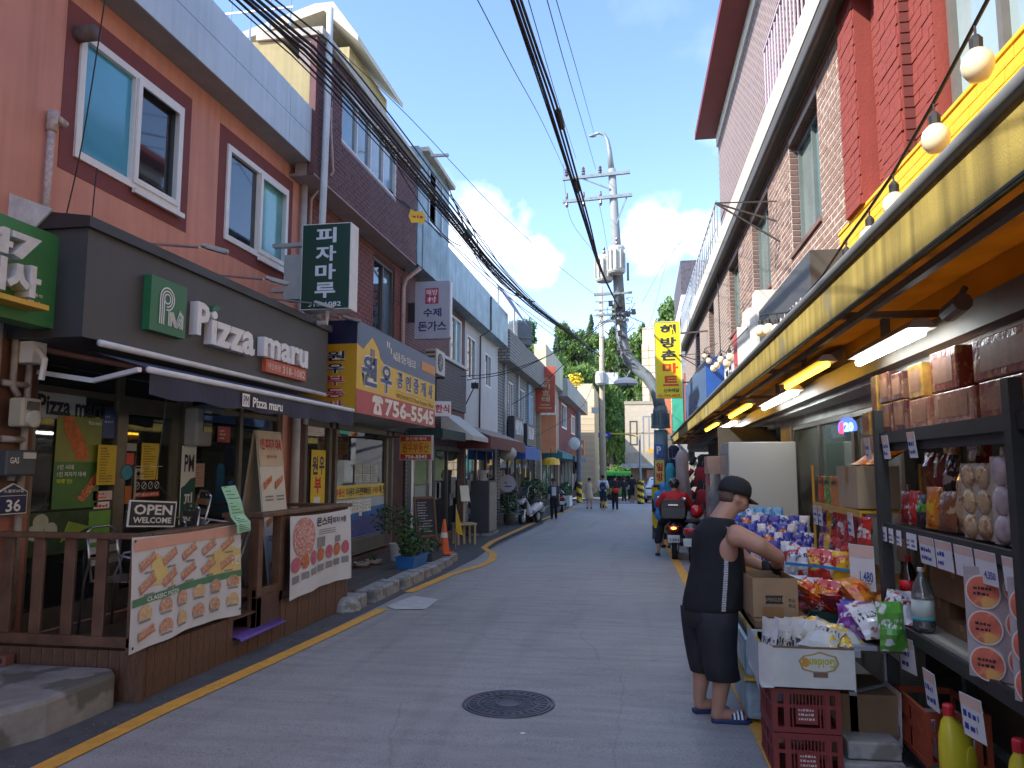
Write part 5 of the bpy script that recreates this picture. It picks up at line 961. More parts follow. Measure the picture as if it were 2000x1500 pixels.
# the two vinyl menu banners, hung with slack folds
def cloth(name, label, u0, u1, v0, v1, x, m, fold, sag=.02):
    t = thing(name, label, 'banner', (x, 0, 0), LEFT); mb = MB(); nx, nz = 28, 12; P_ = []
    fn = lambda a, b: -fold*(math.sin(a*7+b*1.3)*.5+.5)*(1-b*.75)-.012*math.sin(a*19+2)*(1-b)
    P_ = [[(u0+(u1-u0)*i/nx, fn(i/nx, j/nz), v0+(v1-v0)*j/nz-sag*math.sin(math.pi*i/nx)*(j == nz)+.03*math.sin(i/nx*3)*(1-j/nz)) for i in range(nx+1)] for j in range(nz+1)]
    for j in range(nz):
        for i in range(nx): mb.add([P_[j][i], P_[j][i+1], P_[j+1][i+1], P_[j+1][i]], [(0, 1, 2, 3)])
    mb.build('vinyl', m, t, smooth=True)
    def put(mb, m, nm):   # lay flat print on the folded surface
        for i, v in enumerate(mb.v):
            a, b = (v[0]-u0)/(u1-u0), (v[2]-v0)/(v1-v0); mb.v[i] = (v[0], fn(a, b)+v[1], v[2]+.03*math.sin(a*3)*(1-b))
        if nm not in ('printed_pizza', 'printed_crust', 'eyelet', 'printed_patch'): return mb.build(nm, m, t)
        key = {}; par = list(range(len(mb.f)))
        def root(a):
            while par[a] != a: a = par[a]
            return a
        for i, f in enumerate(mb.f):
            for v in f:
                k = tuple(round(c, 4) for c in mb.v[v])
                if k in key: par[root(i)] = root(key[k])
                else: key[k] = i
        gr_ = {}
        for i, f in enumerate(mb.f): gr_.setdefault(root(i), []).append(f)
        for fs in gr_.values():
            q = MB()
            for f in fs: q.poly([mb.v[v] for v in f])
            o = q.build(nm, m, t)
        return o
    return t, put
vin = M('vinyl_white', (.66, .66, .66), .5, var=.06, scale=2)
t, put = cloth('menu_banner', 'white vinyl menu banner with pizza slices and CLASSIC PIZZA strip tied to the deck rail', 5.26, 6.84, .34, 1.2, -3.825, vin, .05)
mb = MB()
for k in range(16): mb.rect(5.28+k*.097, 1.09, 5.28+k*.097+.097, 1.18, -.006)
put(mb, M('print_peach', (.68, .36, .26), .5, var=.1), 'printed_strip')
mb = MB()
for k in range(12): mb.rect(6.32+k*.042, .76-.01*k, 6.32+k*.042+.042, 1.02-.012*abs(k-6), -.0055)
for k in range(10): mb.rect(5.5+k*.03, .8, 5.53+k*.03, 1.06-.004*k*k, -.0055)
put(mb, M('print_butter', (.72, .55, .2), .5, var=.12), 'printed_patch')
mb = MB()
for k in range(20): mb.rect(5.27+k*.0785, .675+.0015*k, 5.27+k*.0785+.0785, .735+.0015*k, -.006)
put(mb, M('print_green', (.09, .24, .12), .5), 'printed_strip')
mb = MB(); letters(mb, 'CLASSIC PIZZA', 5.45, .69, 5.88, .725, -.008, .02); letters(mb, '1인', 6.68, .82, 6.8, .91, -.008, .03); put(mb, white, 'lettering')
mt = MB(); tx = MB(); cr = MB()
def slab_pizza(c0, c1, w=.07):
    d = Vector((c1[0]-c0[0], 0, c1[1]-c0[1])); q = Vector((-d.z, 0, d.x)).normalized()*w; A, B = Vector((c0[0], -.008, c0[1])), Vector((c1[0], -.008, c1[1]))
    n = 5
    for k in range(n):
        a, b = A.lerp(B, k/n), A.lerp(B, (k+1)/n); mt.add([a, b, b+q, a+q], [(0, 1, 2, 3)]); e = Vector((0, -.001, 0)); cr.add([a-q*.35+e, b-q*.35+e, b+e, a+e], [(0, 1, 2, 3)])
for r_ in range(2):
    for k in range(5):
        u = 5.36+k*.29; z = .94-r_*.17+.008*k
        if u+.2 < 6.86: slab_pizza((u, z), (min(u+.19, 6.82), z+.085), .055); tx.rect(u+.05, z-.035, u+.17, z-.018, -.007)
c2 = MB()
for r_ in range(2):
    for k in range(6):
        if r_ == 1 and k == 0: slab_pizza((5.36, .42), (5.55, .46), .05); continue
        u, z = 5.43+k*.255, .595-r_*.165+.012*k; n = 14
        (mt if (k+r_) % 3 else c2).add([(u+.085*math.cos(math.pi*(a/n*1.25-.12)), -.008, z+.075*math.sin(math.pi*(a/n*1.25-.12))) for a in range(n+1)], [tuple(range(n+1))]); tx.rect(u-.07, z-.055, u+.07, z-.038, -.007)
tg1 = put(mt, M('print_pepper', (.55, .27, .17), .55, var=.4, scale=38, spots=((.66, .5, .32), 55, .53)), 'printed_pizza'); put(c2, M('print_cheese', (.66, .46, .24), .6, var=.3, scale=40), 'printed_pizza'); put(cr, M('print_crust', (.52, .2, .14), .6, var=.2, scale=20), 'printed_crust'); put(tx, ink_g, 'print_lines')
mb = MB()
for u, v in ((5.29, 1.17), (5.29, .38), (6.81, 1.17), (6.81, .4)): mb.disc((u, v), .012, .012, -.009, 8)
put(mb, ink, 'eyelet')
t, put = cloth('menu_banner', 'white vinyl banner with large round pizza tied to the far deck rail', 7.84, 9.58, .3, 1.2, -3.8, vin, .04)
a = MB().disc((8.2, .95), .3, .22, -.008, 28); put(a, M('print_salami', (.52, .2, .17), .5, var=.45, scale=26, spots=((.72, .52, .42), 34, .52)), 'printed_pizza'); a = MB(); n = 28
for k in range(14, 28):
    b0, b1 = 2*math.pi*k/n, 2*math.pi*(k+1)/n; a.add([(8.2+r_*math.cos(b), -.009, .95+r2*math.sin(b)-d) for b in (b0, b1) for r_, r2, d in ((.3, .22, 0), (.29, .2, .03))], [(0, 2, 3, 1)])
put(a, crust, 'printed_crust')
mb = MB(); letters(mb, '몬스터', 8.55, 1.03, 8.98, 1.14, -.008, .03); letters(mb, '피자 9종', 9.0, 1.04, 9.42, 1.12, -.008, .02); put(mb, ink, 'lettering')
mb = MB(); tx = MB(); c2 = MB()
for k in range(7):
    u = 7.98+k*.235; (mb if k % 2 else c2).disc((u, .66+.01*k), .1 if k else .13, .085, -.008, 16); tx.rect(u-.09, .46+.01*k, u+.09, .54+.01*k, -.007)
for k in range(3): tx.rect(8.62, .98-k*.025, 9.1, .99-k*.025, -.007)
tx.rect(8.58, .78, 8.8, .9, -.007); tx.rect(9.1, .8, 9.25, .88, -.007)
put(mb, topping, 'printed_pizza'); put(c2, M('print_rose', (.5, .12, .16), .5, var=.3, scale=20), 'printed_pizza'); put(tx, ink_g, 'print_lines')
# green receipt taped over the rail
gn = thing('green_notice', 'long pale green handwritten notice taped over the deck rail', 'notice', (-3.8, 6.55, 0), LEFT); P_ = [(0, .06, 1.55), (.02, .0, 1.4), (.05, -.02, 1.27), (.07, -.075, 1.2), (.07, -.08, 1.12)]; mb = MB()
for a, b in zip(P_, P_[1:]): mb.add([a, (a[0]+.25, a[1], a[2]+.01), (b[0]+.25, b[1], b[2]+.01), b], [(3, 2, 1, 0)])
mb.build('paper', M('paper_green', (.36, .66, .42), .8, var=.05), gn); mb = MB()
for a, b in zip(P_, P_[1:]):
    for k in range(4):
        f0 = (k+.3)/4.4; p = [a[i]+(b[i]-a[i])*f0 for i in range(3)]; mb.add([(p[0]+.03, p[1]-.006, p[2]), (p[0]+.03+.05*(k+1), p[1]-.006, p[2]), (p[0]+.03+.05*(k+1), p[1]-.006, p[2]+.007), (p[0]+.03, p[1]-.006, p[2]+.007)], [(0, 1, 2, 3)])
tag(mb.build('print_lines', M('ink_olive', (.12, .25, .12), .7), gn), kind='stuff')
# purple mat over the step
pmt = thing('purple_mat', 'purple rubber mat draped over the deck step', 'mat', (0, 0, 0)); mb = MB(); pr = [(-4.3, .122), (-4.1, .12), (-3.92, .122), (-3.84, .122), (-3.8, .115), (-3.77, .095)]
for off in (0, -.008):
    for (xa, za), (xb, zb) in zip(pr, pr[1:]):
        mb.add([(xa, 6.88, za+off), (xb, 6.86, zb+off), (xb, 7.8, zb+off+.015), (xa, 7.78, za+off)], [(0, 1, 2, 3)])
mb.build('sheet', M('mat_purple', (.17, .09, .38), .7, var=.1, scale=5, bump=.3), pmt)
# pizza standee
sd = thing('pizza_standee', 'tall folding pizza menu standee with red headline behind the deck rail', 'standee', (-4.5, 8.62, .3)); sd.rotation_euler = (0, 0, R(88))
a = MB().obox((0, -.13, .94), (.28, 0, 0), (0, .012, 0), (0, .12, .93)).build('front_panel', M('standee_white', (.68, .66, .6), .5, var=.05), sd); MB().obox((0, .13, .94), (.28, 0, 0), (0, .012, 0), (0, -.12, .93)).build('back_panel', M('standee_tan', (.42, .36, .28), .6, var=.15), sd)
def on_panel(mb, m, nm):
    for i, v in enumerate(mb.v): mb.v[i] = (v[0], -.266+v[2]*.129+v[1], v[2])
    return mb.build(nm, m, sd)
MB_ = MB(); MB_.rect(-.28, 1.45, .28, 1.86, -.004); on_panel(MB_, M('print_sand', (.62, .5, .36), .5, var=.1), 'printed_head')
MB_ = MB(); letters(MB_, '1인 피자가 대세', -.24, 1.64, .24, 1.78, -.008, .04); letters(MB_, '골라먹는 재미', -.12, 1.54, .12, 1.58, -.008, .01); on_panel(MB_, ink_r, 'lettering')
a = MB(); b = MB()
for k, z in enumerate((1.22, .78, .3)):
    for s in (-1, 1):
        c = s*.13; (a if (k+s) % 2 else b).prism([(c-.1, z-.05), (c+.08, z+.05), (c+.1, z+.12), (c-.1, z+.03)], -.009, -.006)
on_panel(a, topping, 'printed_pizza'); on_panel(b, crust, 'printed_pizza'); a = MB()
for z in (1.08, 1.04, .62, .58, .14): a.rect(-.22, z, -.04, z+.018, -.006).rect(.04, z, .22, z+.018, -.006)
on_panel(a, ink_g, 'print_lines')
# aluminium cafe chairs
def chair(lab, loc, rz, rot=None):
    t = thing('cafe_chair', lab, 'chair', loc, rz, 'aluminium cafe chairs on the deck'); 
    if rot: t.rotation_euler = rot
    r_ = .012
    for s in (-1, 1):
        MB().tube([(s*.24, -.22, 0), (s*.25, -.24, .42), (s*.26, -.22, .64), (s*.26, -.05, .68), (s*.25, .2, .64), (s*.22, .26, .45), (s*.24, .28, 0)], r_, 7).build('leg_frame', steel, t, smooth=True)
        MB().tube([(s*.22, .2, .45), (s*.21, .27, .86)], r_, 7).build('back_post', steel, t, smooth=True)
    MB().tube([(-.21, .27, .86), (-.12, .29, .9), (.12, .29, .9), (.21, .27, .86)], r_, 7).build('top_rail', steel, t, smooth=True)
    for k in range(6): MB().box(-.23, -.2+k*.07, .44, .23, -.145+k*.07, .455).build('seat_slat', steel, t)
    for k in range(3): MB().obox((0, .235+k*.014, .6+k*.1), (.21, 0, 0), (0, .004, 0), (0, .005, .03)).build('back_slat', steel, t)
    return t
c0 = chair('shiny aluminium cafe chair standing behind the deck balusters', (-4.55, 6.25, .3), R(95))
for k, (lab, loc, rot) in enumerate((('aluminium cafe chair, lowest of the tilted stack by the deck opening', (-4.5, 7.15, .3), (R(8), 0, R(140))), ('aluminium cafe chair, middle of the tilted stack by the deck opening', (-4.5, 7.2, .42), (R(14), 0, R(142))), ('aluminium cafe chair on top of the tilted stack by the deck opening', (-4.5, 7.25, .54), (R(20), 0, R(138))))): dup(c0, loc, rot, lab)
ft = thing('folded_table', 'folded dark table leaning behind the deck opening', 'table', (-4.2, 7.5, .3)); ft.rotation_euler = (0, R(-14), R(10)); MB().box(-.02, -.3, 0, .02, .3, .62).build('top', M('table_dark', (.05, .045, .05), .4), ft); MB().box(.02, -.06, 0, .04, .0, .6).build('leg', M('leg_wood', (.4, .24, .1), .6), ft)

# ================================================================== PLANTS AND KERBSIDE THINGS ON THE LEFT
leafs = [M('leaf_a', (.04, .09, .025), .6, var=.4, scale=6), M('leaf_b', (.07, .15, .035), .6, var=.35, scale=6), M('leaf_c', (.025, .06, .025), .6, var=.4, scale=6)]
def foliage(c, r, n, s, rnd, shape=1.0):
    mb = MB()
    for _ in range(n):
        while True:
            p = Vector((rnd.uniform(-1, 1), rnd.uniform(-1, 1), rnd.uniform(-1, 1)))
            if .15 < p.length < 1 and (p.length > .55 or rnd.random() < .4): break
        q = Vector((c[0]+p.x*r[0], c[1]+p.y*r[1], c[2]+p.z*r[2])); a = Vector((rnd.gauss(0, 1), rnd.gauss(0, 1), rnd.gauss(0, .7))).normalized(); b = a.cross(Vector((rnd.gauss(0, 1), rnd.gauss(0, 1), rnd.gauss(0, 1)))).normalized()
        k = s*rnd.uniform(.6, 1.4); mb.slot(rnd.randrange(3)).add([q-a*k, q+b*k*.45*shape, q+a*k, q-b*k*.45*shape], [(0, 1, 2, 3)])
    return mb
def plant(name, label, loc, pot, fol, stem=None, group=None):
    t = thing(name, label, 'plant', loc, 0, group); pot(t); rnd = random.Random(int(loc[1]*100))
    if stem: MB().tube(stem, [.018, .014, .008][:len(stem)] if len(stem) <= 3 else .012, 6).build('stem', M('bark', (.12, .08, .05), .9, var=.3), t)
    for c, r, n, s in fol: tag(foliage(c, r, n, s, rnd).build('foliage', leafs, t), kind='stuff')
    return t
def bucket(t):
    MB().lathe([(.13, 0), (.16, .3), (.168, .3), (.168, .32), (.15, .32), (.145, .27)], 18).build('bucket', M('bucket_white', (.6, .58, .53), .5, var=.12), t, smooth=False); MB().tube([(-.165, 0, .28), (-.1, -.15, .2), (.06, -.17, .18), (.165, 0, .28)], .005, 5).build('handle', alu, t)
plant('potted_olive', 'small olive tree in a white paint bucket on the dark platform', (-4.55, 13.9, .006), bucket, [((-.1, 0, .75), (.42, .4, .3), 420, .035), ((.25, .1, .62), (.35, .3, .2), 200, .035)], [(0, 0, .25), (.03, 0, .5), (-.05, 0, .8)])
def trough(t):
    MB().prism([(-.14, 0), (.14, 0), (.17, .2), (-.17, .2)], -.42, .42, 'y').build('trough', M('plastic_blue', (.02, .14, .38), .4, var=.1), t); MB().box(-.18, -.44, .19, .18, .44, .21).build('rim', M('plastic_blue', (0, 0, 0)), t)
plant('planter', 'blue plastic trough with bushy green plants on the platform edge', (-4.02, 13.1, .006), trough, [((0, -.15, .42), (.2, .3, .25), 380, .05), ((.02, .25, .34), (.26, .35, .16), 300, .03)])
plant('planter', 'dark trough of low green plants behind the blue one', (-4.0, 14.2, .006), lambda t: MB().box(-.14, -.4, 0, .14, .4, .15).build('trough', M('plastic_dark', (.05, .05, .06), .5), t), [((0, 0, .25), (.2, .42, .14), 260, .03)])
def bowl(t): MB().lathe([(.08, 0), (.14, .05), (.15, .09), (.13, .09), (.11, .06)], 16).build('bowl', M('glaze_cream', (.5, .45, .38), .3, var=.1), t); MB().lathe([(.09, -.0), (.15, .01), (.15, .02)], 16).build('saucer', M('glaze_brown', (.2, .06, .04), .4), t)
plant('bonsai_bowl', 'flat cream bowl of small plants on the tiles, closer to the wall', (-4.86, 12.85, .006), bowl, [((0, 0, .12), (.1, .1, .05), 60, .02)]); plant('bonsai_bowl', 'flat cream bowl of small plants on the tiles, beside the white bucket', (-4.78, 13.25, .006), bowl, [((0, 0, .13), (.1, .1, .07), 70, .025)])
tc = thing('traffic_cone', 'orange traffic cone with white band on the kerb end', 'traffic cone', (-3.93, 14.95, .03)); MB().box(-.17, -.17, 0, .17, .17, .03).build('base', M('cone_orange', (.7, .12, .03), .5, var=.15), tc); MB().lathe([(.11, .03), (.075, .32)], 16).lathe([(.06, .42), (.03, .66), (.02, .68)], 16).build('body', M('cone_orange', (0, 0, 0)), tc); MB().lathe([(.0752, .32), (.06, .42)], 16).build('band', M('cone_band', (.7, .65, .55), .5), tc)
fg = thing('yellow_flag', 'drooping yellow pennant flag on a thin pole beside the traffic cone', 'flag', (-4.0, 16.2, 0)); MB().tube([(0, 0, 0), (0, 0, .95)], .012, 6).build('pole', alu, fg); MB().prism([(.0, .9), (.1, .55), (.16, .28), (.03, .33), (.0, .4)], -.01, .01).build('cloth', M('flag_yellow', (.75, .45, .02), .7, var=.08), fg)
ab = thing('menu_easel', 'brown framed chalkboard easel leaning beside the dark doorway', 'easel', (-4.75, 16.6, 0)); ab.rotation_euler = (R(-8), 0, R(50))
q = MB(); q.box(-.28, -.02, 0, -.24, .02, 1.1); q.box(.24, -.02, 0, .28, .02, 1.1); q.box(-.24, -.02, 1.05, .24, .02, 1.1); q.box(-.24, -.02, .2, .24, .02, .25); q.build('frame', M('easel_wood', (.2, .1, .05), .6), ab); MB().box(-.24, -.008, .25, .24, .008, 1.05).build('board', M('chalk', (.04, .04, .045), .8), ab); scrawl(ab, -.2, .2, .3, 1.0, -.012, M('chalk_line', (.4, .4, .42), .8), 12, 7)
# ---- shop fronts further up the row (each a thing fixed to the buildings)
def front(name, label, a, b, z1, doorm, depth=.3):
    t = lroot(name, label, 'shop front'); return t
f1 = lroot('cafe_facade', 'dark cafe front with white framed glass door and pale panel', 'shop front')
MB().box(16.15, -.06, -.2, 16.6, .0, 2.5).box(18.4, -.06, -.2, 18.6, 0, 2.5).build('wall_panel', black, f1)
q = MB()
for k in range(28): q.box(16.16, -.075, -.15+k*.09, 16.22, -.061, -.11+k*.09)
q.build('ridged_strip', M('strip_grey', (.25, .25, .26), .6), f1)
q = MB(); q.box(16.75, -.05, .05, 16.83, .05, 2.35); q.box(18.27, -.05, .05, 18.35, .05, 2.35); q.box(16.83, -.05, 2.27, 18.27, .05, 2.35); q.build('door_frame', white, f1)
MB().box(16.84, .0, .1, 18.26, .04, 1.35).build('door', M('door_grey', (.07, .07, .07), .4), f1); MB().box(16.84, .01, 1.35, 18.26, .016, 2.26).build('door_glass', gsh, f1); MB().box(17.0, -.02, .75, 17.9, .0, 1.32).build('pale_panel', M('panel_mint', (.32, .38, .33), .6, var=.05), f1); MB().box(16.7, 1.2, 0, 18.4, 1.25, 2.6).build('room_wall', M('room_warm', (.5, .4, .25), .8, var=.3, scale=4), f1)
def slope_awning(name, label, a, b, z1, z0, out0, out1, drop, m, m2=None, letter=None):
    t = lroot(name, label, 'awning'); MB().add([(a, -out0, z1), (b, -out0, z1), (b, -out1, z0), (a, -out1, z0)], [(3, 2, 1, 0)]).add([(a, -out0, z1-.02), (b, -out0, z1-.02), (b, -out1, z0-.02), (a, -out1, z0-.02)], [(0, 1, 2, 3)]).build('canopy', m, t)
    MB().box(a, -out1-.01, z0-drop, b, -out1, z0).build('valance', m2 or m, t); MB().add([(a, -out0, z1), (a, -out1, z0), (a, -out1, z0-drop), (a, -out0, z0-drop)], [(0, 1, 2, 3)]).build('end_panel', m2 or m, t)
    if letter: letters(MB(), letter, a+(b-a)*.25, z0-drop*.8, a+(b-a)*.75, z0-drop*.25, -out1-.014, .02).build('lettering', M('letter_cream', (0, 0, 0)), t)
    return t
slope_awning('green_awning', 'dark green awning over the cafe door', 16.3, 18.5, 2.75, 2.6, .1, .85, .22, M('awning_green', (.02, .05, .04), .7, var=.2))
slope_awning('white_awning', 'off white sloping awning between the green and maroon awnings', 18.6, 20.6, 3.15, 2.55, .2, 1.0, .12, M('awning_white', (.55, .54, .48), .7, var=.08))
slope_awning('maroon_awning', 'faded maroon awning over the grey cabinet shop', 20.7, 27.0, 3.0, 2.62, .1, 1.05, .35, M('awning_faded', (.35, .27, .21), .8, var=.2, scale=2), M('awning_maroon', (.17, .045, .04), .7, var=.15))
sg = thing('small_box_sign', 'small white box sign with red letters above the green awning', 'sign', (-4.85, 17.35, 2.95), R(25)); MB().box(0, 0, 0, .42, .14, .36).build('box', white, sg); letters(MB(), '한식', .04, .08, .38, .28, -.004, .03).build('lettering', ink_r, sg)
sp_ = thing('wall_spotlight', 'black spotlight on a curved arm fixed to the white house wall', 'spotlight', (-5.2, 22.1, 4.1)); MB().tube([(0, 0, -.5), (.15, 0, -.2), (.3, 0, .1), (.3, 0, .2)], .02, 6).build('arm', black, sp_); MB().box(.2, -.1, .0, .42, .1, .16).build('head', black, sp_)
es_ = thing('menu_stand', 'pale wooden menu stand with lit white board in front of the cafe', 'stand', (-4.55, 19.3, -.22), R(35)); MB().box(-.03, -.02, 0, .03, .02, 1.2).build('post', M('wood_pale', (.5, .38, .22), .6), es_); MB().obox((0, -.03, 1.3), (.12, 0, 0), (0, .015, 0), (0, .06, .2)).build('board', M('board_cream', (.75, .7, .55), .6), es_); MB().box(-.25, -.2, 0, -.2, -.15, .5).box(.2, -.2, 0, .25, -.15, .5).box(-.25, .15, 0, -.2, .2, .5).box(.2, .15, 0, .25, .2, .5).box(-.27, -.22, .5, .27, .22, .55).build('stool', M('wood_pale', (0, 0, 0)), es_)
cb = thing('grey_cabinet', 'tall grey steel cabinet under the maroon awning', 'cabinet', (-4.75, 22.6, -.24)); MB().box(-.25, -.6, .08, .3, .6, 1.6).build('body', M('cabinet_slate', (.06, .065, .08), .5, var=.1), cb); MB().box(.301, -.55, .12, .315, .55, 1.55).build('door', M('cabinet_tan', (.3, .28, .22), .6, var=.25, scale=6), cb); MB().box(-.3, -.65, 0, .35, .65, .08).build('plinth', conc, cb)
bt = thing('white_bucket', 'white plastic bucket standing on the grey cabinet', 'bucket', (-4.7, 22.4, 1.36)); MB().lathe([(.13, 0), (.16, .3), (.17, .31), (.15, .31)], 14).build('body', M('bucket_white', (0, 0, 0)), bt); MB().box(.12, -.08, .08, .165, .08, .22).build('label', ink, bt)
ln = thing('paper_lantern', 'round white paper lantern under the maroon awning', 'lantern', (-4.3, 24.3, 2.2)); MB().ell((0, 0, 0), (.3, .3, .24), 14, 9).build('shade', M('lantern_paper', (.5, .48, .4), .8), ln, smooth=True); MB().tube([(0, 0, .22), (0, 0, .5)], .01, 5).build('cord', black, ln)
rs_ = thing('round_sign', 'round pale shop sign on a stand between cabinet and white scooter', 'sign', (-4.65, 26.2, 1.2)); q = MB().lathe([(.3, 0), (.3, .05)], 20).build('disc', M('sign_lilac', (0, 0, 0)), rs_); q.rotation_euler = (R(90), 0, R(20)); MB().tube([(0, .03, -.3), (0, .03, -1.5)], .02, 6).build('post', black, rs_); scrawl(rs_, -.2, .2, -.15, .1, -.08, M('ink_navy', (0, 0, 0)), 2, 3)
for lab, u0, u1, z0, z1 in (('black framed picture sign above the blue awning, near one', 28.9, 31.2, 2.75, 3.75), ('black framed picture sign above the blue awning, far one', 32.2, 34.4, 2.7, 3.65)):
    t = lroot('picture_sign', lab, 'sign', 'framed picture signs on the grey brick building'); MB().box(u0, -.35, z0, u1, -.1, z1).build('frame', black, t); MB().box(u0+.2, -.37, z0+.3, u1-.2, -.351, z1-.12).build('picture', M('picture_mix', (.3, .33, .35), .5, var=.5, scale=3, spots=((.6, .6, .58), 2.5, .52)), t)
slope_awning('blue_awning', 'bright blue awning with grey box end below the picture signs', 27.4, 31.5, 2.75, 2.5, .1, 1.0, .45, M('awning_blue', (.03, .12, .4), .6, var=.1))
slope_awning('teal_awning', 'teal awning over the shops beyond the orange panel', 39.5, 45.5, 2.9, 2.55, .1, 1.1, .3, M('awning_teal', (.03, .17, .17), .7, var=.15))
slope_awning('slate_awning', 'slate blue awning at the far end of the left row', 47, 56, 2.75, 2.45, .1, 1.1, .3, M('awning_slate', (.08, .11, .14), .7, var=.15))
rs2 = thing('red_vertical_sign', 'weathered red vertical sign with gold Korean letters', 'sign', (-5.2, 37.4, 4.5)); rs2.rotation_euler = (0, R(1), 0); MB().box(0, 0, 0, .95, .2, 2.3).build('box', M('sign_rust', (.42, .075, .04), .6, var=.15, scale=3), rs2); column(MB(), '돈키호테', .5, .4, 1.75, .5, -.005, .02).build('lettering', M('letter_gold', (.5, .4, .2), .5), rs2); MB().rect(.15, .2, .8, .24, -.004).rect(.25, .35, .7, .4, -.004).build('print_lines', M('letter_gold', (0, 0, 0)), rs2)
MB().bar((-.4, .1, .4), (0, .1, .4), .06).bar((-.4, .1, 1.9), (0, .1, 1.9), .06).build('bracket', black, rs2)
op_ = thing('orange_sign_panel', 'faded orange sign panel with teal edge below the red vertical sign', 'sign', (-5.15, 38, 2.5)); MB().box(.1, 0, 0, .9, .3, 1.9).build('panel', M('sign_peach', (.6, .25, .12), .6, var=.12, scale=3), op_); MB().box(-.12, 0, .05, .1, .3, 1.9).build('edge', M('edge_mint', (.35, .5, .45), .6), op_)
ob = thing('orange_box_sign', 'small orange box sign at the end of the left row', 'sign', (-4.5, 50, 2.6)); MB().box(0, 0, 0, .75, .4, .95).build('box', M('sign_tangerine', (.7, .2, .06), .5), ob); MB().prism([(.15, .5), (.6, .5), (.7, .3), (.65, .7), (.55, .62)], -.02, -.003).build('emblem', M('letter_cream', (0, 0, 0)), ob)
def tub(r, h, m): return lambda t: MB().lathe([(r*.75, 0), (r, h*.5), (r*.95, h), (r*.8, h)], 14).build('pot', m, t)
plant('potted_bush', 'large dark pot with leafy bush beside the white scooter', (-4.25, 29.6, -.33), tub(.45, .75, M('pot_dark', (.07, .06, .05), .7, var=.2)), [((0, 0, 1.15), (.6, .6, .55), 500, .08)])
plant('potted_bush', 'slim green bush between round sign and white scooter', (-4.75, 27.2, -.3), tub(.22, .4, M('pot_dark', (0, 0, 0))), [((0, 0, .8), (.35, .4, .5), 260, .07)])
plant('potted_bush', 'small potted bush on a white planter box far up the left kerb', (-4.2, 42, -.33), lambda t: MB().box(-.3, -.8, 0, .3, .8, .55).build('box', M('planter_white', (.6, .6, .57), .7), t), [((0, 0, .9), (.4, .5, .4), 240, .09)])
yp = thing('yellow_shop_lamp', 'yellow hooded lamp glowing under the row of awnings', 'lamp', (-4.4, 37, 1.9)); MB().lathe([(.45, 0), (.4, .25), (.15, .35)], 12).build('hood', M('lamp_amber', (.8, .45, .03), .5, var=.1), yp); MB().tube([(0, 0, .3), (0, 0, .8)], .02, 5).build('cord', black, yp)
# ================================================================== MARKET STALLS AND GOODS
FCOL = {}
def film(name, col, **k):
    FCOL['film_'+name] = col
    return M('film_'+name, col, .25, var=k.get('var', .25), scale=18, spec=.7, coat=.35, spots=k.get('spots'))
FR = film('red', (.55, .035, .025), spots=((.7, .3, .05), 22, .62)); FO = film('orange', (.65, .2, .02)); FY = film('yellow', (.72, .45, .02)); FB = film('blue', (.02, .05, .36), spots=((.3, .35, .6), 30, .6)); FC = film('cyan', (.06, .3, .55))
FP = film('purple', (.17, .02, .22), spots=((.6, .25, .1), 20, .6)); FK = film('black', (.03, .025, .03)); FW = film('silver', (.62, .62, .64)); FG = film('green', (.1, .33, .05), spots=((.5, .6, .2), 18, .58)); FN = film('brown', (.22, .08, .035), spots=((.5, .3, .12), 26, .56)); FT = film('tan', (.5, .36, .2), spots=((.32, .18, .08), 20, .54)); FM = film('maroon', (.25, .02, .03))
BAGS = {}
def bag_mesh(w, h, d, mats, seed, style):
    k = (w, h, d, tuple(m.name for m in mats), seed, style)
    if k in BAGS: return BAGS[k]
    rnd = random.Random(seed); nx, nz = 6, 9; mb = MB(); G_ = {}
    for s in (-1, 1):
        for j in range(nz+1):
            for i in range(nx+1):
                a, b = i/nx, j/nz; bul = (math.sin(math.pi*a)**.55)*(math.sin(math.pi*min(max((b-.06)/.88, 0), 1))**.5) if 0 < i < nx and 0 < j < nz else 0
                wx = 1-.1*math.sin(math.pi*b); x = (a-.5)*w*wx+(rnd.uniform(-1, 1)*w*.012)
                G_[s, i, j] = (x, s*(d/2*bul*(1+rnd.uniform(-.25, .25)))+(0 if bul else rnd.uniform(-.003, .003)), b*h+rnd.uniform(-1, 1)*h*.01)
    for i in range(nx+1):
        for j in range(nz+1):
            if i in (0, nx) or j in (0, nz): G_[1, i, j] = G_[-1, i, j]
    for j in range(nz):
        for i in range(nx):
            sl = {0: 0 if j not in (3, 4) else 1, 1: 1 if 1 <= i <= 4 and j in (5, 6) else (2 if j in (2, 3) and i in (1, 2, 3) else 0), 2: 1 if j > 5 else (2 if j in (1, 2) else 0), 3: 1 if (i in (2, 3) and 1 < j < 8) else 0, 4: [0, 0, 1, 2][rnd.randrange(4)]}[style]
            if j in (0, nz-1): sl = 0
            for s in (-1, 1):
                q = [G_[s, i, j], G_[s, i+1, j], G_[s, i+1, j+1], G_[s, i, j+1]]; mb.slot(sl).add(q if s < 0 else q[::-1], [(0, 1, 2, 3)])
    mb.c = 0; me = mb.mesh('bag', mats); me.polygons.foreach_set('use_smooth', [True]*len(me.polygons)); BAGS[k] = me; return me
def bag(label, loc, rz, w=.16, h=.24, d=.08, mats=(FR, FW, FK), style=1, tilt=0, seed=None, name='snack_bag', cat='snack bag', group=None, roll=0):
    sd = seed if seed is not None else random.randrange(4)
    o = obj(name, bag_mesh(w, h, d, (print_film([FCOL[q.name] for q in mats], sd, (.5, .72, .6, .4, .55)[style]),)*3, sd, style), None, loc); o.rotation_euler = Euler((tilt, roll, rz)); return tag(o, label, cat, group)
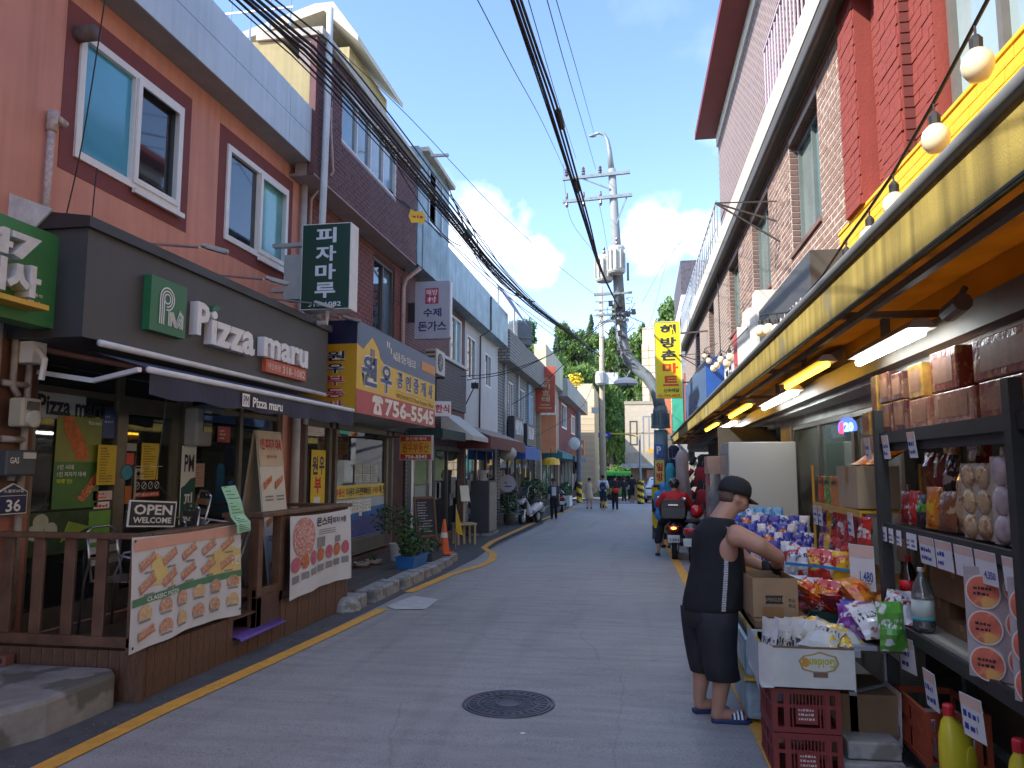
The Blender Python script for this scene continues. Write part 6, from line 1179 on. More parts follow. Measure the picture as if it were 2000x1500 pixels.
ORD = ['first', 'second', 'third', 'fourth', 'fifth', 'sixth', 'seventh', 'eighth', 'ninth', 'tenth']
card = M('cardboard', (.34, .22, .12), .85, var=.1, scale=5, bump=.15); card2 = M('cardboard_dark', (.2, .12, .06), .85, var=.15, scale=4); tape = M('tape_brown', (.3, .16, .07), .4)
def carton(name, label, loc, sx, sy, sz, rz=0, m=card, open_=False, cat='box', group=None):
    t = thing(name, label, cat, loc, rz, group); w = .006
    if open_:
        mb = MB().box(-sx/2, -sy/2, 0, sx/2, sy/2, w); mb.box(-sx/2, -sy/2, w, sx/2, -sy/2+w, sz); mb.box(-sx/2, sy/2-w, w, sx/2, sy/2, sz); mb.box(-sx/2, -sy/2+w, w, -sx/2+w, sy/2-w, sz); mb.box(sx/2-w, -sy/2+w, w, sx/2, sy/2-w, sz); mb.build('body', m, t)
    else: MB().box(-sx/2, -sy/2, 0, sx/2, sy/2, sz).build('body', m, t, bevel=.003); MB().box(-.025, -sy/2-.001, sz*.6, .025, sy/2+.001, sz+.001).build('tape', tape, t)
    return t
FLZ = -.055
def price(lab, y, z, w=.13, h=.13, txt=None, x=1.53, tilt=.1, m=None, rz=0):
    t = thing('price_card', lab, 'price card', (x, y, z), RIGHT+rz); MB().box(-w/2, -.002, -h, w/2, 0, 0).build('card', m or M('card_white', (.66, .68, .7), .6, var=.05), t); t.rotation_euler = (tilt, 0, RIGHT+rz)
    if h > .09: MB().rect(-w/2+.004, -h*.28, w/2-.004, -.004, -.0035).build('header', M('card_peach', (.64, .47, .4), .6), t)
    if txt: letters(MB(), txt, -w*.1, -h*.85, w*.42, -h*.58, -.004, .02).build('lettering', M('ink_blue2', (.05, .08, .3), .6), t)
    else: scrawl(t, -w*.4, w*.4, -h*.9, -h*.3, -.004, ink_b, 2, int(y*100))
# ---- table with trestle legs
tb = thing('stall_table', 'low trestle table with grey and yellow legs carrying boxes of snacks', 'table', (0, 0, 0))
tgrey = M('table_grey', (.3, .31, .34), .5, var=.15); tyel = M('table_yellow', (.6, .36, .05), .6, var=.25, scale=8)
MB().box(.72, 5.0, .62, 1.52, 7.6, .66).build('top', M('board_dark', (.1, .07, .05), .7, var=.2), tb); MB().box(1.2, 4.95, .6, 1.26, 5.2, .64).box(1.16, 4.97, .638, 1.36, 5.06, .662).build('cross_rail', tgrey, tb)
MB().box(1.22, 5.1, FLZ, 1.265, 5.145, .6).build('leg', tgrey, tb); MB().box(1.5, 5.35, FLZ, 1.545, 5.395, .62).build('leg', tgrey, tb); MB().bar((1.243, 5.14, .33), (1.522, 5.36, .33), .035, .05).build('stretcher', tgrey, tb); MB().box(.73, 5.1, FLZ, .79, 5.16, .62).build('leg', tyel, tb); MB().box(.73, 7.4, FLZ, .79, 7.46, .62).build('leg', tyel, tb)
MB().box(.72, 5.0, .5, .74, 6.4, .66).build('green_side', M('table_green', (.03, .08, .06), .6), tb); MB().box(.7, 5.0, .6, .72, 7.5, .63).build('edge_strip', tyel, tb)
# ---- crates
cr_red = M('crate_red', (.2, .025, .025), .5, var=.15, scale=3)
def crate(label, loc, sx, sy, sz, m, rz=0, name='plastic_crate', words=True, group=None):
    t = thing(name, label, 'crate', loc, rz, group); mb = MB(); w = .02
    for z0, z1 in ((0, .03), (sz-.035, sz)):
        mb.box(-sx/2, -sy/2, z0, sx/2, -sy/2+w, z1); mb.box(-sx/2, sy/2-w, z0, sx/2, sy/2, z1); mb.box(-sx/2, -sy/2+w, z0, -sx/2+w, sy/2-w, z1); mb.box(sx/2-w, -sy/2+w, z0, sx/2, sy/2-w, z1)
    mb.box(-sx/2+w, -sy/2+w, 0, sx/2-w, sy/2-w, .012)
    for i, x in enumerate((-sx/2, -sx/2+sx*.17, sx*.5-sx*.17-.025, sx/2-.03)): mb.box(x, -sy/2+.001, .03, x+.03, -sy/2+w-.002, sz-.035)
    for y in (-sy/2+w, 0, sy/2-w-.03): mb.box(-sx/2+.001, y, .03, -sx/2+w-.002, y+.03, sz-.035).box(sx/2-w+.002, y, .03, sx/2-.001, y+.03, sz-.035)
    mb.box(-sx/2, -sy/2+.002, sz*.55, sx/2, -sy/2+w-.003, sz*.63); mb.box(-sx/2+.002, -sy/2+w, sz*.5, -sx/2+w-.003, sy/2-w, sz*.6)
    fr = mb.build('frame', m, t)
    n = 12
    for k in range(n+1):
        x = -sx*.3+k*sx*.6/n
        if abs(x) < sx*.16 and words: MB().box(x-.003, -sy/2+.004, sz*.63, x+.003, -sy/2+w-.004, sz-.035).build('slat', m, fr)
        else: MB().box(x-.004, -sy/2+.004, .03, x+.004, -sy/2+w-.004, sz-.035).build('slat', m, fr)
    k_ = 14; s = MB()
    for k in range(k_): yv = -sy/2+.03+k*(sy-.06)/k_; s.box(-sx/2+.004, yv, .03, -sx/2+w-.004, yv+.009, sz-.035)
    tag(s.build('side_slats', m, fr), kind='stuff')
    if words:
        q = MB().box(-sx*.16, -sy/2-.004, sz*.2, sx*.16, -sy/2+w-.002, sz*.6).build('name_panel', m, fr); scrawl(t, -sx*.12, sx*.12, sz*.27, sz*.57, -sy/2-.006, M('crate_print', (.6, .5, .48), .7), 3, 4, .9)
    return t
crate('dark red plastic crate directly under the white open box', (.91, 5.05, .2), .38, .5, .25, cr_red); crate('dark red plastic crate at the bottom of the stack under the white box', (.91, 5.05, FLZ), .38, .5, .25, cr_red)
# ---- the white open fruit box with the upside-down brand print
gb_ = thing('white_fruit_box', 'white open cardboard box with upside down Golden logo on the red crates', 'box', (.93, 5.02, .452)); wbx = M('box_white', (.62, .63, .64), .6, var=.06, scale=3)
MB().box(-.27, -.25, 0, .24, .3, .008).box(-.2, -.25, .0, .25, -.242, .235).box(.242, -.24, .008, .25, .3, .22).box(-.27, .29, .008, .242, .3, .22).build('body', wbx, gb_); MB().add([(-.2, -.25, 0), (-.2, -.25, .235), (-.27, -.16, .24), (-.27, -.16, .0)], [(0, 1, 2, 3)]).build('corner_panel', wbx, gb_); MB().add([(-.272, -.16, -.04), (-.272, -.16, .24), (-.272, .3, .26), (-.272, .3, .05)], [(0, 1, 2, 3)]).build('side_panel', M('box_pale_blue', (.45, .52, .58), .6, var=.08), gb_)
MB().box(-.2, -.2515, .228, .25, -.2405, .239).build('brown_edge', card2, gb_)
cl = [(-.06, .16), (-.03, .19), (.02, .2), (.06, .215), (.11, .2), (.15, .19), (.165, .15), (.14, .11), (.09, .095), (.02, .095), (-.04, .11)]
MB().prism(cl, -.2525, -.2505).build('cloud_outline', M('print_gold', (.42, .28, .1), .6), gb_); MB().prism([(.05+(x-.05)*.88, .152+(z-.152)*.84) for x, z in cl], -.2545, -.253).build('cloud_mark', wbx, gb_)
letters(MB(), 'Golden', .0, .125, .145, .175, -.2555, .03, flip=True).build('lettering', M('print_lime', (.45, .42, .02), .6), gb_); MB().disc((-.02, .152), .022, .026, -.256).build('emblem', M('print_orange', (.6, .28, .03), .6), gb_); MB().prism([(.02, .07), (.1, .07), (.1, .098), (.02, .098)], -.254, -.2508).build('hand_hole', M('hole_brown', (.18, .12, .09), .8), gb_)
for k in range(5): bag('white paper packet standing in the open fruit box, %s from the left' % ORD[k], (.72+k*.06, 4.95+k*.02, .5), R(-58+k*5), .15, .31, .035, (film('paper', (.6, .56, .5), spots=((.3, .2, .15), 25, .64)), FW, FT), 4, R(-8-k*5), k, 'paper_packet', 'packet', 'paper packets in the open fruit box')
for k in range(6): bag('clear wrapped yellow snack bag heaped in the open fruit box, number %s from the front' % ORD[k], (1.0+(k % 3)*.1, 4.92+k*.05, .66+.025*(k//3)), R(20*k-30), .24, .24, .1, ((film('clear', (.5, .5, .45)), FY, FW), (FY, film('clear', (.5, .5, .45)), FO))[k % 2], 2, R(-72), k, 'snack_bag', 'snack bag', 'yellow snack bags in the open fruit box')
# ---- carton the man packs, things behind it
MB().box(.72, 5.4, .665, 1.1, 5.95, .71).build('carton_below', card2, tb)
pr_ = carton('snack_carton', 'brown snack carton with black print being packed by the man in black', (.855, 5.72, .715), .3, .4, .26, R(6), card, True)
lb = MB(); lb.prism([(-.07, .09), (.05, .09), (.04, .115), (.05, .145), (-.07, .145), (-.06, .115)], -.202, -.2005); lb.build('print_banner', ink, pr_); letters(MB(), 'PRINGLES', -.055, .105, .035, .13, -.2035, .01).build('lettering', card, pr_); lb = MB(); letters(lb, '취급', .085, .1, .13, .125, -.2015, .01); letters(lb, '주의', .085, .06, .13, .09, -.2015, .01); lb.build('lettering', ink, pr_); MB().rect(-.09, .0, .05, .07, -.2012).build('print_patch', tape, pr_)
MB().add([(-.15, -.2, .26), (.15, -.2, .26), (.16, -.27, .2), (-.14, -.27, .2)], [(0, 1, 2, 3)]).build('flap', card, pr_) if False else MB().add([(.15, -.2, .26), (.15, .2, .26), (.22, .2, .22), (.22, -.2, .22)], [(0, 1, 2, 3)]).build('flap', card, pr_)
tr_ = thing('green_tray', 'dark green tray between the carton and the snack bundles', 'tray', (1.2, 5.5, .665), R(-20)); MB().box(-.14, -.22, 0, .14, .22, .01).box(-.14, -.22, .01, .14, -.21, .06).box(-.14, .21, .01, .14, .22, .06).box(-.14, -.21, .01, -.13, .21, .06).box(.13, -.21, .01, .14, .21, .06).build('body', M('tray_green', (.01, .05, .04), .4), tr_)
oc = carton('orange_carton', 'long orange carton supporting the blue snack bags', (1.2, 7.28, .665), .95, .5, .24, 0, M('carton_orange', (.5, .24, .08), .7, var=.12)); scrawl(oc, -.1, .42, .04, .12, -.253, ink_b, 1, 3, .95)
# mound of blue bags: five stepped rows
for r_ in range(5):
    n = 8 if r_ < 4 else 7
    for k in range(n):
        top = r_ == 4; x = .8+k*.086+(.04 if r_ % 2 else 0)
        if top and k > 5: continue
        wm = (FW, FK, FC) if (r_ == 3 and k > 6) else ((FC, FW, FB) if top else [(FB, FW, FO), (FB, FO, FW), (FW, FB, FC)][(k+r_) % 3])
        bag('%s snack bag in the mound, %s row from the bottom, %s from the left' % ('light blue' if top else ('white' if wm[0] is FW else 'blue'), ORD[r_], ORD[k]), (x, 7.1+r_*.075, .905+r_*.07), R(random.uniform(-10, 10)), .1, .18, .055, wm, 4 if not top else 2, R(-12), (r_*3+k) % 4, group='snack bags in the blue mound')
# ---- yellow wire rack with noodle packs
wr = thing('wire_rack', 'yellow wire display rack with three tiers of bagged snacks', 'rack', (0, 0, 0)); wy = M('wire_yellow', (.55, .3, .02), .4)
for z in (.95, 1.42):
    sh_ = MB().box(1.44, 5.52, z-.03, 1.455, 6.95, z+.015).build('shelf_edge', wy, wr)
    q = MB()
    for k in range(20): q.tube([(1.45, 5.55+k*.073, z), (1.85, 5.55+k*.073, z)], .005, 4)
    tag(q.build('wires', wy, sh_), kind='stuff')
for x, y in ((1.45, 6.95), (1.85, 6.95), (1.85, 5.55)): MB().tube([(x, y, .66), (x, y, 1.75)], .012, 6).build('post', wy, wr)
pal = [(FP, FY, FR, 'purple'), (FY, FP, FR, 'yellow'), (FR, FK, FW, 'red'), (FR, FW, FK, 'red and white'), (FR, FK, FW, 'red'), (FM, FR, FW, 'dark red'), (FR, FW, FM, 'bright red')]
for r_ in range(2):
    for k in range(7):
        p = pal[k]; y = 6.82-k*.185
        bag('%s noodle bag, %s layer of lower wire shelf, %s from far end' % (p[3], ('bottom', 'top')[r_], ORD[k]), (1.48+r_*.03, y, .97+r_*.2), RIGHT+R(18+random.uniform(-6, 6)), .18, .215, .07, p[:3], 3, R(-6), k % 4, group='noodle bags on the yellow wire rack')
for k, (yy, zz) in enumerate(((6.86, 1.41), (6.68, 1.41), (5.75, 1.41), (6.1, .93))): price('pale price slip on the yellow wire rack, %s' % ('farthest on upper shelf', 'second on upper shelf', 'nearest on upper shelf', 'on the lower shelf')[k], yy, zz, .13, .16, None, 1.435, .05)
for k, (m, nm) in enumerate(((FR, 'red'), (FG, 'green'), (FO, 'orange'))): c = carton('pepero_carton', '%s snack carton on the upper wire shelf' % nm, (1.58, 6.8-k*.22, 1.435), .21, .2, .22, RIGHT, m, cat='carton'); scrawl(c, -.08, .08, .15, .2, -.103, ink, 1, k, .9)
carton('plain_carton', 'plain tan carton with small square print on the upper wire shelf by the black post', (1.62, 5.95, 1.435), .34, .3, .3, RIGHT+R(8), M('carton_tan', (.34, .26, .17), .8, var=.1)); bag('orange snack bag lying on the tan carton', (1.6, 6.0, 1.75), R(-70), .26, .32, .09, (FO, FY, FR), 1, R(-70), 2)
# bundles strapped with blue tape under the rack, heap of mixed packs
for g_ in range(2):
    for k in range(6):
        m = [(FW, FR, FB), (FW, FR, FB), (FR, FY, FW), (FR, FW, FY), (FY, FR, FW), (FY, FO, FR)][k]
        bag('%s snack bag in the %s strapped bundle, %s from the left' % (('silver', 'silver', 'red', 'red', 'yellow', 'yellow')[k], ('lower', 'upper')[g_], ORD[k]), (1.14+k*.07, 6.1-k*.09+g_*.2, .67+g_*.2), R(-18), .15, .25, .08, m, 1, R(-10), k % 4, group='snack bags strapped with blue tape')
    bt_ = MB().tube([(1.08, 6.06+g_*.2, .79+g_*.2), (1.3, 5.8+g_*.2, .8+g_*.2), (1.56, 5.55+g_*.2, .79+g_*.2)], .014, 4); q = bt_.build('blue_tape', M('tape_blue', (.02, .2, .45), .3)); tag(q, 'blue packing tape around the %s bundle of snack bags' % ('lower', 'upper')[g_], 'tape')
for k, (m, nm, x, y, z, rz) in enumerate((((FW, FR, FY), 'silver and red', 1.32, 5.35, .68, -30), ((FR, FO, FW), 'red', 1.42, 5.6, .7, 20), ((FR, FM, FY), 'crimson', 1.5, 5.5, .74, 60), ((FP, FW, FB), 'purple and white', 1.28, 5.12, .68, -15), ((FB, FW, FP), 'violet', 1.38, 5.18, .7, 10), ((FW, FN, FT), 'grey printed', 1.4, 5.02, .7, 25), ((FW, FR, FG), 'white and rose', 1.5, 5.1, .78, -40), ((FO, FR, FY), 'orange', 1.45, 5.35, .82, 45))):
    bag('%s snack pack in the heap at the table end' % nm, (x, y, z), R(rz), .22, .25, .13, m, 4, R(-46), k % 4, group='mixed snack packs heaped at the table end')
for k in range(10): bag('%s snack packet heaped behind the strapped bundles, %s from the left' % (('red', 'crimson', 'orange')[k % 3], ORD[k]), (1.18+.04*k, 5.95-.05*k+.1*(k % 2), .7+.05*(k % 3)), R(37*k), .17, .22, .1, ((FR, FW, FY), (FM, FR, FY), (FO, FR, FW))[k % 3], 4, R(-60), k % 4, group='snack packets heaped behind the strapped bundles')
bag('green vegetable snack bag standing against the black rack post', (1.43, 4.88, .66), R(10), .17, .28, .1, (FG, FW, FG), 4, R(-8), 1)
wtb = thing('water_pack', 'pale blue shrink wrapped water bottle pack under the table', 'water pack', (.82, 6.1, FLZ)); 
for i in range(2): MB().box(-.13, -.35, .02+i*.29, .14, .4, .28+i*.29).build('pack', M('wrap_blue', (.3, .42, .5), .25, var=.25, scale=10), wtb, bevel=.03)
MB().box(-.15, -.4, .3, .15, .42, .315).build('shelf_board', tyel, wtb)
MB_b = MB().box(1.0, 5.1, FLZ, 1.5, 5.6, .35); tag(MB_b.build('shadowed_carton', card2, bevel=.01), 'brown carton stored under the table behind the grey leg', 'box')
for k, (x, y, z, sx, sy) in enumerate(((1.3, 5.0, FLZ-.02, .34, .3), (1.3, 5.05, .03, .3, .26), (1.38, 4.7, FLZ-.02, .28, .3))): tag(MB().box(-sx/2, -sy/2, 0, sx/2, sy/2, .1).build('paving_block', conc, None, (x, y, z), R(8*k-6), bevel=.012), ('rough grey concrete block on the floor beside the table leg', 'rough grey concrete block stacked on another beside the table leg', 'rough grey concrete block under the black rack')[k], 'concrete block')
# ---- black steel rack along the shop front
rk = thing('black_rack', 'tall black steel rack of groceries along the market front', 'rack', (0, 0, 0)); blk = M('rack_black', (.028, .03, .032), .5, var=.2, scale=6, bump=.1)
for x, y in ((1.55, 5.36), (2.0, 5.36), (1.55, 3.5), (2.0, 3.5), (1.55, 1.9), (2.0, 1.9)): MB().box(x-.035, y-.035, FLZ, x+.035, y+.035, 2.1).build('post', blk, rk)
for z, m in ((.06, blk), (.76, M('shelf_tan', (.42, .37, .28), .6, var=.08)), (1.36, blk), (1.94, blk)):
    MB().box(1.59, 1.9, z-.02, 2.0, 5.4, z).build('shelf', m, rk); MB().box(1.535, 1.9, z-.06 if z > .1 else z-.03, 1.56, 5.42, z+.012).build('shelf_edge', blk, rk)
MB().box(1.56, 5.37, 1.83, 1.58, 1.9, 1.93).build('top_rail', blk, rk); MB().box(2.03, 1.9, .1, 2.05, 5.4, 1.3).build('back_board', M('board_backing', (.1, .085, .07), .8), rk)
MB().box(1.57, 4.1, .758, 1.99, 4.108, .764).build('board_joint', card2, rk)
# top: wrapped boxes
def wrapped(label, y, z, sy, sz, m, sx=.3, x=1.72):
    t = thing('wrapped_box', label, 'box', (x, y, z), RIGHT, 'film wrapped boxes on top of the rack'); MB().box(-sy/2, -sx/2, 0, sy/2, sx/2, sz).build('body', m, t, bevel=.008); MB().rect(-sy*.36, sz*.2, sy*.36, sz*.8, -sx/2-.002).build('print_patch', M('print_dim', (.3, .14, .08), .5, var=.3, scale=20), t)
bxr = print_film([(.27, .05, .03), (.4, .2, .06), (.38, .16, .1)], 7, .5); bxd = print_film([(.11, .03, .025), (.22, .1, .07), (.3, .2, .1)], 11, .6); bxg = M('box_gilt', (.5, .27, .06), .2, var=.5, scale=14, coat=.6); bxp = print_film([(.36, .15, .1), (.5, .3, .18), (.25, .06, .05)], 9, .4)
for i, (lab, y, z, sy, sz, m) in enumerate((('small gilt wrapped box at the far end of the rack top', 5.75, 1.95, .16, .17, bxg), ('tall gold foil bag beside the far wrapped boxes', 5.52, 1.95, .12, .4, bxg), ('maroon wrapped box, lower, third from the far end', 5.28, 1.95, .2, .19, bxd), ('maroon wrapped box stacked on the third one', 5.3, 2.145, .2, .2, bxd), ('dark wrapped box, lower, fourth from the far end', 5.02, 1.95, .22, .19, bxd), ('brown wrapped box stacked on the fourth one', 5.05, 2.145, .2, .17, bxd), ('rose wrapped box in the middle of the rack top', 4.68, 1.95, .3, .17, bxp), ('gilt faced box stacked on the rose one', 4.72, 2.125, .22, .2, bxg), ('long rose wrapped box nearer the camera', 4.2, 1.95, .5, .17, bxp), ('red brick coloured box stacked on the long rose one', 4.3, 2.125, .34, .22, bxr), ('red printed box at the near end of the rack top', 3.6, 1.95, .55, .17, bxr), ('large red box stacked at the near end', 3.62, 2.125, .6, .2, bxr))): wrapped(lab, y, z, sy, sz, m)
for k, y in enumerate((5.6, 5.2, 4.72)): price('blank price slip hanging from the rack top, %s from the far post' % ORD[k], y, 1.93, .12, .15, None, 1.53)
for k, y in enumerate((5.3, 5.17, 5.02, 4.84, 4.76)): price('tiny pink printed tag on the upper shelf edge, %s from the black post' % ORD[k], y, 1.345, .08, .09, None, 1.53, 0)
for k, (y, tx) in enumerate(((4.57, None), (4.33, None), (4.08, '4,350'), (3.84, '4,350'), (3.56, '5,100'))): price('price card on the upper shelf edge, %s of the five larger ones' % ORD[k], y, 1.345, .21, .15, tx, 1.53, .06)
price('large price sheet reading 1480 hanging on the far side of the black post', 5.6, 1.2, .2, .3, '1,480', 1.46, .02, rz=R(35)); price('narrow blank price slip hung below the yellow rack', 5.72, 1.0, .13, .25, None, 1.45, .02)
for k, (y, z) in enumerate(((5.25, .74), (4.98, .72), (4.62, .62), (4.08, .64))): price('price slip hanging below the table height shelf, %s from the black post' % ORD[k], y, z, .17, .2, None, 1.52, .08, None, R(10*(k % 2)))
price('large price sheet reading 1500 on the red basket', 5.2, .38, .3, .34, '1,500', 1.5, -.03)
# upper shelf goods
for k, (m, nm, y, h, w) in enumerate((((FM, FW, FR), 'dark red coffee', 5.22, .2, .14), ((FR, FW, FM), 'red', 5.07, .21, .14), ((FK, FG, FW), 'black and green', 4.93, .19, .13), ((FO, FY, FR), 'orange and yellow', 4.76, .24, .17), ((FN, FT, FK), 'dried fish', 4.56, .22, .18))): bag('%s packet standing at the front of the upper rack shelf' % nm, (1.64, y, 1.375), RIGHT+R(10), w, h, .06, m, 4 if k != 3 else 2, R(-5), k % 4, group='packets on the upper rack shelf')
for k, (m, nm, y, z) in enumerate((((FN, FM, FW), 'brown nut', 5.2, 1.56), ((FM, FN, FT), 'maroon', 5.03, 1.55), ((FK, FW, FM), 'black', 4.86, 1.54))): bag('%s packet in the back row of the upper rack shelf' % nm, (1.78, y, z), RIGHT, .19, .26, .07, m, 1, R(-4), k, group='back row packets on the upper rack shelf')
bag('tall clear bag of brown noodles on the upper rack shelf', (1.68, 4.42, 1.375), RIGHT, .2, .36, .09, (FT, FN, FT), 4, R(-4), 1)
def dried(label, y, cols, rows, m, w, h, z=1.375):
    t = thing('dried_fish_pack', label, 'food pack', (1.64, y, z), RIGHT+R(8)); MB().box(-w/2, -.02, 0, w/2, .02, h).build('film', M('film_wrap', (.42, .38, .33), .2, var=.3, scale=14, coat=.5), t)
    for i in range(cols):
        for j in range(rows): MB().ell(((i-(cols-1)/2)*w*.46, -.022, (j+.5)*h/rows), (w*.2, .03, h/rows*.52), 8, 6).build('piece', m, t, smooth=True)
dried('flat pack of six tan dried fish in clear film', 4.1, 2, 3, FT, .26, .37); dried('flat pack of pale grey dried squid in clear film', 3.74, 2, 3, M('squid', (.42, .37, .37), .4, var=.35, scale=14, coat=.4), .3, .4); tag(MB().box(1.62, 3.53, 1.36, 1.64, 3.66, 1.74).build('white_card', white_p), 'tall white card standing at the end of the upper rack shelf', 'card')
for lab, y, z, sy, sz, m in (('red and yellow snack pouch hanging at the back of the rack', 4.95, 1.68, .36, .26, FR), ('red pouch with gold print hanging at the back of the rack', 4.1, 1.66, .24, .26, FM), ('ochre pouch hanging behind the black post', 5.35, 1.66, .3, .28, FO), ('brown pouch hanging between the two red ones', 4.5, 1.62, .36, .22, FN)): bag(lab, (1.98, y, z), RIGHT, sy, sz, .04, (m, FY, m), 1, 0, 1, 'snack_pouch', 'snack pouch')
carton('purple_carton', 'dark purple carton with pale label by the near rack post', (1.72, 3.25, 1.375), .3, .3, .42, RIGHT, M('carton_plum', (.06, .03, .06), .5))
# middle shelf: bottles, cartons, cup noodles
def bottle(name, label, cat, loc, prof, m, bands, cap, capm):
    t = thing(name, label, cat, loc); MB().lathe(prof, 20).build('bottle', m, t, smooth=True)
    for z0, z1, r, bm in bands: MB().lathe([(r, z0), (r, z1)], 20).build('label', bm, t, smooth=True)
    MB().lathe([(cap[0], cap[1]), (cap[0], cap[2]), (cap[0]*.9, cap[2]+.003)], 14).build('cap', capm, t); return t
cola = M('cola', (.018, .008, .006), .06, var=0, spec=.8, coat=.5); cpl = M('cap_red', (.55, .02, .03), .4)
bottle('cola_bottle', 'large cola bottle with red label and red cap on the middle shelf', 'bottle', (1.66, 5.3, .762), [(.04, 0), (.052, .02), (.054, .09), (.048, .14), (.056, .2), (.054, .27), (.035, .33), (.018, .36), (.016, .375)], cola, [(.19, .255, .0565, M('label_red', (.6, .015, .02), .4))], (.018, .37, .4), cpl)
pet = glass('pet_clear', (.85, .9, .92), .12, .04)
bottle('water_bottle', 'clear plastic water bottle with pale green label on the middle shelf edge', 'bottle', (1.62, 4.95, .762), [(.05, 0), (.062, .02), (.06, .08), (.062, .2), (.055, .26), (.03, .31), (.018, .335), (.017, .35)], pet, [(.07, .19, .0628, M('label_mint', (.55, .64, .58), .5, var=.06)), (.07, .09, .0634, M('label_aqua', (.08, .4, .48), .5))], (.02, .35, .37), M('cap_clear', (.6, .6, .6), .4))
carton('drink_carton', 'long brown carton with black print lying at the back of the middle shelf', (1.86, 4.8, .95), .7, .24, .24, RIGHT, card2); q = carton('tall_carton', 'tall tan carton standing open on the middle shelf', (1.82, 4.1, .762), .28, .3, .4, RIGHT+R(-22), M('carton_kraft', (.27, .16, .07), .8, var=.15)); carton('flat_carton', 'flat dark carton lying on the middle shelf behind the bottles', (1.86, 4.75, .762), .5, .22, .08, RIGHT, card2); carton('under_carton', 'brown carton under the raised long one on the middle shelf', (1.86, 5.1, .762), .3, .2, .19, RIGHT, card2)
cp = thing('cup_noodle_pack', 'shrink wrapped pack of cup noodles with round red and orange lids', 'noodle pack', (1.62, 3.86, .765), RIGHT+R(42)); MB().box(-.17, -.03, 0, .17, .1, .5).build('film', M('film_wrap2', (.38, .35, .36), .2, var=.2, scale=10, coat=.6), cp)
lid = M('lid_print', (.6, .16, .1), .35, var=.3, scale=14, spots=((.7, .4, .12), 9, .54)); rim = M('cup_rim', (.68, .62, .55), .4)
for i in range(2):
    for j in range(3):
        cx, cz = -.082+i*.164, .09+j*.16+i*.03-.02; q = MB().lathe([(.078, 0), (.078, .012)], 22).build('cup_rim', rim, cp, (cx, -.03, cz)); q.rotation_euler = (R(90), 0, 0); q = MB().lathe([(.07, 0), (.07, .0145)], 22).build('cup_lid', lid, cp, (cx, -.03, cz)); q.rotation_euler = (R(90), 0, 0); scrawl(cp, cx-.04, cx+.04, cz-.02, cz+.03, -.047, ink, 2, i*3+j, .8)
dup(cp, (1.62, 3.45, .765), RIGHT+R(30), 'second pack of cup noodles at the near edge of the middle shelf')
# bottom: basket, detergent bottles
bo = M('basket_orange', (.36, .07, .03), .5, var=.15)
bk_ = crate('orange red plastic basket with white printed packs on the bottom shelf', (1.7, 5.02, .065), .34, .55, .3, bo, 0, 'plastic_basket', False)
tag(MB().box(-.1, -.2, 0, .12, .15, .2).build('tissue_pack', M('pack_print', (.6, .55, .58), .4, var=.3, scale=25, spots=((.5, .1, .15), 18, .58)), None, (1.7, 4.95, .09), bevel=.01), 'white and red printed pack in the orange basket', 'pack')
dy = M('detergent_yellow', (.6, .52, .03), .35, var=.06); 
def jug(label, loc, rz):
    t = thing('detergent_bottle', label, 'detergent bottle', loc, rz); rings = []
    for z, rx, ry, dx in ((0, .08, .05, 0), (.02, .092, .06, 0), (.22, .095, .06, 0), (.3, .085, .055, -.006), (.36, .05, .04, -.026), (.39, .024, .024, -.034), (.41, .023, .023, -.034)): rings.append([(dx+rx*math.cos(a*.3927), ry*math.sin(a*.3927), z) for a in range(16)])
    MB().loft(rings).build('bottle', dy, t, smooth=True); MB().lathe([(.028, .4), (.028, .445), (.02, .455)], 12, (-.034, 0, 0)).build('cap', cpl, t); g = MB().ell((.035, -.061, .19), (.034, .008, .075), 12, 8).build('grip_recess', M('detergent_shade', (.5, .42, .02), .4), t, smooth=True); return t
j0 = jug('yellow detergent bottle with red cap standing before the orange basket', (1.56, 4.4, .06), R(20)); dup(j0, (1.62, 3.78, .1), R(20), 'yellow detergent bottle at the lower right corner of the rack')
tag(MB().bar((1.48, 4.5, .16), (1.5, 3.4, .16), .02).bar((1.48, 4.5, .08), (1.5, 3.4, .08), .02).build('green_tray_edge', M('tray_green', (0, 0, 0))), 'dark green tray edge under the yellow detergent bottles', 'tray')
# ---- beyond the table: beige cold cabinet, glass front pieces, neon sticker
fz = thing('cold_cabinet', 'tall plain beige cold cabinet side beyond the blue snack mound', 'cabinet', (.97, 9.0, -.1)); MB().box(0, 0, 0, .74, .9, 2.12).build('body', M('cabinet_beige', (.42, .39, .34), .5, var=.04, scale=1), fz, bevel=.01); MB().box(.7, -.02, .9, .73, 0, 1.15).build('handle', alu_dk, fz); MB().box(-.012, .05, .1, -.001, .85, 2.0).build('door', M('cabinet_glass', (.2, .22, .22), .15, var=.2), fz)
sc_ = thing('plastic_curtain', 'shelf of goods behind a clear plastic curtain left of the cold cabinet', 'curtain', (.98, 10.2, -.1)); 
for k in range(6): MB().box(k*.04-.12, .02*(k % 2), .05, k*.04-.078, .02*(k % 2)+.006, 1.75).build('strip', glass('plastic_clear', (.75, .77, .77), .3, .1), sc_)
MB().box(-.14, .1, 0, .12, .5, 1.8).build('goods', M('goods_mix', (.25, .2, .18), .6, var=.5, scale=9, spots=((.5, .08, .06), 7, .56)), sc_); MB().box(-.15, -.02, 1.75, .14, .5, 1.98).build('top_box', M('box_orange2', (.5, .3, .2), .6, var=.2), sc_)
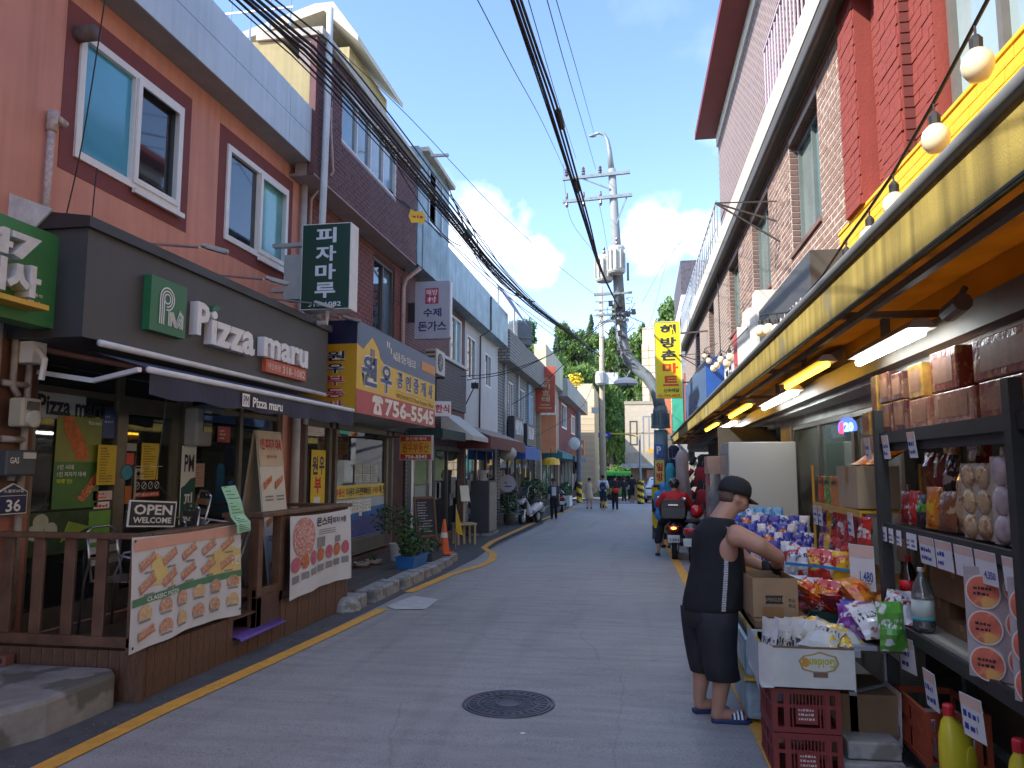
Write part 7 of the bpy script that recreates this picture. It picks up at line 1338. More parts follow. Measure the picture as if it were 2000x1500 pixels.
nn = thing('neon_badge', 'glowing blue and red round badge hung above the wire rack', 'badge', (1.6, 6.35, 2.02), RIGHT+R(40)); MB().prism([(.08*math.cos(a*.3307), .08*math.sin(a*.3307)+.02) for a in range(20) if math.sin(a*.3307) > -.6], -.01, .01).build('plate', M('neon_blue', (.05, .1, .8), .4, emit=.8), nn); MB().prism([(-.07, -.02), (-.03, -.03), (-.03, .07), (-.06, .06)], -.014, -.011).build('red_side', M('neon_red', (.8, .05, .1), .4, emit=.8), nn); letters(MB(), '20', -.02, -.01, .06, .06, -.014, .03).build('lettering', M('neon_green', (.3, .9, .6), .4, emit=1), nn)
for k, (x, y, z0, z1, w) in enumerate(((2.0, 8.3, 1.2, 1.75, .3), (2.0, 7.2, 1.3, 2.0, .4), (2.0, 6.4, 1.0, 1.6, .35))): tag(MB().box(x-.02, y-w/2, z0, x, y+w/2, z1).build('window_poster', M('poster_pale_%d' % k, ((.4, .42, .36), (.12, .06, .05), (.3, .22, .2))[k], .6, var=.3, scale=6)), ('pale paper notice on the green shop glass', 'dark brown poster on the shop glass behind the wire rack', 'faded poster on the shop glass above the cartons')[k], 'poster')
# ---- clothes rack by the pole
cr_ = thing('clothes_rail', 'steel clothes rail in front of the far market shop', 'clothes rail', (1.0, 18.3, -.2)); MB().tube([(-.3, 0, 2.15), (.9, 0, 2.15)], .015, 6).build('top_bar', steel, cr_); MB().tube([(.75, 0, 0), (.75, 0, 2.15)], .015, 6).build('post', steel, cr_); MB().tube([(-.3, 0, 2.15), (-.3, 0, 2.4)], .008, 5).build('hook', steel, cr_)
def dress(label, x, y, z, w, h, m, sleeves=False, rz=0):
    t = thing('hung_garment', label, 'garment', (x, y, z), rz); n = 20; rings = []
    for f, ww, dd in ((0, .16, .05), (.12, .32, .09), (.2, .3, .09), (.4, .3, .1), (1, .5, .14)):
        rings.append([(w*ww*1.5*math.cos(2*math.pi*a/n)*(1+.08*math.sin(a*5)*f), dd*math.sin(2*math.pi*a/n)*(1+.6*math.cos(a*2.5*math.pi)*f), -h*f) for a in range(n)])
    MB().loft(rings).build('cloth', m, t, smooth=True); MB().tube([(0, 0, .02), (0, 0, .1), (.03, 0, .13)], .005, 5).build('hanger', alu, t)
    if sleeves:
        for s in (-1, 1): MB().tube([(s*w*.6, 0, -h*.12), (s*w*.95, 0, -h*.5)], [.06, .045], 8).build('sleeve', m, t, smooth=True)
dress('long pale grey dress hanging in front of the clothes shop', .88, 17.6, 2.12, .32, 1.35, M('cloth_grey', (.3, .27, .28), .9, var=.1)); dress('black top hanging highest on the clothes rail', 1.42, 18.2, 2.05, .34, .5, M('cloth_black', (.03, .035, .04), .9), True)
dress('red shirt hanging on the clothes rail, upper one', 1.36, 18.1, 1.75, .36, .45, M('cloth_red', (.32, .03, .05), .9), True); dress('black shirt hanging between the two red ones', 1.38, 18.05, 1.48, .36, .45, M('cloth_black', (0, 0, 0)), True); dress('red shirt hanging on the clothes rail, lower one', 1.36, 17.95, 1.25, .36, .4, M('cloth_red', (0, 0, 0)), True); dress('dark slate trousers hanging lowest on the clothes rail', 1.38, 17.9, .95, .3, .75, M('cloth_slate', (.05, .06, .075), .9)); dress('turquoise garment hanging behind the grey dress', .66, 18.9, 1.85, .25, 1.3, M('cloth_turq', (.05, .3, .36), .9)); dress('navy garment hanging nearest the concrete pole', .78, 19.5, 2.3, .3, .8, M('cloth_navy', (.02, .025, .05), .9))
MB_c = MB().box(1.15, 12.0, -.15, 2.0, 12.05, 2.35).box(1.62, 13.5, -.15, 2.0, 19.5, 2.3); tag(MB_c.build('shop_partition', dark_in), 'dark partition walls behind the clothes rail', 'partition')
# ================================================================== POLES AND CABLES
cpole = M('pole_concrete', (.25, .27, .28), .85, var=.15, scale=4, bump=.3, streak=.15); psteel = M('pole_steel', (.16, .22, .24), .5, metal=.3, var=.2, scale=5); galv = M('galvanised', (.27, .31, .33), .5, metal=.35, var=.12, scale=8)
insul = M('insulator', (.1, .06, .08), .3); trf = M('transformer_grey', (.5, .5, .46), .5, var=.1, scale=5)
mp_ = thing('utility_pole', 'bent utility pole with striped steel base, transformers, crossarms and street lamp', 'utility pole', (0, 22, 0))
MB().tube([(.46, 0, -.3), (.5, 0, 1.0), (.53, 0, 2.8)], [.235, .215, .19], 16).build('base', psteel, mp_, smooth=True)
q = MB().lathe([(.27, 2.86), (.27, 2.92), (.19, 2.93), (.21, 3.35), (.17, 3.5)], 12, (.53, 0, 0)).build('collar', psteel, mp_)
for k in range(10): a = k*.628; MB().obox((.53+.22*math.cos(a), .22*math.sin(a), 3.1), (.04*math.cos(a), .04*math.sin(a), 0), (-.006*math.sin(a), .006*math.cos(a), 0), (0, 0, .18)).build('gusset', psteel, q)
MB().tube([(.53, 0, 3.4), (.47, 0, 3.75), (.36, 0, 4.05), (.16, 0, 4.35), (-.1, 0, 4.58), (-.32, 0, 4.82), (-.45, 0, 5.1), (-.51, 0, 5.4), (-.56, 0, 6.2)], [.17, .17, .17, .17, .17, .17, .17, .168, .165], 14).build('bent_arm', galv, mp_, smooth=True)
MB().tube([(-.56, 0, 6.2), (-.64, 0, 8.2), (-.74, 0, 10.6)], [.165, .14, .11], 14).build('shaft', cpole, mp_, smooth=True)
MB().tube([(-.74, 0, 10.5), (-.8, 0, 11.2), (-.85, 0, 11.5), (-.95, 0, 11.7), (-1.1, 0, 11.76), (-1.25, 0, 11.72)], [.1, .07, .055, .05, .045, .04], 10).build('lamp_arm', galv, mp_, smooth=True); MB().ell((-1.3, 0, 11.68), (.12, .07, .04), 10, 6).build('lamp_head', galv, mp_, smooth=True)
for z, x0, x1, n in ((10.38, -2.2, -.2, 3), (9.68, -2.2, -.15, 3)):
    ca = MB().bar((x0, -.12, z-.04), (x1, -.12, z+.05), .09).build('crossarm', galv, mp_)
    for k in range(n):
        x = x0+.12+k*.5; MB().lathe([(.03, .04), (.06, .08), (.04, .12), (.06, .16), (.04, .2), (.05, .25), (.02, .3)] if z > 10 else [(.03, -.22), (.05, -.15), (.03, -.05), (.04, .1), (.03, .22)], 8, (x, -.12, z)).build('insulator', insul, ca)
MB().bar((-1.6, -.1, 10.33), (-.78, -.1, 9.95), .04).bar((-.3, -.1, 9.7), (-.66, -.1, 8.8), .04).build('brace', galv, mp_)
for x, y, z in ((-1.0, -.1, 7.15), (-.62, -.45, 7.3)):
    q = MB().lathe([(.22, 0), (.25, .05), (.25, .72), (.22, .78), (.05, .82)], 14).build('transformer', trf, mp_, (x, y, z))
    for k in range(6): a = math.pi*(1.0+k*.16); MB().box(.24, -.01, .1, .3, .01, .65).build('fin', trf, q, (0, 0, 0), a)
    MB().lathe([(.04, .8), (.05, .88), (.03, .94), (.04, 1.0), (.02, 1.06)], 8).build('bushing', insul, q)
MB().box(-.35, -.08, 7.2, -.28, .08, 7.7).build('hanger', galv, mp_)
for z, x0, x1 in ((6.75, -1.3, -.2), (6.15, -1.25, -.1), (5.95, -1.15, -.3)): MB().bar((x0, -.16, z), (x1, -.16, z+.04), .06).build('crossarm', galv, mp_)
rr = random.Random(21); q = MB()
for k in range(46):
    a = Vector((-.52+rr.gauss(0, .13), -.2+rr.gauss(0, .1), rr.uniform(4.4, 6.6))); b = a+Vector((rr.gauss(0, .16), rr.gauss(0, .12), rr.gauss(-.05, .25))); c = (a+b)/2+Vector((rr.gauss(0, .12), -.06, rr.gauss(0, .1))); q.tube([a, c, b], .012, 4)
for k in range(7): x, z = -.5+rr.gauss(0, .15), rr.uniform(5.0, 6.5); q.box(x-.06, -.36, z-.07, x+.06, -.22, z+.07)
tag(q.build('cable_tangle', wire, mp_), kind='stuff')
st = M('stripe_yellow', (.75, .5, .02), .5); stk = M('stripe_black', (.02, .02, .02), .6)
def stripes(par, x0, z0, z1, r, n, dx=0):
    bands = ([], []); ns = 20; tw = 1.2
    mb = MB(); rows = 24
    for j in range(rows):
        for i in range(ns):
            a0, a1 = 2*math.pi*i/ns, 2*math.pi*(i+1)/ns; za, zb = z0+(z1-z0)*j/rows, z0+(z1-z0)*(j+1)/rows
            mb.slot(int((j/rows*n+i/ns*2) % 2 < 1)); mb.add([(x0+r*math.cos(a0), r*math.sin(a0), za), (x0+r*math.cos(a1), r*math.sin(a1), za), (x0+r*math.cos(a1), r*math.sin(a1), zb), (x0+r*math.cos(a0), r*math.sin(a0), zb)], [(0, 1, 2, 3)])
    mb.c = 0; o = mb.build('striped_wrap', [stk, st], par); return o
stripes(mp_, .48, -.24, 1.25, .24, 4)
MB().box(.34, -.24, 2.05, .58, -.225, 2.4).build('parking_plate', M('plate_blue', (.02, .1, .4), .4), mp_); letters(MB(), 'P', .4, 2.12, .52, 2.34, -.244, .03).build('lettering', white, mp_)
MB().box(.34, -.25, 1.28, .6, -.235, 1.95).build('notice_plate', M('plate_yellow', (.75, .55, .1), .5), mp_); column(MB(), '일방', .47, .18, 1.9, 1.35, -.254, .04).build('lettering', ink_r, mp_)
MB().lathe([(.36, 0), (.33, .09), (.2, .17), (.05, .2)], 16).build('hood_lamp', M('lamp_hood', (.7, .7, .68), .4), mp_, (-.42, -.3, 4.1)); MB().tube([(-.42, -.3, 4.28), (-.3, -.1, 4.5)], .03, 6).build('hood_bracket', galv, mp_)
p2_ = thing('utility_pole', 'straight tan utility pole with pale transformer box further down the street', 'utility pole', (-2.03, 40, 0)); ctan = M('pole_tan', (.48, .4, .29), .85, var=.15, scale=4)
MB().tube([(0, 0, -.4), (0, 0, 6), (.02, 0, 11.4)], [.17, .14, .1], 12).build('shaft', ctan, p2_, smooth=True); MB().lathe([(.2, 0), (.28, .1), (.28, .65), (.2, .72)], 12).build('transformer', trf, p2_, (-.05, -.3, 6.05)); MB().box(.2, -.35, 6.1, .85, -.1, 6.7).build('junction_box', M('box_pale', (.6, .62, .6), .5, var=.1), p2_); MB().box(-.55, -.2, 4.6, -.2, -.05, 4.9).build('meter_box', trf, p2_)
for z, a, b in ((11.0, -.35, .9), (10.55, -.3, 1.0), (10.1, -.35, .9), (9.8, -.4, 1.0)): MB().bar((a, -.12, z), (b, -.12, z), .07).build('crossarm', galv, p2_)
stripes(p2_, 0, -.3, 1.0, .185, 5)
p3_ = thing('sign_pole', 'thin pole with black and yellow striped base beside the white car', 'pole', (-.13, 45, -.33)); MB().tube([(0, 0, 0), (0, 0, 4.0)], .06, 10).build('shaft', galv, p3_); stripes(p3_, 0, 0, 1.35, .2, 7)
MB().tube([(0, 0, 3.9), (-.9, 0, 4.05), (-2.0, 0, 4.1)], .04, 6).build('arm', M('arm_yellow', (.6, .4, .05), .5), p3_); MB().prism([(-2.4, 3.85), (-2.4, 4.15), (-1.75, 4.15), (-1.6, 4.0), (-1.75, 3.85)], -.05, 0).build('street_name_plate', M('plate_royal', (.01, .03, .3), .4), p3_); letters(MB(), '신흥로', -2.3, 3.93, -1.85, 4.07, -.054, .02).build('lettering', white, p3_)
p4_ = thing('utility_pole', 'slim dark grey pole at the far end of the left row', 'utility pole', (-3.77, 46, 0)); MB().tube([(0, 0, -.5), (0, 0, 5.1)], [.16, .13], 10).build('shaft', M('pole_dark', (.14, .14, .16), .7, var=.2), p4_); MB().ell((-.25, -.3, 3.2), (.35, .08, .4), 12, 8).build('round_mirror', M('mirror', (.6, .6, .55), .3), p4_, smooth=True); stripes(p4_, 0, -.4, .9, .17, 5)
PA = [[(-3.55, 6.00, 6.02), (-3.36, 7.13, 6.03), (-3.25, 8.78, 6.00), (-3.15, 12.20, 5.98), (-3.12, 15.62, 6.01), (-2.92, 21.48, 6.29), (-2.49, 30.74, 6.95), (-2.10, 39.80, 7.62)],
      [(-3.50, 6.00, 6.02), (-3.31, 7.11, 6.04), (-3.19, 8.73, 6.01), (-3.11, 12.13, 6.00), (-3.08, 15.55, 6.03), (-2.89, 21.40, 6.30), (-2.48, 30.65, 6.95), (-2.10, 39.80, 7.62)],
      [(-3.44, 6.00, 6.02), (-3.25, 7.10, 6.04), (-3.14, 8.71, 6.01), (-3.07, 12.10, 6.00), (-3.05, 15.52, 6.03), (-2.87, 21.36, 6.30), (-2.47, 30.58, 6.94), (-2.10, 39.80, 7.62)],
      [(-3.62, 6.00, 6.02), (-3.45, 7.17, 6.00), (-3.32, 8.85, 5.97), (-3.21, 12.30, 5.96), (-3.17, 15.73, 5.99), (-2.96, 21.60, 6.27), (-2.50, 30.87, 6.96), (-2.10, 39.80, 7.62)],
      [(-3.37, 6.00, 6.02), (-3.17, 7.06, 6.06), (-3.07, 8.65, 6.03), (-3.01, 12.01, 6.01), (-3.00, 15.42, 6.05), (-2.84, 21.26, 6.31), (-2.46, 30.45, 6.94), (-2.10, 39.80, 7.62)],
      [(-3.28, 6.00, 6.01), (-3.08, 7.02, 6.07), (-2.99, 8.59, 6.05), (-2.94, 11.92, 6.03), (-2.94, 15.32, 6.06), (-2.80, 21.15, 6.32), (-2.45, 30.32, 6.93), (-2.10, 39.80, 7.62)],
      [(-3.52, 6.00, 6.00), (-3.36, 7.19, 5.98), (-3.25, 8.87, 5.94), (-3.16, 12.31, 5.93), (-3.13, 15.74, 5.97), (-2.93, 21.61, 6.25), (-2.49, 30.80, 6.94), (-2.10, 39.80, 7.62)],
      [(-3.70, 6.00, 6.03), (-3.52, 7.18, 6.01), (-3.39, 8.86, 5.98), (-3.26, 12.32, 5.97), (-3.21, 15.75, 6.00), (-2.98, 21.62, 6.27), (-2.51, 30.95, 6.97), (-2.10, 39.80, 7.62)]]
PB = [[(-1.20, 7.00, 6.41), (-1.14, 8.06, 6.36), (-1.09, 9.32, 6.33), (-1.02, 11.68, 6.30), (-0.96, 13.95, 6.28), (-0.88, 17.17, 6.29), (-0.60, 21.90, 6.38)],
      [(-1.16, 7.00, 6.41), (-1.10, 8.07, 6.36), (-1.04, 9.33, 6.33), (-0.98, 11.69, 6.30), (-0.93, 13.96, 6.29), (-0.86, 17.19, 6.29), (-0.60, 21.90, 6.38)],
      [(-1.12, 7.00, 6.40), (-1.06, 8.07, 6.36), (-0.99, 9.34, 6.33), (-0.93, 11.71, 6.30), (-0.89, 13.98, 6.29), (-0.85, 17.20, 6.30), (-0.60, 21.90, 6.38)],
      [(-1.22, 7.00, 6.41), (-1.17, 8.06, 6.36), (-1.12, 9.31, 6.33), (-1.04, 11.67, 6.29), (-0.98, 13.93, 6.28), (-0.89, 17.16, 6.29), (-0.60, 21.90, 6.38)]]
PT = [[(-1.56, 7.00, 6.43), (-1.64, 9.61, 7.13), (-1.77, 13.86, 8.33), (-2.13, 22.00, 10.62)],
      [(-0.85, 7.00, 6.35), (-0.92, 9.64, 7.09), (-1.03, 14.55, 8.49), (-1.22, 22.00, 10.64)],
      [(-1.04, 7.00, 6.38), (-1.33, 12.56, 8.06), (-1.80, 22.00, 11.00)],
      [(-0.87, 8.00, 7.01), (-0.99, 12.81, 8.64), (-1.26, 22.00, 11.80)],
      [(-4.18, 9.00, 7.55), (-3.57, 11.16, 7.30), (-2.88, 14.43, 6.97), (-2.08, 18.14, 6.79), (-1.24, 21.90, 6.74)],
      [(-0.28, 22.00, 6.39), (0.23, 23.11, 5.97), (0.92, 26.24, 8.69), (1.56, 28.00, 10.10)],
      [(-4.59, 19.00, 4.09), (-3.69, 19.57, 4.24), (-2.62, 20.29, 4.70), (-1.70, 20.99, 5.35), (-0.93, 21.59, 5.95), (-0.55, 21.90, 6.26)],
      [(-4.43, 19.00, 3.99), (-3.37, 19.70, 4.27), (-2.36, 20.45, 4.85), (-1.42, 21.17, 5.49), (-0.55, 21.90, 6.23)],
      [(-5.29, 10.90, 7.45), (-5.09, 12.36, 7.32), (-4.65, 15.74, 7.18), (-4.13, 20.69, 7.07), (-3.56, 27.57, 6.92), (-2.29, 39.80, 7.16)],
      [(-5.20, 10.90, 7.35), (-5.02, 12.70, 7.17), (-4.58, 15.93, 7.13), (-4.06, 21.91, 6.98), (-3.24, 29.91, 7.13), (-2.21, 39.80, 7.48)],
      [(-2.18, 21.90, 10.83), (-2.01, 21.86, 9.21), (-1.44, 21.82, 8.24), (-0.92, 21.80, 7.59)],
      [(-2.15, 39.80, 7.48), (-2.85, 38.01, 4.91), (-4.71, 36.34, 3.44), (-5.16, 36.00, 3.30)],
      [(-1.01, 21.80, 6.22), (-1.50, 22.26, 5.56), (-3.02, 23.34, 4.34), (-4.10, 24.00, 3.77)],
      [(-2.53, 30.00, 7.33), (-1.03, 25.65, 6.09), (-0.15, 23.00, 5.97)],
      [(-1.13, 21.90, 9.57), (-0.98, 21.86, 8.69), (-0.82, 21.80, 7.58)],
      [(-0.36, 22.00, 5.79), (0.46, 22.88, 5.92), (1.28, 24.00, 6.76)],
      [(0.09, 22.20, 6.57), (0.89, 25.33, 8.63), (1.57, 27.50, 9.95)],
      [(-4.28, 5.20, 5.57), (-4.61, 5.44, 4.45), (-4.89, 5.60, 3.71)],
      [(-4.75, 5.80, 4.38), (-4.66, 5.67, 3.86), (-4.60, 5.63, 3.66), (-4.67, 5.55, 3.37), (-4.74, 5.50, 3.23)],
      [(-3.99, 15.00, 7.80), (-4.00, 16.70, 7.34), (-3.98, 18.60, 6.87), (-3.65, 20.50, 6.63), (-3.22, 22.00, 6.73)],
      [(-3.88, 15.00, 7.45), (-3.74, 16.35, 7.22), (-3.79, 18.32, 6.79), (-3.47, 20.29, 6.60), (-3.07, 22.00, 6.65)],
      [(-3.89, 15.50, 7.41), (-3.84, 17.34, 7.03), (-3.68, 19.49, 6.68), (-3.41, 20.82, 6.62), (-3.14, 22.00, 6.65)],
      [(-3.96, 16.00, 7.41), (-3.70, 17.56, 7.22), (-3.52, 19.40, 6.93), (-3.14, 22.00, 6.65)],
      [(-4.02, 11.00, 7.01), (-3.98, 12.22, 6.72), (-3.87, 13.82, 6.40), (-3.76, 14.57, 6.32), (-3.65, 15.00, 6.33)]]
def cat_line(label, pts, r, name='overhead_cable', group=None):
    pts = [Vector(p) for p in pts]; dense = []
    for i in range(len(pts)-1):      # Catmull-Rom so the sag reads as a curve
        p0, p1, p2, p3 = pts[max(i-1, 0)], pts[i], pts[i+1], pts[min(i+2, len(pts)-1)]
        for k in range(5):
            t = k/5; dense.append(.5*((2*p1)+(p2-p0)*t+(2*p0-5*p1+4*p2-p3)*t*t+(3*p1-p0-3*p2+p3)*t**3))
    dense.append(pts[-1]); return tag(MB().tube(dense, r, 5).build(name, wire, None, smooth=True), label, 'cable', group)
def back(p, d=14):   # carry the line on behind the camera to where it hangs from the next pole
    a, b = Vector(p[0]), Vector(p[1]); v = (a-b).normalized(); return [tuple(a+v*d)]+p
for k, p in enumerate(PA):
    cat_line('%s cable in the thick black bundle along the left roofs' % ('lowest thick', 'second lowest', 'middle', 'left hand', 'upper', 'uppermost', 'thin lowest', 'outermost thin')[k], back(p, 8), (.02, .016, .018, .014, .014, .01, .01, .008)[k], group='cable bundle along the left roofs')
ss = MB(); a_ = [Vector(p) for p in PA[0]]; rr = random.Random(2)
for i in range(2, 7):
    n = 46
    for k in range(n):
        p = a_[i].lerp(a_[i+1], k/n); r_ = .045; ss.tube([p+Vector((r_*math.cos(t), 0, r_*math.sin(t)))+Vector((rr.gauss(0, .008), .02*t, 0)) for t in (0, 1.6, 3.2, 4.8, 6.3)], .007, 3)
tag(ss.build('cable_lashing', wire), 'wire lashing wound round the thick black cable bundle', 'cable', kind='stuff')
for k, p in enumerate(PB): cat_line('%s cable of the black bundle crossing the open sky to the bent pole' % ('thickest', 'middle', 'outer', 'thinnest')[k], back(p, 12), (.019, .016, .017, .011)[k], group='cable bundle in the middle of the sky')
TL = ['thin wire slanting across the sky to the far end of the upper crossarm', 'thin wire from the top of the sky to the insulator nearest the bent pole', 'very thin wire in the sky right of the thick middle cables', 'hairline wire ending at the lamp on top of the bent pole', 'thin wire running from the brick roof down to the bent pole arms', 'thin wire rising from the bent pole to the far right roof', 'upper drop cable hanging from the white house to the bent pole', 'lower drop cable hanging from the white house to the bent pole', 'cable from the pink cornice corner along the roofs to the tan pole', 'lower cable from the pink cornice corner along the roofs to the tan pole', 'looped jumper wire from upper crossarm to the transformer', 'drop wire from the tan pole down to the red vertical sign', 'drop wire from the bent pole to the white house parapet', 'short cable curving into the tangle on the bent pole', 'jumper wire between lower crossarm and transformer', 'drop wire from the bent pole to the yellow market sign', 'second thin wire rising to the far right roof', 'dark wire hanging down across the pink wall by the large window', 'pale wire hanging from the large window sill to the charcoal sign', 'drooping loop cable under the thick bundle, the lowest', 'drooping loop cable under the thick bundle, second', 'drooping loop cable under the thick bundle, third', 'short loop cable under the thick bundle at its junction', 'slack cable hanging before the brick overhang']
for k, p in enumerate(PT): cat_line(TL[k], back(p, 10) if k < 4 else p, .006 if k < 6 or k in (10, 14, 15, 16, 17, 18) else .011)
sj = MB()
for k in range(2): sj.tube([Vector(PB[k+1][3-k]), Vector(PB[k+1][3-k])+Vector((0, .5, 0))], .04, 8)
tag(sj.build('cable_joint', wire), 'black splice sleeves on the thick cables in the middle of the sky', 'cable joint')
tag(MB().ell((-3.72, 16.0, 6.9), (.09, .2, .1), 8, 6).build('cable_joint', M('sleeve_teal', (.03, .16, .18), .4)), 'teal splice sleeve on the loops under the thick cable bundle', 'cable joint')
yt = thing('cable_tag', 'crooked yellow warning tag hanging from the cables before the metal clad storey', 'tag', (-3.99, 13, 6.3), R(30)); MB().prism([(-.16, .0), (-.1, -.12), (.02, -.1), (.1, -.14), (.17, .02), (.1, .12), (-.05, .1), (-.12, .14)], -.006, .0).build('plate', M('tag_yellow', (.8, .5, .03), .5), yt); scrawl(yt, -.09, .11, -.04, .06, -.009, ink_r, 1, 2, .9)
# ================================================================== PEOPLE
skin = M('skin', (.45, .24, .16), .5, var=.08, scale=9, spec=.4, spots=((.48, .22, .16), 5, .55)); hairm = M('hair', (.012, .01, .01), .6, var=.3, scale=40)
def blob(name, m, parent, tubes, ells, vox=.02, it=6):
    """one continuous surface grown over limbs (tubes) and masses (ellipsoids)"""
    mb = MB()
    for pts, rs in tubes:
        mb.tube(pts, rs, 10)
        for p, r in zip(pts, rs): mb.ell(p, r*.99, 10, 6)
    for c, r in ells: mb.ell(c, r, 14, 10)
    o = mb.build(name, m, parent); r = o.modifiers.new('r', 'REMESH'); r.mode = 'VOXEL'; r.voxel_size = vox; r.use_smooth_shade = True
    s = o.modifiers.new('s', 'SMOOTH'); s.iterations = it; s.factor = .5; return o
def ring(c, a, b, n=20, tilt=0, noise=0, seed=0, ph=0):
    rnd = random.Random(seed); return [(c[0]+a*math.cos(2*math.pi*k/n)*(1+noise*math.sin(k*2.1+seed)), c[1]+b*math.sin(2*math.pi*k/n)*(1+noise*math.cos(k*1.7+seed)), c[2]+tilt*math.cos(2*math.pi*k/n)) for k in range(n)]
man = thing('person', 'stocky man in black cap, black tank top and long shorts bending over an open carton', 'person', (.47, 5.86, road_z(5.86)+.002), R(14)); man.scale = (1.035, 1.035, 1.035)
blob('body', skin, man,
     [([(.0, -.1, .8), (.0, -.11, .48), (.035, -.105, .3), (.0, -.1, .09)], [.095, .075, .07, .045]), ([(-.03, .1, .8), (-.05, .12, .48), (-.03, .12, .3), (-.06, .12, .1)], [.095, .075, .07, .045]),
      ([(.0, -.1, .08), (-.01, -.1, .05)], [.045, .043]), ([(.02, -.1, .055), (.1, -.115, .045), (.17, -.13, .04)], [.042, .042, .03]), ([(-.06, .12, .09), (-.06, .12, .055), (.03, .125, .05), (.11, .14, .042)], [.045, .043, .042, .03]),
      ([(.13, -.2, 1.27), (.26, -.27, 1.2), (.4, -.24, 1.12)], [.072, .064, .05]), ([(.4, -.24, 1.12), (.44, -.13, 1.07), (.46, -.06, 1.04)], [.05, .046, .034]),
      ([(.12, .2, 1.27), (.25, .27, 1.15), (.36, .24, 1.05)], [.08, .062, .052]), ([(.36, .24, 1.05), (.47, .12, 1.0)], [.05, .036]),
      ([(.06, 0, 1.28), (.11, 0, 1.38), (.17, 0, 1.46)], [.1, .078, .075])],
     [((.0, 0, .85), (.15, .165, .13)), ((.055, 0, 1.0), (.165, .165, .18)), ((.07, 0, 1.2), (.14, .15, .14)), ((.085, -.115, 1.15), (.085, .075, .12)), ((.085, .115, 1.15), (.085, .075, .12)), ((.07, 0, 1.32), (.06, .15, .05)),
      ((.2, 0, 1.53), (.1, .078, .105)), ((.235, 0, 1.465), (.07, .06, .055)), ((.295, 0, 1.495), (.022, .016, .02)), ((.285, 0, 1.455), (.02, .025, .012)), ((.19, -.08, 1.505), (.022, .012, .032)), ((.19, .08, 1.505), (.022, .012, .032)), ((.25, -.045, 1.48), (.03, .025, .03)),
      ((.125, -.215, 1.25), (.07, .055, .065))], .013, 4)
tank_m = M('tank_black', (.012, .012, .016), .9, var=.2, scale=6, bump=.25, bscale=18)
tr = [(.735, .015, .205, .2), (.74, .015, .215, .208), (.8, .02, .212, .205), (.9, .04, .207, .2), (1.0, .058, .2, .196), (1.08, .065, .185, .176), (1.15, .062, .185, .168), (1.22, .058, .178, .16), (1.28, .058, .16, .155), (1.325, .065, .135, .148), (1.36, .075, .108, .125), (1.378, .08, .09, .102)]
TH = 24
rings = [ring((c, 0, z), a, b, TH, .012*math.sin(i*2.2), .012 if z < 1.1 else .004, i) for i, (z, c, a, b) in enumerate(tr)]
tk = MB().loft(rings).build('tank_top', tank_m, man, smooth=True); ss = tk.modifiers.new('s', 'SUBSURF'); ss.levels = ss.render_levels = 1
stp = MB()
for k in range(26):
    z = .755+k*.0155; f = (z-.735)/(1.16-.735); x0 = .02+.05*f; y = -.2105+.02*max(0, f-.55)*2
    stp.add([(x0-.016, y-.006, z), (x0+.016, y-.006, z), (x0+.016, y-.006, z+.013), (x0-.016, y-.006, z+.013)], [(0, 1, 2, 3)])
q = stp.build('side_tape', M('tape_woven', (.42, .42, .44), .8, var=.6, scale=120), man); sw = q.modifiers.new('w', 'SHRINKWRAP'); sw.target = tk; sw.offset = .003; sw.wrap_mode = 'ABOVE_SURFACE'
sh_m = M('shorts_black', (.02, .02, .026), .85, var=.25, scale=5, bump=.3, bscale=14)
sh = MB(); sh.loft([ring((c, 0, z), a, b, 20) for z, c, a, b in ((.62, -.01, .15, .19), (.7, -.01, .18, .198), (.8, .0, .185, .19), (.86, .01, .17, .18))])
for s, dx in ((-1, .02), (1, -.02)): sh.loft([ring((dx+c, s*y, z), a, b, 16, 0, .03, int(z*50)) for z, c, y, a, b in ((.285, .015, .115, .11, .1), (.29, .015, .115, .117, .105), (.38, .0, .115, .118, .105), (.5, -.01, .11, .128, .11), (.62, -.01, .1, .145, .11), (.74, -.01, .095, .155, .11))])
sh.build('shorts', sh_m, man, smooth=True)
cap_m = M('cap_black', (.014, .014, .016), .8, bump=.15, bscale=90)
cap = MB(); cap.lathe([(.112, 0), (.114, .03), (.108, .07), (.085, .105), (.045, .125), (.004, .13)], 20, (0, 0, 0), 1.06, .86)
cap.loft([[(.09+.11*t*math.cos(a)*.9, .08*math.sin(a)*(1-.15*t), .005-.03*t-.012*math.sin(a)**2) for a in [(-1.35+2.7*k/10) for k in range(11)]]+[(.09+.11*t*math.cos(a)*.9, .08*math.sin(a)*(1-.15*t), -.003-.03*t-.012*math.sin(a)**2) for a in [(1.35-2.7*k/10) for k in range(11)]] for t in (.0, .5, 1.0)])
cp_ = cap.build('cap', cap_m, man, (.198, 0, 1.54), smooth=True); cp_.rotation_euler = (0, R(14), 0)
hb = MB().loft([ring((.165, 0, z), a, b, 18) for z, a, b in ((1.47, .052, .06), (1.5, .075, .074), (1.545, .085, .08))]); hb.build('cropped_hair', M('hair_stubble', (.1, .06, .045), .8, var=.3, scale=60), man, smooth=True)
MB().ell((.283, -.032, 1.515), (.01, .014, .006), 8, 5).ell((.283, .032, 1.515), (.01, .014, .006), 8, 5).build('eyes', ink, man)
gl_m = M('glove_black', (.012, .012, .013), .8, bump=.3, bscale=80)
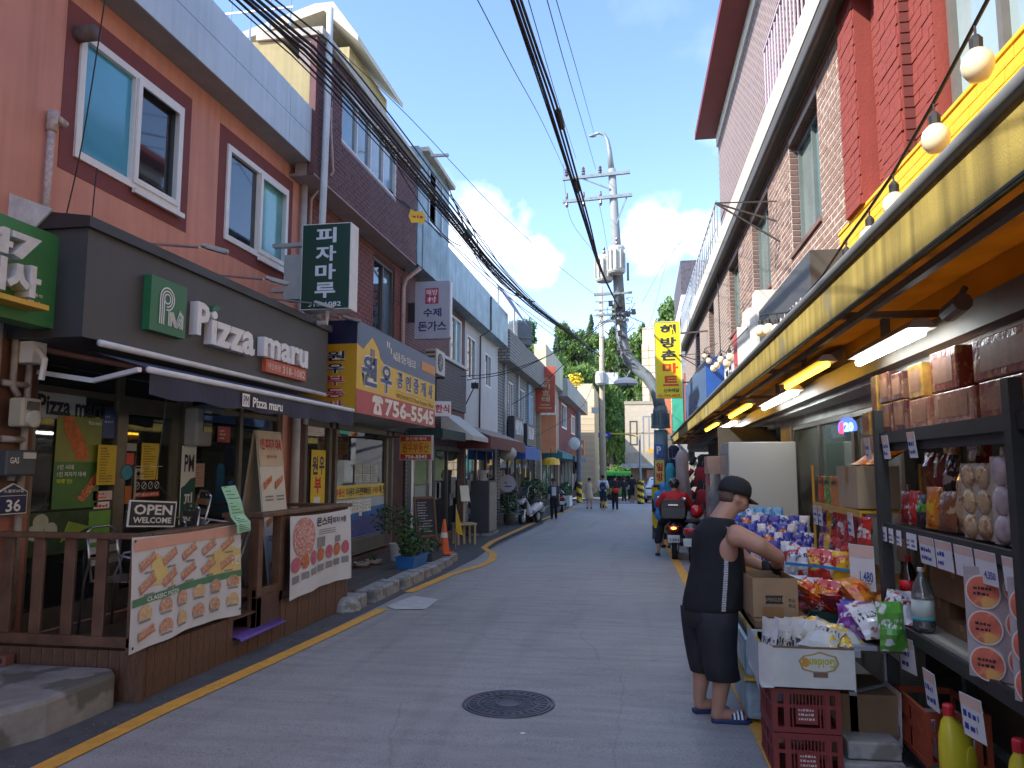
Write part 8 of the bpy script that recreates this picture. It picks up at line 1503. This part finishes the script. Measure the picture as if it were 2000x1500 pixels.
for s, (wx, wy, wz), d in ((-1, (.46, -.06, 1.03), (.35, .5, -.42)), (1, (.47, .12, 1.0), (.3, -.4, -.6))):
    d = Vector(d).normalized(); w = Vector((wx, wy, wz)); side = d.cross(Vector((1, .2, .5))).normalized(); up = side.cross(d)
    tubes = [([w-d*.02, w+d*.045, w+d*.09], [.04, .042, .04])]
    for k in range(4):
        b = w+d*.09+side*(.03-.02*k); m = b+d*(.04-.004*abs(k-1.2))+up*.008; e = m+d*.03-up*.018; tubes.append(([b, m, e], [.0115, .0105, .009]))
    t0 = w+d*.03+side*.04; tubes.append(([t0, t0+side*.02+d*.03-up*.01, t0+side*.012+d*.06-up*.025], [.014, .012, .01]))
    blob('glove', gl_m, man, tubes, [(w+d*.06, (.036, .036, .036))], .006, 2)
navy = M('slipper_navy', (.015, .03, .1), .5)
for s, (fx, fy), a in ((-1, (.075, -.112), -10), (1, (.015, .128), 8)):
    z0 = -.0; q = thing('slide_x', '', ''); bpy.data.objects.remove(q)
    so_ = [(-.12, -.035), (-.125, 0), (-.12, .035), (-.03, .042), (.06, .05), (.12, .045), (.145, .02), (.147, -.02), (.12, -.045), (.06, -.05), (-.03, -.042)]
    sl_o = MB().prism([(x*math.cos(R(a))-y*math.sin(R(a)), x*math.sin(R(a))+y*math.cos(R(a))) for x, y in so_], 0, .028, 'z').build('slipper', navy, man, (fx, fy, 0), bevel=.006)
    stb = MB().loft([[(x, .052*math.cos(t), .02+.058*math.sin(t)) for t in [math.pi*k/10 for k in range(11)]]+[(x, .047*math.cos(t), .02+.052*math.sin(t)) for t in [math.pi-math.pi*k/10 for k in range(11)]] for x in (.005, .05, .095)]); b_ = stb.build('strap', navy, sl_o, (0, 0, 0), R(a))
    for k in range(3): x = .02+k*.025; MB().loft([[(xx, .0535*math.cos(t), .02+.0595*math.sin(t)) for t in [math.pi*(.08+.84*j/10) for j in range(11)]]+[(xx, .052*math.cos(t), .02+.058*math.sin(t)) for t in [math.pi*(.92-.84*j/10) for j in range(11)]] for xx in (x, x+.012)]).build('stripe', white, sl_o, (0, 0, 0), R(a))
# ---- passers-by: one body each, clothes and hair as children
def passer(label, loc, rz, h, top, bottom, hair=hairm, skirt=None, shorts=False, dress=None, phase=.0, sleeve='short', vox=.022, shoe=None, bald=False):
    t = thing('person', label, 'person', (loc[0], loc[1], road_z(loc[1])), rz); k = h/1.72; S = lambda *p: tuple(c*k for c in p)
    sw = .16*phase; legs = []
    for s, f in ((-1, sw), (1, -sw)):
        legs.append(([S(0, 0, 0)[:0] or (s*.085*k, 0, .86*k), (s*.09*k, f*.6*k+.02*k, .47*k), (s*.09*k, (f*1.15-.03)*k, .08*k), (s*.1*k, (f*1.15+.1)*k, .035*k)], [.085*k, .055*k, .038*k, .03*k]))
    arms = []
    for s, f in ((-1, -sw), (1, sw)): arms.append(([(s*.18*k, 0, 1.4*k), (s*.235*k, f*.5*k-.02*k, 1.13*k), (s*.24*k, (f*.9+.08)*k, .9*k), (s*.235*k, (f+.1)*k, .8*k)], [.048*k, .04*k, .03*k, .028*k]))
    blob('body', skin, t, legs+arms+[([(0, 0, 1.42*k), (0, .01, 1.52*k)], [.055*k, .05*k])], [((0, 0, .95*k), (.155*k, .11*k, .14*k)), ((0, 0, 1.2*k), (.17*k, .11*k, .24*k)), ((0, 0, 1.39*k), (.17*k, .08*k, .06*k)), ((0, .015*k, 1.61*k), (.075*k, .092*k, .115*k)), ((0, .105*k, 1.6*k), (.014*k, .02*k, .02*k)), ((-.077*k, .01, 1.6*k), (.01, .018, .028)), ((.077*k, .01, 1.6*k), (.01, .018, .028))], vox, 4)
    sl = {'short': 2, 'long': 4, 'none': 0}[sleeve]
    if top: blob('shirt', top, t, [(a[0][:2] if sl == 2 else a[0][:3], [r+.022 for r in a[1][:2 if sl == 2 else 3]]) for a in arms] if sl else [], [((0, 0, .97*k), (.165*k, .125*k, .12*k)), ((0, 0, 1.2*k), (.185*k, .13*k, .26*k)), ((0, 0, 1.4*k), (.175*k, .095*k, .065*k))], vox, 4)
    if dress: MB().loft([ring((0, 0, z*k), a*k, b*k, 16, 0, .03, 1) for z, a, b in ((.5, .25, .2), (.7, .22, .17), (.95, .175, .14), (1.1, .15, .12), (1.3, .18, .125), (1.42, .15, .09))]).build('dress', dress, t, smooth=True)
    if skirt: MB().loft([ring((0, 0, z*k), a*k, b*k, 16, 0, .04, 1) for z, a, b in ((.5, .24, .2), (.7, .2, .16), (.98, .165, .125))]).build('skirt', skirt, t, smooth=True)
    if bottom: blob('trousers', bottom, t, [(l[0][:2 if shorts else 3], [r+.022 for r in l[1][:2 if shorts else 3]]) for l in legs], [((0, 0, .9*k), (.165*k, .125*k, .13*k))], vox, 4)
    for l in legs: f = l[0][3]; MB().ell((f[0], f[1]-.03*k, .035*k), (.048*k, .13*k, .04*k), 10, 6).build('shoe', shoe or M('shoe_dark', (.03, .03, .035), .6), t, smooth=True)
    if not bald: MB().ell((0, -.012*k, 1.645*k), (.09*k, .1*k, .1*k), 12, 8).build('hair', hair, t, smooth=True)
    return t
cw = M('shirt_white', (.62, .64, .68), .9); cblk = M('shirt_black', (.02, .02, .022), .9); cnv = M('cloth_navy2', (.02, .025, .06), .9)
st1 = passer('student in white shirt and navy shorts walking away with a dark backpack', (-1.95, 38.2), R(-6), 1.72, cw, M('shorts_navy', (.02, .03, .07), .9), shorts=True, phase=.7, shoe=M('shoe_white', (.6, .6, .6), .6))
bkp = thing('backpack', 'dark navy backpack worn by the student in white', 'backpack', (-1.95, 38.0, road_z(38)+1.02), R(-6)); MB().ell((0, 0, .14), (.16, .11, .23), 14, 9).build('body', cnv, bkp, smooth=True); MB().ell((0, -.09, .06), (.11, .05, .1), 12, 7).build('pocket', M('pack_blue', (.05, .07, .14), .8), bkp, smooth=True)
for s in (-1, 1): MB().tube([(s*.1, .05, .34), (s*.12, .16, .36), (s*.13, .2, .2), (s*.13, .1, .0)], .018, 6).build('strap', cnv, bkp, smooth=True)
hbag = thing('hand_bag', 'black bag carried low by the student in white', 'bag', (-1.62, 38.1, road_z(38)+.5), R(10)); MB().box(-.1, -.18, 0, .1, .18, .3).build('body', cblk, hbag, bevel=.03); MB().tube([(0, -.1, .3), (0, 0, .42), (0, .1, .3)], .012, 6).build('handle', cblk, hbag)
st2 = passer('person in black clothes with a red bag slung behind walking away', (-1.38, 38.6), R(4), 1.72, cblk, cblk, phase=.6, shoe=M('shoe_grey', (.3, .3, .32), .6))
rbg = thing('waist_bag', 'red bag hanging behind the person in black', 'bag', (-1.33, 38.43, road_z(38)+.82), R(-8)); MB().ell((0, 0, .13), (.2, .07, .13), 12, 8).build('body', M('bag_red', (.65, .03, .03), .6), rbg, smooth=True); MB().tube([(-.18, 0, .2), (-.1, .08, .45), (.1, .1, .62)], .014, 6).build('strap', M('bag_red', (0, 0, 0)), rbg)
passer('woman with long dark hair in a beige dress beside the far planter', (-2.72, 39.5), R(20), 1.56, None, None, dress=M('dress_beige', (.5, .42, .3), .9), phase=.3)
MB_h = None
old = passer('old man in dark vest, hat and white shirt walking towards the camera by the kerb', (-3.6, 31.2), R(188), 1.6, M('vest_slate', (.06, .075, .1), .9), M('trousers_black', (.015, .015, .02), .9), phase=-.4, sleeve='short', bald=True)
MB().lathe([(.14, 0), (.1, .015), (.095, .09), (.06, .11)], 14).build('hat', M('hat_brown', (.06, .04, .03), .8), old, (0, 0, 1.54)); MB().box(-.09, .105, .95, .09, .14, 1.3).build('shirt_front', cw, old, bevel=.02)
for k, (lab, x, y, h, top, bt, ph) in enumerate((('person in black walking away beyond the red bag carrier, left one', -1.75, 50, 1.68, cblk, cnv, .5), ('person in black walking away further off, middle one', -1.3, 54, 1.62, cblk, cblk, -.5), ('person in white and black walking away furthest off', -.95, 57, 1.6, M('shirt_grey', (.35, .35, .36), .9), cblk, .6), ('tall person in black shirt and shorts walking near the striped pole', -.68, 49, 1.76, cblk, cblk, -.7), ('small figure in dark clothes standing behind the striped pole', -.25, 58, 1.6, cnv, cnv, .2))): passer(lab, (x, y), R(10*k-20), h, top, bt, shorts=(k == 3), phase=ph, vox=.03)
bl = thing('person', 'person in bright blue hooded raincoat standing by the concrete pole base', 'person', (.52, 19.2, road_z(19.2)), R(-30))
blob('body', skin, bl, [([(-.09, 0, .8), (-.09, 0, .1)], [.08, .045]), ([(.09, 0, .8), (.09, 0, .1)], [.08, .045])], [((0, 0, 1.1), (.15, .1, .3)), ((0, .03, 1.46), (.07, .085, .1))], .025, 4)
blob('raincoat', M('raincoat_blue', (.06, .25, .55), .5, var=.25, scale=6), bl, [([(-.2, 0, 1.3), (-.26, .06, 1.0), (-.2, .2, .9)], [.08, .075, .06]), ([(.2, 0, 1.3), (.26, .06, 1.0), (.2, .2, .9)], [.08, .075, .06])], [((0, -.02, 1.1), (.24, .19, .36)), ((0, -.01, 1.47), (.115, .13, .14)), ((0, -.02, .8), (.26, .2, .2))], .025, 4)
for s in (-1, 1): MB().ell((s*.09, .06, .04), (.05, .13, .04), 8, 6).build('shoe', M('shoe_dark', (.03, .03, .035), .6), bl, smooth=True)
# ================================================================== VEHICLES
rub = M('rubber', (.018, .018, .02), .85); pblk = M('paint_black', (.012, .012, .014), .3, spec=.6, coat=.5, var=.05); chrome = M('chrome', (.6, .6, .62), .15, metal=1, var=.05)
tail = M('tail_red', (.45, .01, .01), .25, coat=.5); lit = M('tail_lit', (1, .16, .02), .4, var=0, emit=4); plate_m = M('plate_white', (.65, .7, .72), .5)
def scooter(label, loc, rz, body=pblk, case=True, shield=True, lit_tail=True, seatm=None, accent=chrome):
    t = thing('motor_scooter', label, 'scooter', loc, rz)
    for y, n in ((-.62, 'rear_wheel'), (.62, 'front_wheel')):
        w = MB().tube([(-.055, 0, 0), (.055, 0, 0)], .235, 20).build(n, rub, t, (0, y, .24), smooth=False); MB().tube([(-.062, 0, 0), (.062, 0, 0)], .14, 16).build('rim', alu, w); MB().tube([(-.075, 0, 0), (.075, 0, 0)], .09, 14).build('brake_disc', steel, w)
    sec = lambda y, z0, z1, w: [(w*math.cos(a)*(1-.25*max(0, math.sin(a))), y, (z0+z1)/2+(z1-z0)/2*math.sin(a)) for a in [2*math.pi*k/16 for k in range(16)]]
    MB().loft([sec(-.95, .62, .74, .08), sec(-.88, .5, .82, .15), sec(-.6, .42, .84, .19), sec(-.25, .34, .8, .19), sec(-.05, .26, .62, .17), sec(.1, .24, .4, .17), sec(.3, .24, .4, .15)]).build('rear_fairing', body, t, smooth=True)
    MB().loft([sec(.28, .24, .5, .17), sec(.42, .3, .95, .22), sec(.56, .5, 1.02, .2), sec(.72, .66, .9, .1)]).build('front_fairing', body, t, smooth=True)
    MB().loft([sec(-.8, .82, .9, .13), sec(-.4, .78, .9, .17), sec(.0, .72, .82, .14)]).build('seat', seatm or M('seat_black', (.02, .02, .022), .7), t, smooth=True)
    MB().loft([sec(.42, .42, .5, .07), sec(.62, .46, .52, .08), sec(.84, .36, .42, .06)]).build('front_fender', body, t, smooth=True)
    for s in (-1, 1): MB().tube([(s*.08, .62, .24), (s*.08, .5, .75)], .025, 8).build('fork', steel, t); MB().tube([(s*.08, .42, .98), (s*.32, .34, 1.04)], .018, 8).build('handlebar', pblk, t); MB().tube([(s*.3, .36, 1.05), (s*.34, .4, 1.2)], .008, 5).build('mirror_stalk', pblk, t); MB().ell((s*.36, .4, 1.24), (.06, .02, .045), 10, 6).build('mirror', accent, t, smooth=True)
    MB().ell((0, .74, .8), (.13, .06, .08), 12, 8).build('headlight', M('headlight', (.6, .62, .65), .1, coat=.6), t, smooth=True); MB().box(-.16, .7, .96, .16, .72, 1.0).build('light_bar', accent, t)
    MB().obox((0, -.955, .68), (.11, 0, 0), (0, .02, .01), (0, -.01, .045)).build('tail_light', tail, t, bevel=.01); MB().ell((0, -.975, .68), (.06, .012, .028), 12, 6).build('lamp', lit if lit_tail else tail, t, smooth=True)
    MB().obox((0, -1.0, .46), (.12, 0, 0), (0, .008, .003), (0, -.02, .075)).build('number_plate', plate_m, t); MB().bar((0, -.8, .5), (0, -1.0, .45), .1, .02).build('plate_bracket', pblk, t)
    MB().tube([(.13, -.2, .3), (.16, -.5, .32), (.17, -.95, .42)], [.03, .06, .055], 10).build('exhaust', M('exhaust', (.08, .08, .085), .4, metal=.6), t, smooth=True); MB().bar((-.05, -.1, .25), (-.05, -.3, .04), .03).build('stand', pblk, t)
    if shield: MB().obox((0, .52, 1.18), (.19, 0, 0), (0, -.05, .2), (0, .006, .002)).build('windscreen', glass('screen_smoke', (.4, .45, .5), .3), t)
    if case:
        MB().loft([[(x*w, -.98+y*.42, z) for x, y in ((-1, .1), (-.85, 0), (.85, 0), (1, .1), (1, .9), (.8, 1), (-.8, 1), (-1, .9))] for z, w in ((.88, .24), (.94, .28), (1.1, .29))]).build('case_base', pblk, t); MB().loft([[(x*w, -.98+y*.42*d+.02, z) for x, y in ((-1, .1), (-.85, 0), (.85, 0), (1, .1), (1, .9), (.8, 1), (-.8, 1), (-1, .9))] for z, w, d in ((1.102, .285, 1), (1.2, .27, .95), (1.26, .2, .8))]).build('case_lid', case, t); MB().box(-.1, -.99, 1.14, .1, -.955, 1.17).build('badge', chrome, t)
    return t
casem = M('case_wine', (.04, .012, .016), .35, coat=.3)
s1 = scooter('black scooter with large top case and glowing tail light ridden by the man in red', (.68, 17.3, road_z(17.3)), R(-4), pblk, casem); letters(MB(), '1351', -.07, .42, .1, .47, -1.016, .02).build('plate_digits', ink, s1)
s2 = scooter('second scooter parked right of the rider with grey mirrors and no case', (1.12, 16.4, road_z(16.4)), R(-14), M('paint_grey', (.1, .1, .11), .3, coat=.5), None, False, False)
s3 = scooter('white and black scooter parked nose out beside the round pot', (-4.15, 28.2, road_z(28.2)), R(162), M('paint_white', (.6, .6, .62), .25, coat=.5, spots=((.02, .02, .022), 2.2, .5)), None, True, False)
s4 = scooter('dark scooter with pale plate parked further up the left kerb', (-3.85, 36.5, road_z(36.5)), R(8), pblk, None, False, False)
hm = thing('motor_helmet', 'red motorcycle helmet resting on the parked second scooter', 'helmet', (1.08, 16.2, road_z(16)+1.02)); MB().ell((0, 0, .0), (.14, .17, .14), 16, 10).build('shell', M('helmet_red', (.45, .015, .02), .15, coat=.8), hm, smooth=True); MB().box(-.1, .1, -.04, .1, .175, .06).build('visor', pane_dark, hm)
rd = thing('person', 'scooter rider in red jacket and black patterned helmet with one foot on the road', 'person', (.68, 17.3, road_z(17.3)), R(-4))
blob('body', skin, rd, [([(-.1, -.2, .88), (-.3, .15, .7), (-.36, .05, .35), (-.37, .0, .09), (-.39, .1, .05)], [.1, .07, .055, .042, .035]), ([(.1, -.2, .88), (.2, .15, .72), (.2, .15, .38), (.2, .25, .34)], [.1, .07, .05, .035]), ([(-.2, -.1, 1.32), (-.34, .05, 1.12), (-.3, .33, 1.06)], [.06, .05, .035]), ([(.2, -.1, 1.32), (.34, .05, 1.12), (.3, .33, 1.06)], [.06, .05, .035]), ([(0, -.08, 1.4), (0, -.05, 1.5)], [.06, .06])], [((0, -.2, .95), (.17, .13, .14)), ((0, -.14, 1.18), (.18, .12, .22)), ((0, -.02, 1.55), (.08, .095, .11))], .02, 4)
jr = M('jacket_red', (.5, .025, .025), .75, var=.15, scale=5, bump=.3, bscale=14)
blob('jacket', jr, rd, [([(-.2, -.1, 1.32), (-.35, .05, 1.12), (-.32, .27, 1.07)], [.095, .085, .06]), ([(.2, -.1, 1.32), (.35, .05, 1.12), (.32, .27, 1.07)], [.095, .085, .06])], [((0, -.18, .98), (.2, .16, .13)), ((0, -.14, 1.17), (.225, .165, .24)), ((0, -.11, 1.34), (.2, .12, .09))], .02, 5)
blob('trousers', M('trousers_black', (0, 0, 0)), rd, [([(-.1, -.2, .88), (-.3, .15, .7), (-.37, .05, .32)], [.115, .095, .09]), ([(.1, -.2, .88), (.2, .15, .72), (.2, .15, .42)], [.115, .095, .08])], [((0, -.2, .9), (.19, .15, .12))], .02, 4)
MB().ell((0, -.02, 1.58), (.125, .15, .12), 16, 10).build('helmet', M('helmet_black', (.02, .02, .022), .3, coat=.4, spots=((.2, .2, .2), 14, .56)), rd, smooth=True)
MB().ell((-.39, .06, .03), (.06, .14, .035), 10, 6).build('sandal', M('shoe_dark', (.03, .03, .035), .6), rd, smooth=True); MB().ell((.2, .25, .32), (.06, .13, .04), 10, 6).build('sandal', M('shoe_dark', (0, 0, 0)), rd, smooth=True)
# car
def car(label, loc, rz, m):
    t = thing('white_car', label, 'car', loc, rz)
    def sec(y, z0, zb, zt, w0, w1): return [(-w0*.92, y, z0), (w0*.92, y, z0), (w0, y, z0+.15), (w0, y, zb-.08), (w0*.96, y, zb), (w1, y, zt-.06), (w1*.85, y, zt), (-w1*.85, y, zt), (-w1, y, zt-.06), (-w0*.96, y, zb), (-w0, y, zb-.08), (-w0, y, z0+.15)]
    MB().loft([sec(0, .38, .75, .8, .82, .78), sec(.06, .3, .95, 1.0, .89, .8), sec(.35, .26, .98, 1.3, .91, .66), sec(.9, .24, .96, 1.52, .92, .62), sec(2.0, .24, .93, 1.56, .92, .63), sec(2.9, .24, .93, 1.3, .92, .66), sec(3.4, .25, .93, 1.0, .91, .8), sec(4.2, .3, .82, .86, .86, .76), sec(4.4, .38, .6, .66, .78, .7)]).build('body', m, t, smooth=True)
    MB().add([(-.6, .2, 1.06), (.6, .2, 1.06), (.5, .66, 1.45), (-.5, .66, 1.45)], [(0, 1, 2, 3)]).build('rear_window', pane_dark, t)
    for s in (-1, 1):
        MB().add([(s*.895, .7, 1.0), (s*.9, 3.0, .98), (s*.7, 2.6, 1.42), (s*.68, .95, 1.47)], [(0, 1, 2, 3)] if s > 0 else [(3, 2, 1, 0)]).build('side_window', pane_dark, t)
        MB().box(s*.6-.22, -.03, .86, s*.6+.22, .05, .93).build('tail_light', M('tail_dark', (.05, .01, .01), .2), t); MB().box(s*.98-.08, 2.7, .98, s*.98+.08, 2.8, 1.1).build('wing_mirror', m, t)
        for y in (.85, 3.5): w = MB().tube([(-.1, 0, 0), (.1, 0, 0)], .33, 20).build('wheel', rub, t, (s*.84, y, .33)); MB().tube([(-.105, 0, 0), (.105, 0, 0)], .2, 14).build('rim', alu, w)
    MB().box(-.26, -.02, .55, .26, .01, .66).build('number_plate', M('plate_pale', (.6, .6, .55), .5), t); MB().box(-.75, -.02, .3, .75, .05, .45).build('bumper', M('bumper_dark', (.03, .03, .03), .6), t); return t
car('white hatchback car stopped beyond the bent pole facing away', (.98, 47, road_z(47)), R(-2), M('car_white', (.62, .66, .7), .25, coat=.6, var=.03))
bus = thing('green_bus', 'bright green village bus partly hidden by the people at the end of the street', 'bus', (-2.3, 74, road_z(74))); bgm = M('bus_green', (.05, .5, .06), .35, coat=.3)
MB().box(-1.3, 0, .35, 1.3, 7, 2.6).build('body', bgm, bus, bevel=.15); MB().box(-1.1, -.03, 1.3, 1.1, .0, 2.2).build('rear_window', pane_dark, bus); 
for s in (-1, 1):
    for y in (1.2, 5.6): MB().tube([(s*1.1-.12, y, .42), (s*1.1+.12, y, .42)], .42, 16).build('wheel', rub, bus)
    MB().box(s*.95-.15, -.03, .7, s*.95+.15, 0, .9).build('tail_light', tail, bus)
for lab, x, y, z, w, h, m in (('white banner with lettering hung at the end of the street', -1.5, 68, 2.2, 1.7, .95, white), ('orange shop sign with round emblem below the apartment house', .45, 60, 2.0, 1.3, 1.2, M('sign_sun', (.7, .35, .02), .5)), ('dark figure poster beside the orange shop sign', 1.55, 60, 2.1, .6, .9, M('sign_dusk', (.06, .06, .12), .5)), ('brown shop awning under the orange shop sign', .3, 60, .9, 2.2, .7, M('awning_rust', (.3, .16, .1), .7))):
    t = thing('street_sign_board' if 'awning' not in lab else 'shop_awning', lab, 'awning' if 'awning' in lab else 'sign', (x, y, z)); MB().box(0, 0, 0, w, .15, h).build('board', m, t)
    if 'white' in lab: letters(MB(), '해방촌 시장', .3, .25, 1.4, .6, -.005, .02).build('lettering', ink_b, t)
    if 'round' in lab: MB().disc((.8, .6), .35, .4, -.006).build('emblem', M('sign_mauve', (.3, .2, .3), .5), t)
# ================================================================== TREES AND THE WOODED HILL
hill = MB(); rr = random.Random(31)
HX = [(-160+i*10) for i in range(33)]; HYs = [(96+j*9) for j in range(15)]
hz_ = lambda x, y: -1.6+(min(max((y-96)/70, 0), 1)**.8)*(24+7*math.exp(-((x-8)/30)**2)+4*math.exp(-((x+40)/25)**2))+1.2*math.sin(x*.11)*math.sin(y*.08)
for i in range(len(HX)-1):
    for j in range(len(HYs)-1): a, b, c, d = HX[i], HX[i+1], HYs[j], HYs[j+1]; hill.poly([(a, c, hz_(a, c)), (b, c, hz_(b, c)), (b, d, hz_(b, d)), (a, d, hz_(a, d))])
tag(hill.build('hill', M('hill_soil', (.05, .07, .03), .95, var=.4, scale=.3)), kind='structure')
LV = [tuple(translucent(*a, .4, .6, .3, .5) for a in (('leaf_tree_a', (.12, .22, .04)), ('leaf_tree_b', (.16, .26, .05)), ('leaf_tree_c', (.08, .16, .035)))), tuple(translucent(*a, .3, .7, .3, .5) for a in (('leaf_pine_a', (.06, .12, .045)), ('leaf_pine_b', (.08, .15, .05)), ('leaf_pine_c', (.04, .08, .035))))]
bark = M('bark_tree', (.1, .075, .05), .9, var=.3, scale=3)
def crown_mesh(seed, kind, n=4200):
    rnd = random.Random(seed); cl = []
    for _ in range(15 if kind == 0 else 18):
        if kind == 0: a, e = rnd.uniform(0, 6.28), rnd.uniform(-.5, 1); r = rnd.uniform(.35, .85); cl.append((Vector((r*math.cos(a)*(1-.3*abs(e)), r*math.sin(a)*(1-.3*abs(e)), e*.8)), rnd.uniform(.22, .42)))
        else: h = rnd.uniform(-1, 1); a = rnd.uniform(0, 6.28); r = (1-h)*.33*rnd.uniform(.4, 1); cl.append((Vector((r*math.cos(a), r*math.sin(a), h)), rnd.uniform(.16, .3)*(1.15-h*.35)))
    mb = MB()
    for _ in range(n):
        c, s = cl[rnd.randrange(len(cl))]; d = Vector((rnd.gauss(0, 1), rnd.gauss(0, 1), rnd.gauss(0, .8))).normalized(); q = c+d*s*rnd.uniform(.55, 1.05)
        a = Vector((rnd.gauss(0, 1), rnd.gauss(0, 1), rnd.gauss(0, .6))).normalized(); b = a.cross(d+Vector((.01, .2, .1))).normalized(); k = rnd.uniform(.035, .075)
        mb.slot(rnd.randrange(3)).add([q-a*k, q+b*k*.6, q+a*k, q-b*k*.6], [(0, 1, 2, 3)])
    mb.c = 0; return mb.mesh('crown', list(LV[kind]))
CR = {0: [crown_mesh(s, 0) for s in (1, 2, 3)], 1: [crown_mesh(s, 1, 3200) for s in (4, 5)]}
def trunk_mesh(kind):
    mb = MB(); mb.tube([(0, 0, -.6), (.02, .01, .2), (-.03, .02, .6), (0, 0, 1)], [.055, .045, .035, .015], 8)
    for a, z in ((0, .5), (2, .6), (4, .55), (5.2, .72)): mb.tube([(0, 0, z), (.16*math.cos(a), .16*math.sin(a), z+.16), (.32*math.cos(a), .32*math.sin(a), z+.26)], [.025, .018, .008], 5)
    return mb.mesh('trunk', bark)
TKM = trunk_mesh(0)
def tree(label, x, y, z, h, w, kind, v, group=None):
    t = thing('broadleaf_tree' if kind == 0 else 'conifer_tree', label, 'tree', (x, y, z), random.uniform(0, 6), group)
    k = obj('trunk', TKM, t); k.scale = (h*.55, h*.55, h*.75); c = tag(obj('crown', CR[kind][v % len(CR[kind])], t, (0, 0, h*.62)), kind='stuff'); c.scale = (w/2, w/2, h*.45); return t
rr = random.Random(77)
named = [('bright green bushy tree rising behind the left row roofs', -9.5, 92, -1.7, 17, 12, 0), ('bright green round tree left of the tan pole', -6.4, 84, -1.5, 14, 8, 0), ('dark tall conifer behind the bent pole', -2.5, 100, -1.5, 17, 6, 1), ('broad tall tree filling the gap right of the bent pole', 1.2, 100, -1.2, 20, 10, 0), ('leafy tree over the roof of the tiled apartment house', 6.5, 108, 4, 20, 11, 0), ('slender bright tree behind the tan pole', -4.4, 88, -1.6, 13, 6, 0), ('low lime green tree at the end of the road', -1.9, 80, -1.4, 3.4, 3.6, 0), ('dark conifer beside the apartment house', .5, 96, -1.6, 14, 5, 1), ('medium tree in front of the hill between tan pole and apartment house', -3.8, 94, -1.7, 13, 6, 0)]
for k, a in enumerate(named): tree(*a, k)
nr = 0
for j, y in enumerate((102, 110, 119, 129, 140)):
    for i in range(10):
        x = -27+i*5.4+rr.uniform(-2, 2)+(j % 2)*2.5
        kd = int(rr.random() < .4); tree('%s tree in the wood on the hill beyond the street' % ('leafy green', 'dark conifer')[kd], x, y+rr.uniform(-3, 3), hz_(x, y)-.5, rr.uniform(8, 12), rr.uniform(6, 8.5)*(1-.35*kd), kd, i+j, ('leafy trees in the hillside wood', 'conifers in the hillside wood')[kd]); nr += 1
yb = thing('yellow_flower_bush', 'yellow flowering bush in a pot on the grey parapet', 'plant', (-4.9, 55, 7.2)); MB().lathe([(.25, 0), (.35, .4)], 10).build('pot', M('pot_clay', (.3, .13, .07), .8), yb); rnd = random.Random(3); q = MB()
for _ in range(160):
    d = Vector((rnd.gauss(0, 1), rnd.gauss(0, 1), rnd.gauss(0, 1))).normalized()*rnd.uniform(.2, .6); a = Vector((rnd.gauss(0, 1), rnd.gauss(0, 1), rnd.gauss(0, 1))).normalized()*.12; b = a.orthogonal().normalized()*.09; p = Vector((.2, 0, .9))+d; q.add([p-a, p+b, p+a, p-b], [(0, 1, 2, 3)])
tag(q.build('blossom', M('blossom_yellow', (.7, .5, .03), .7), yb), kind='stuff')
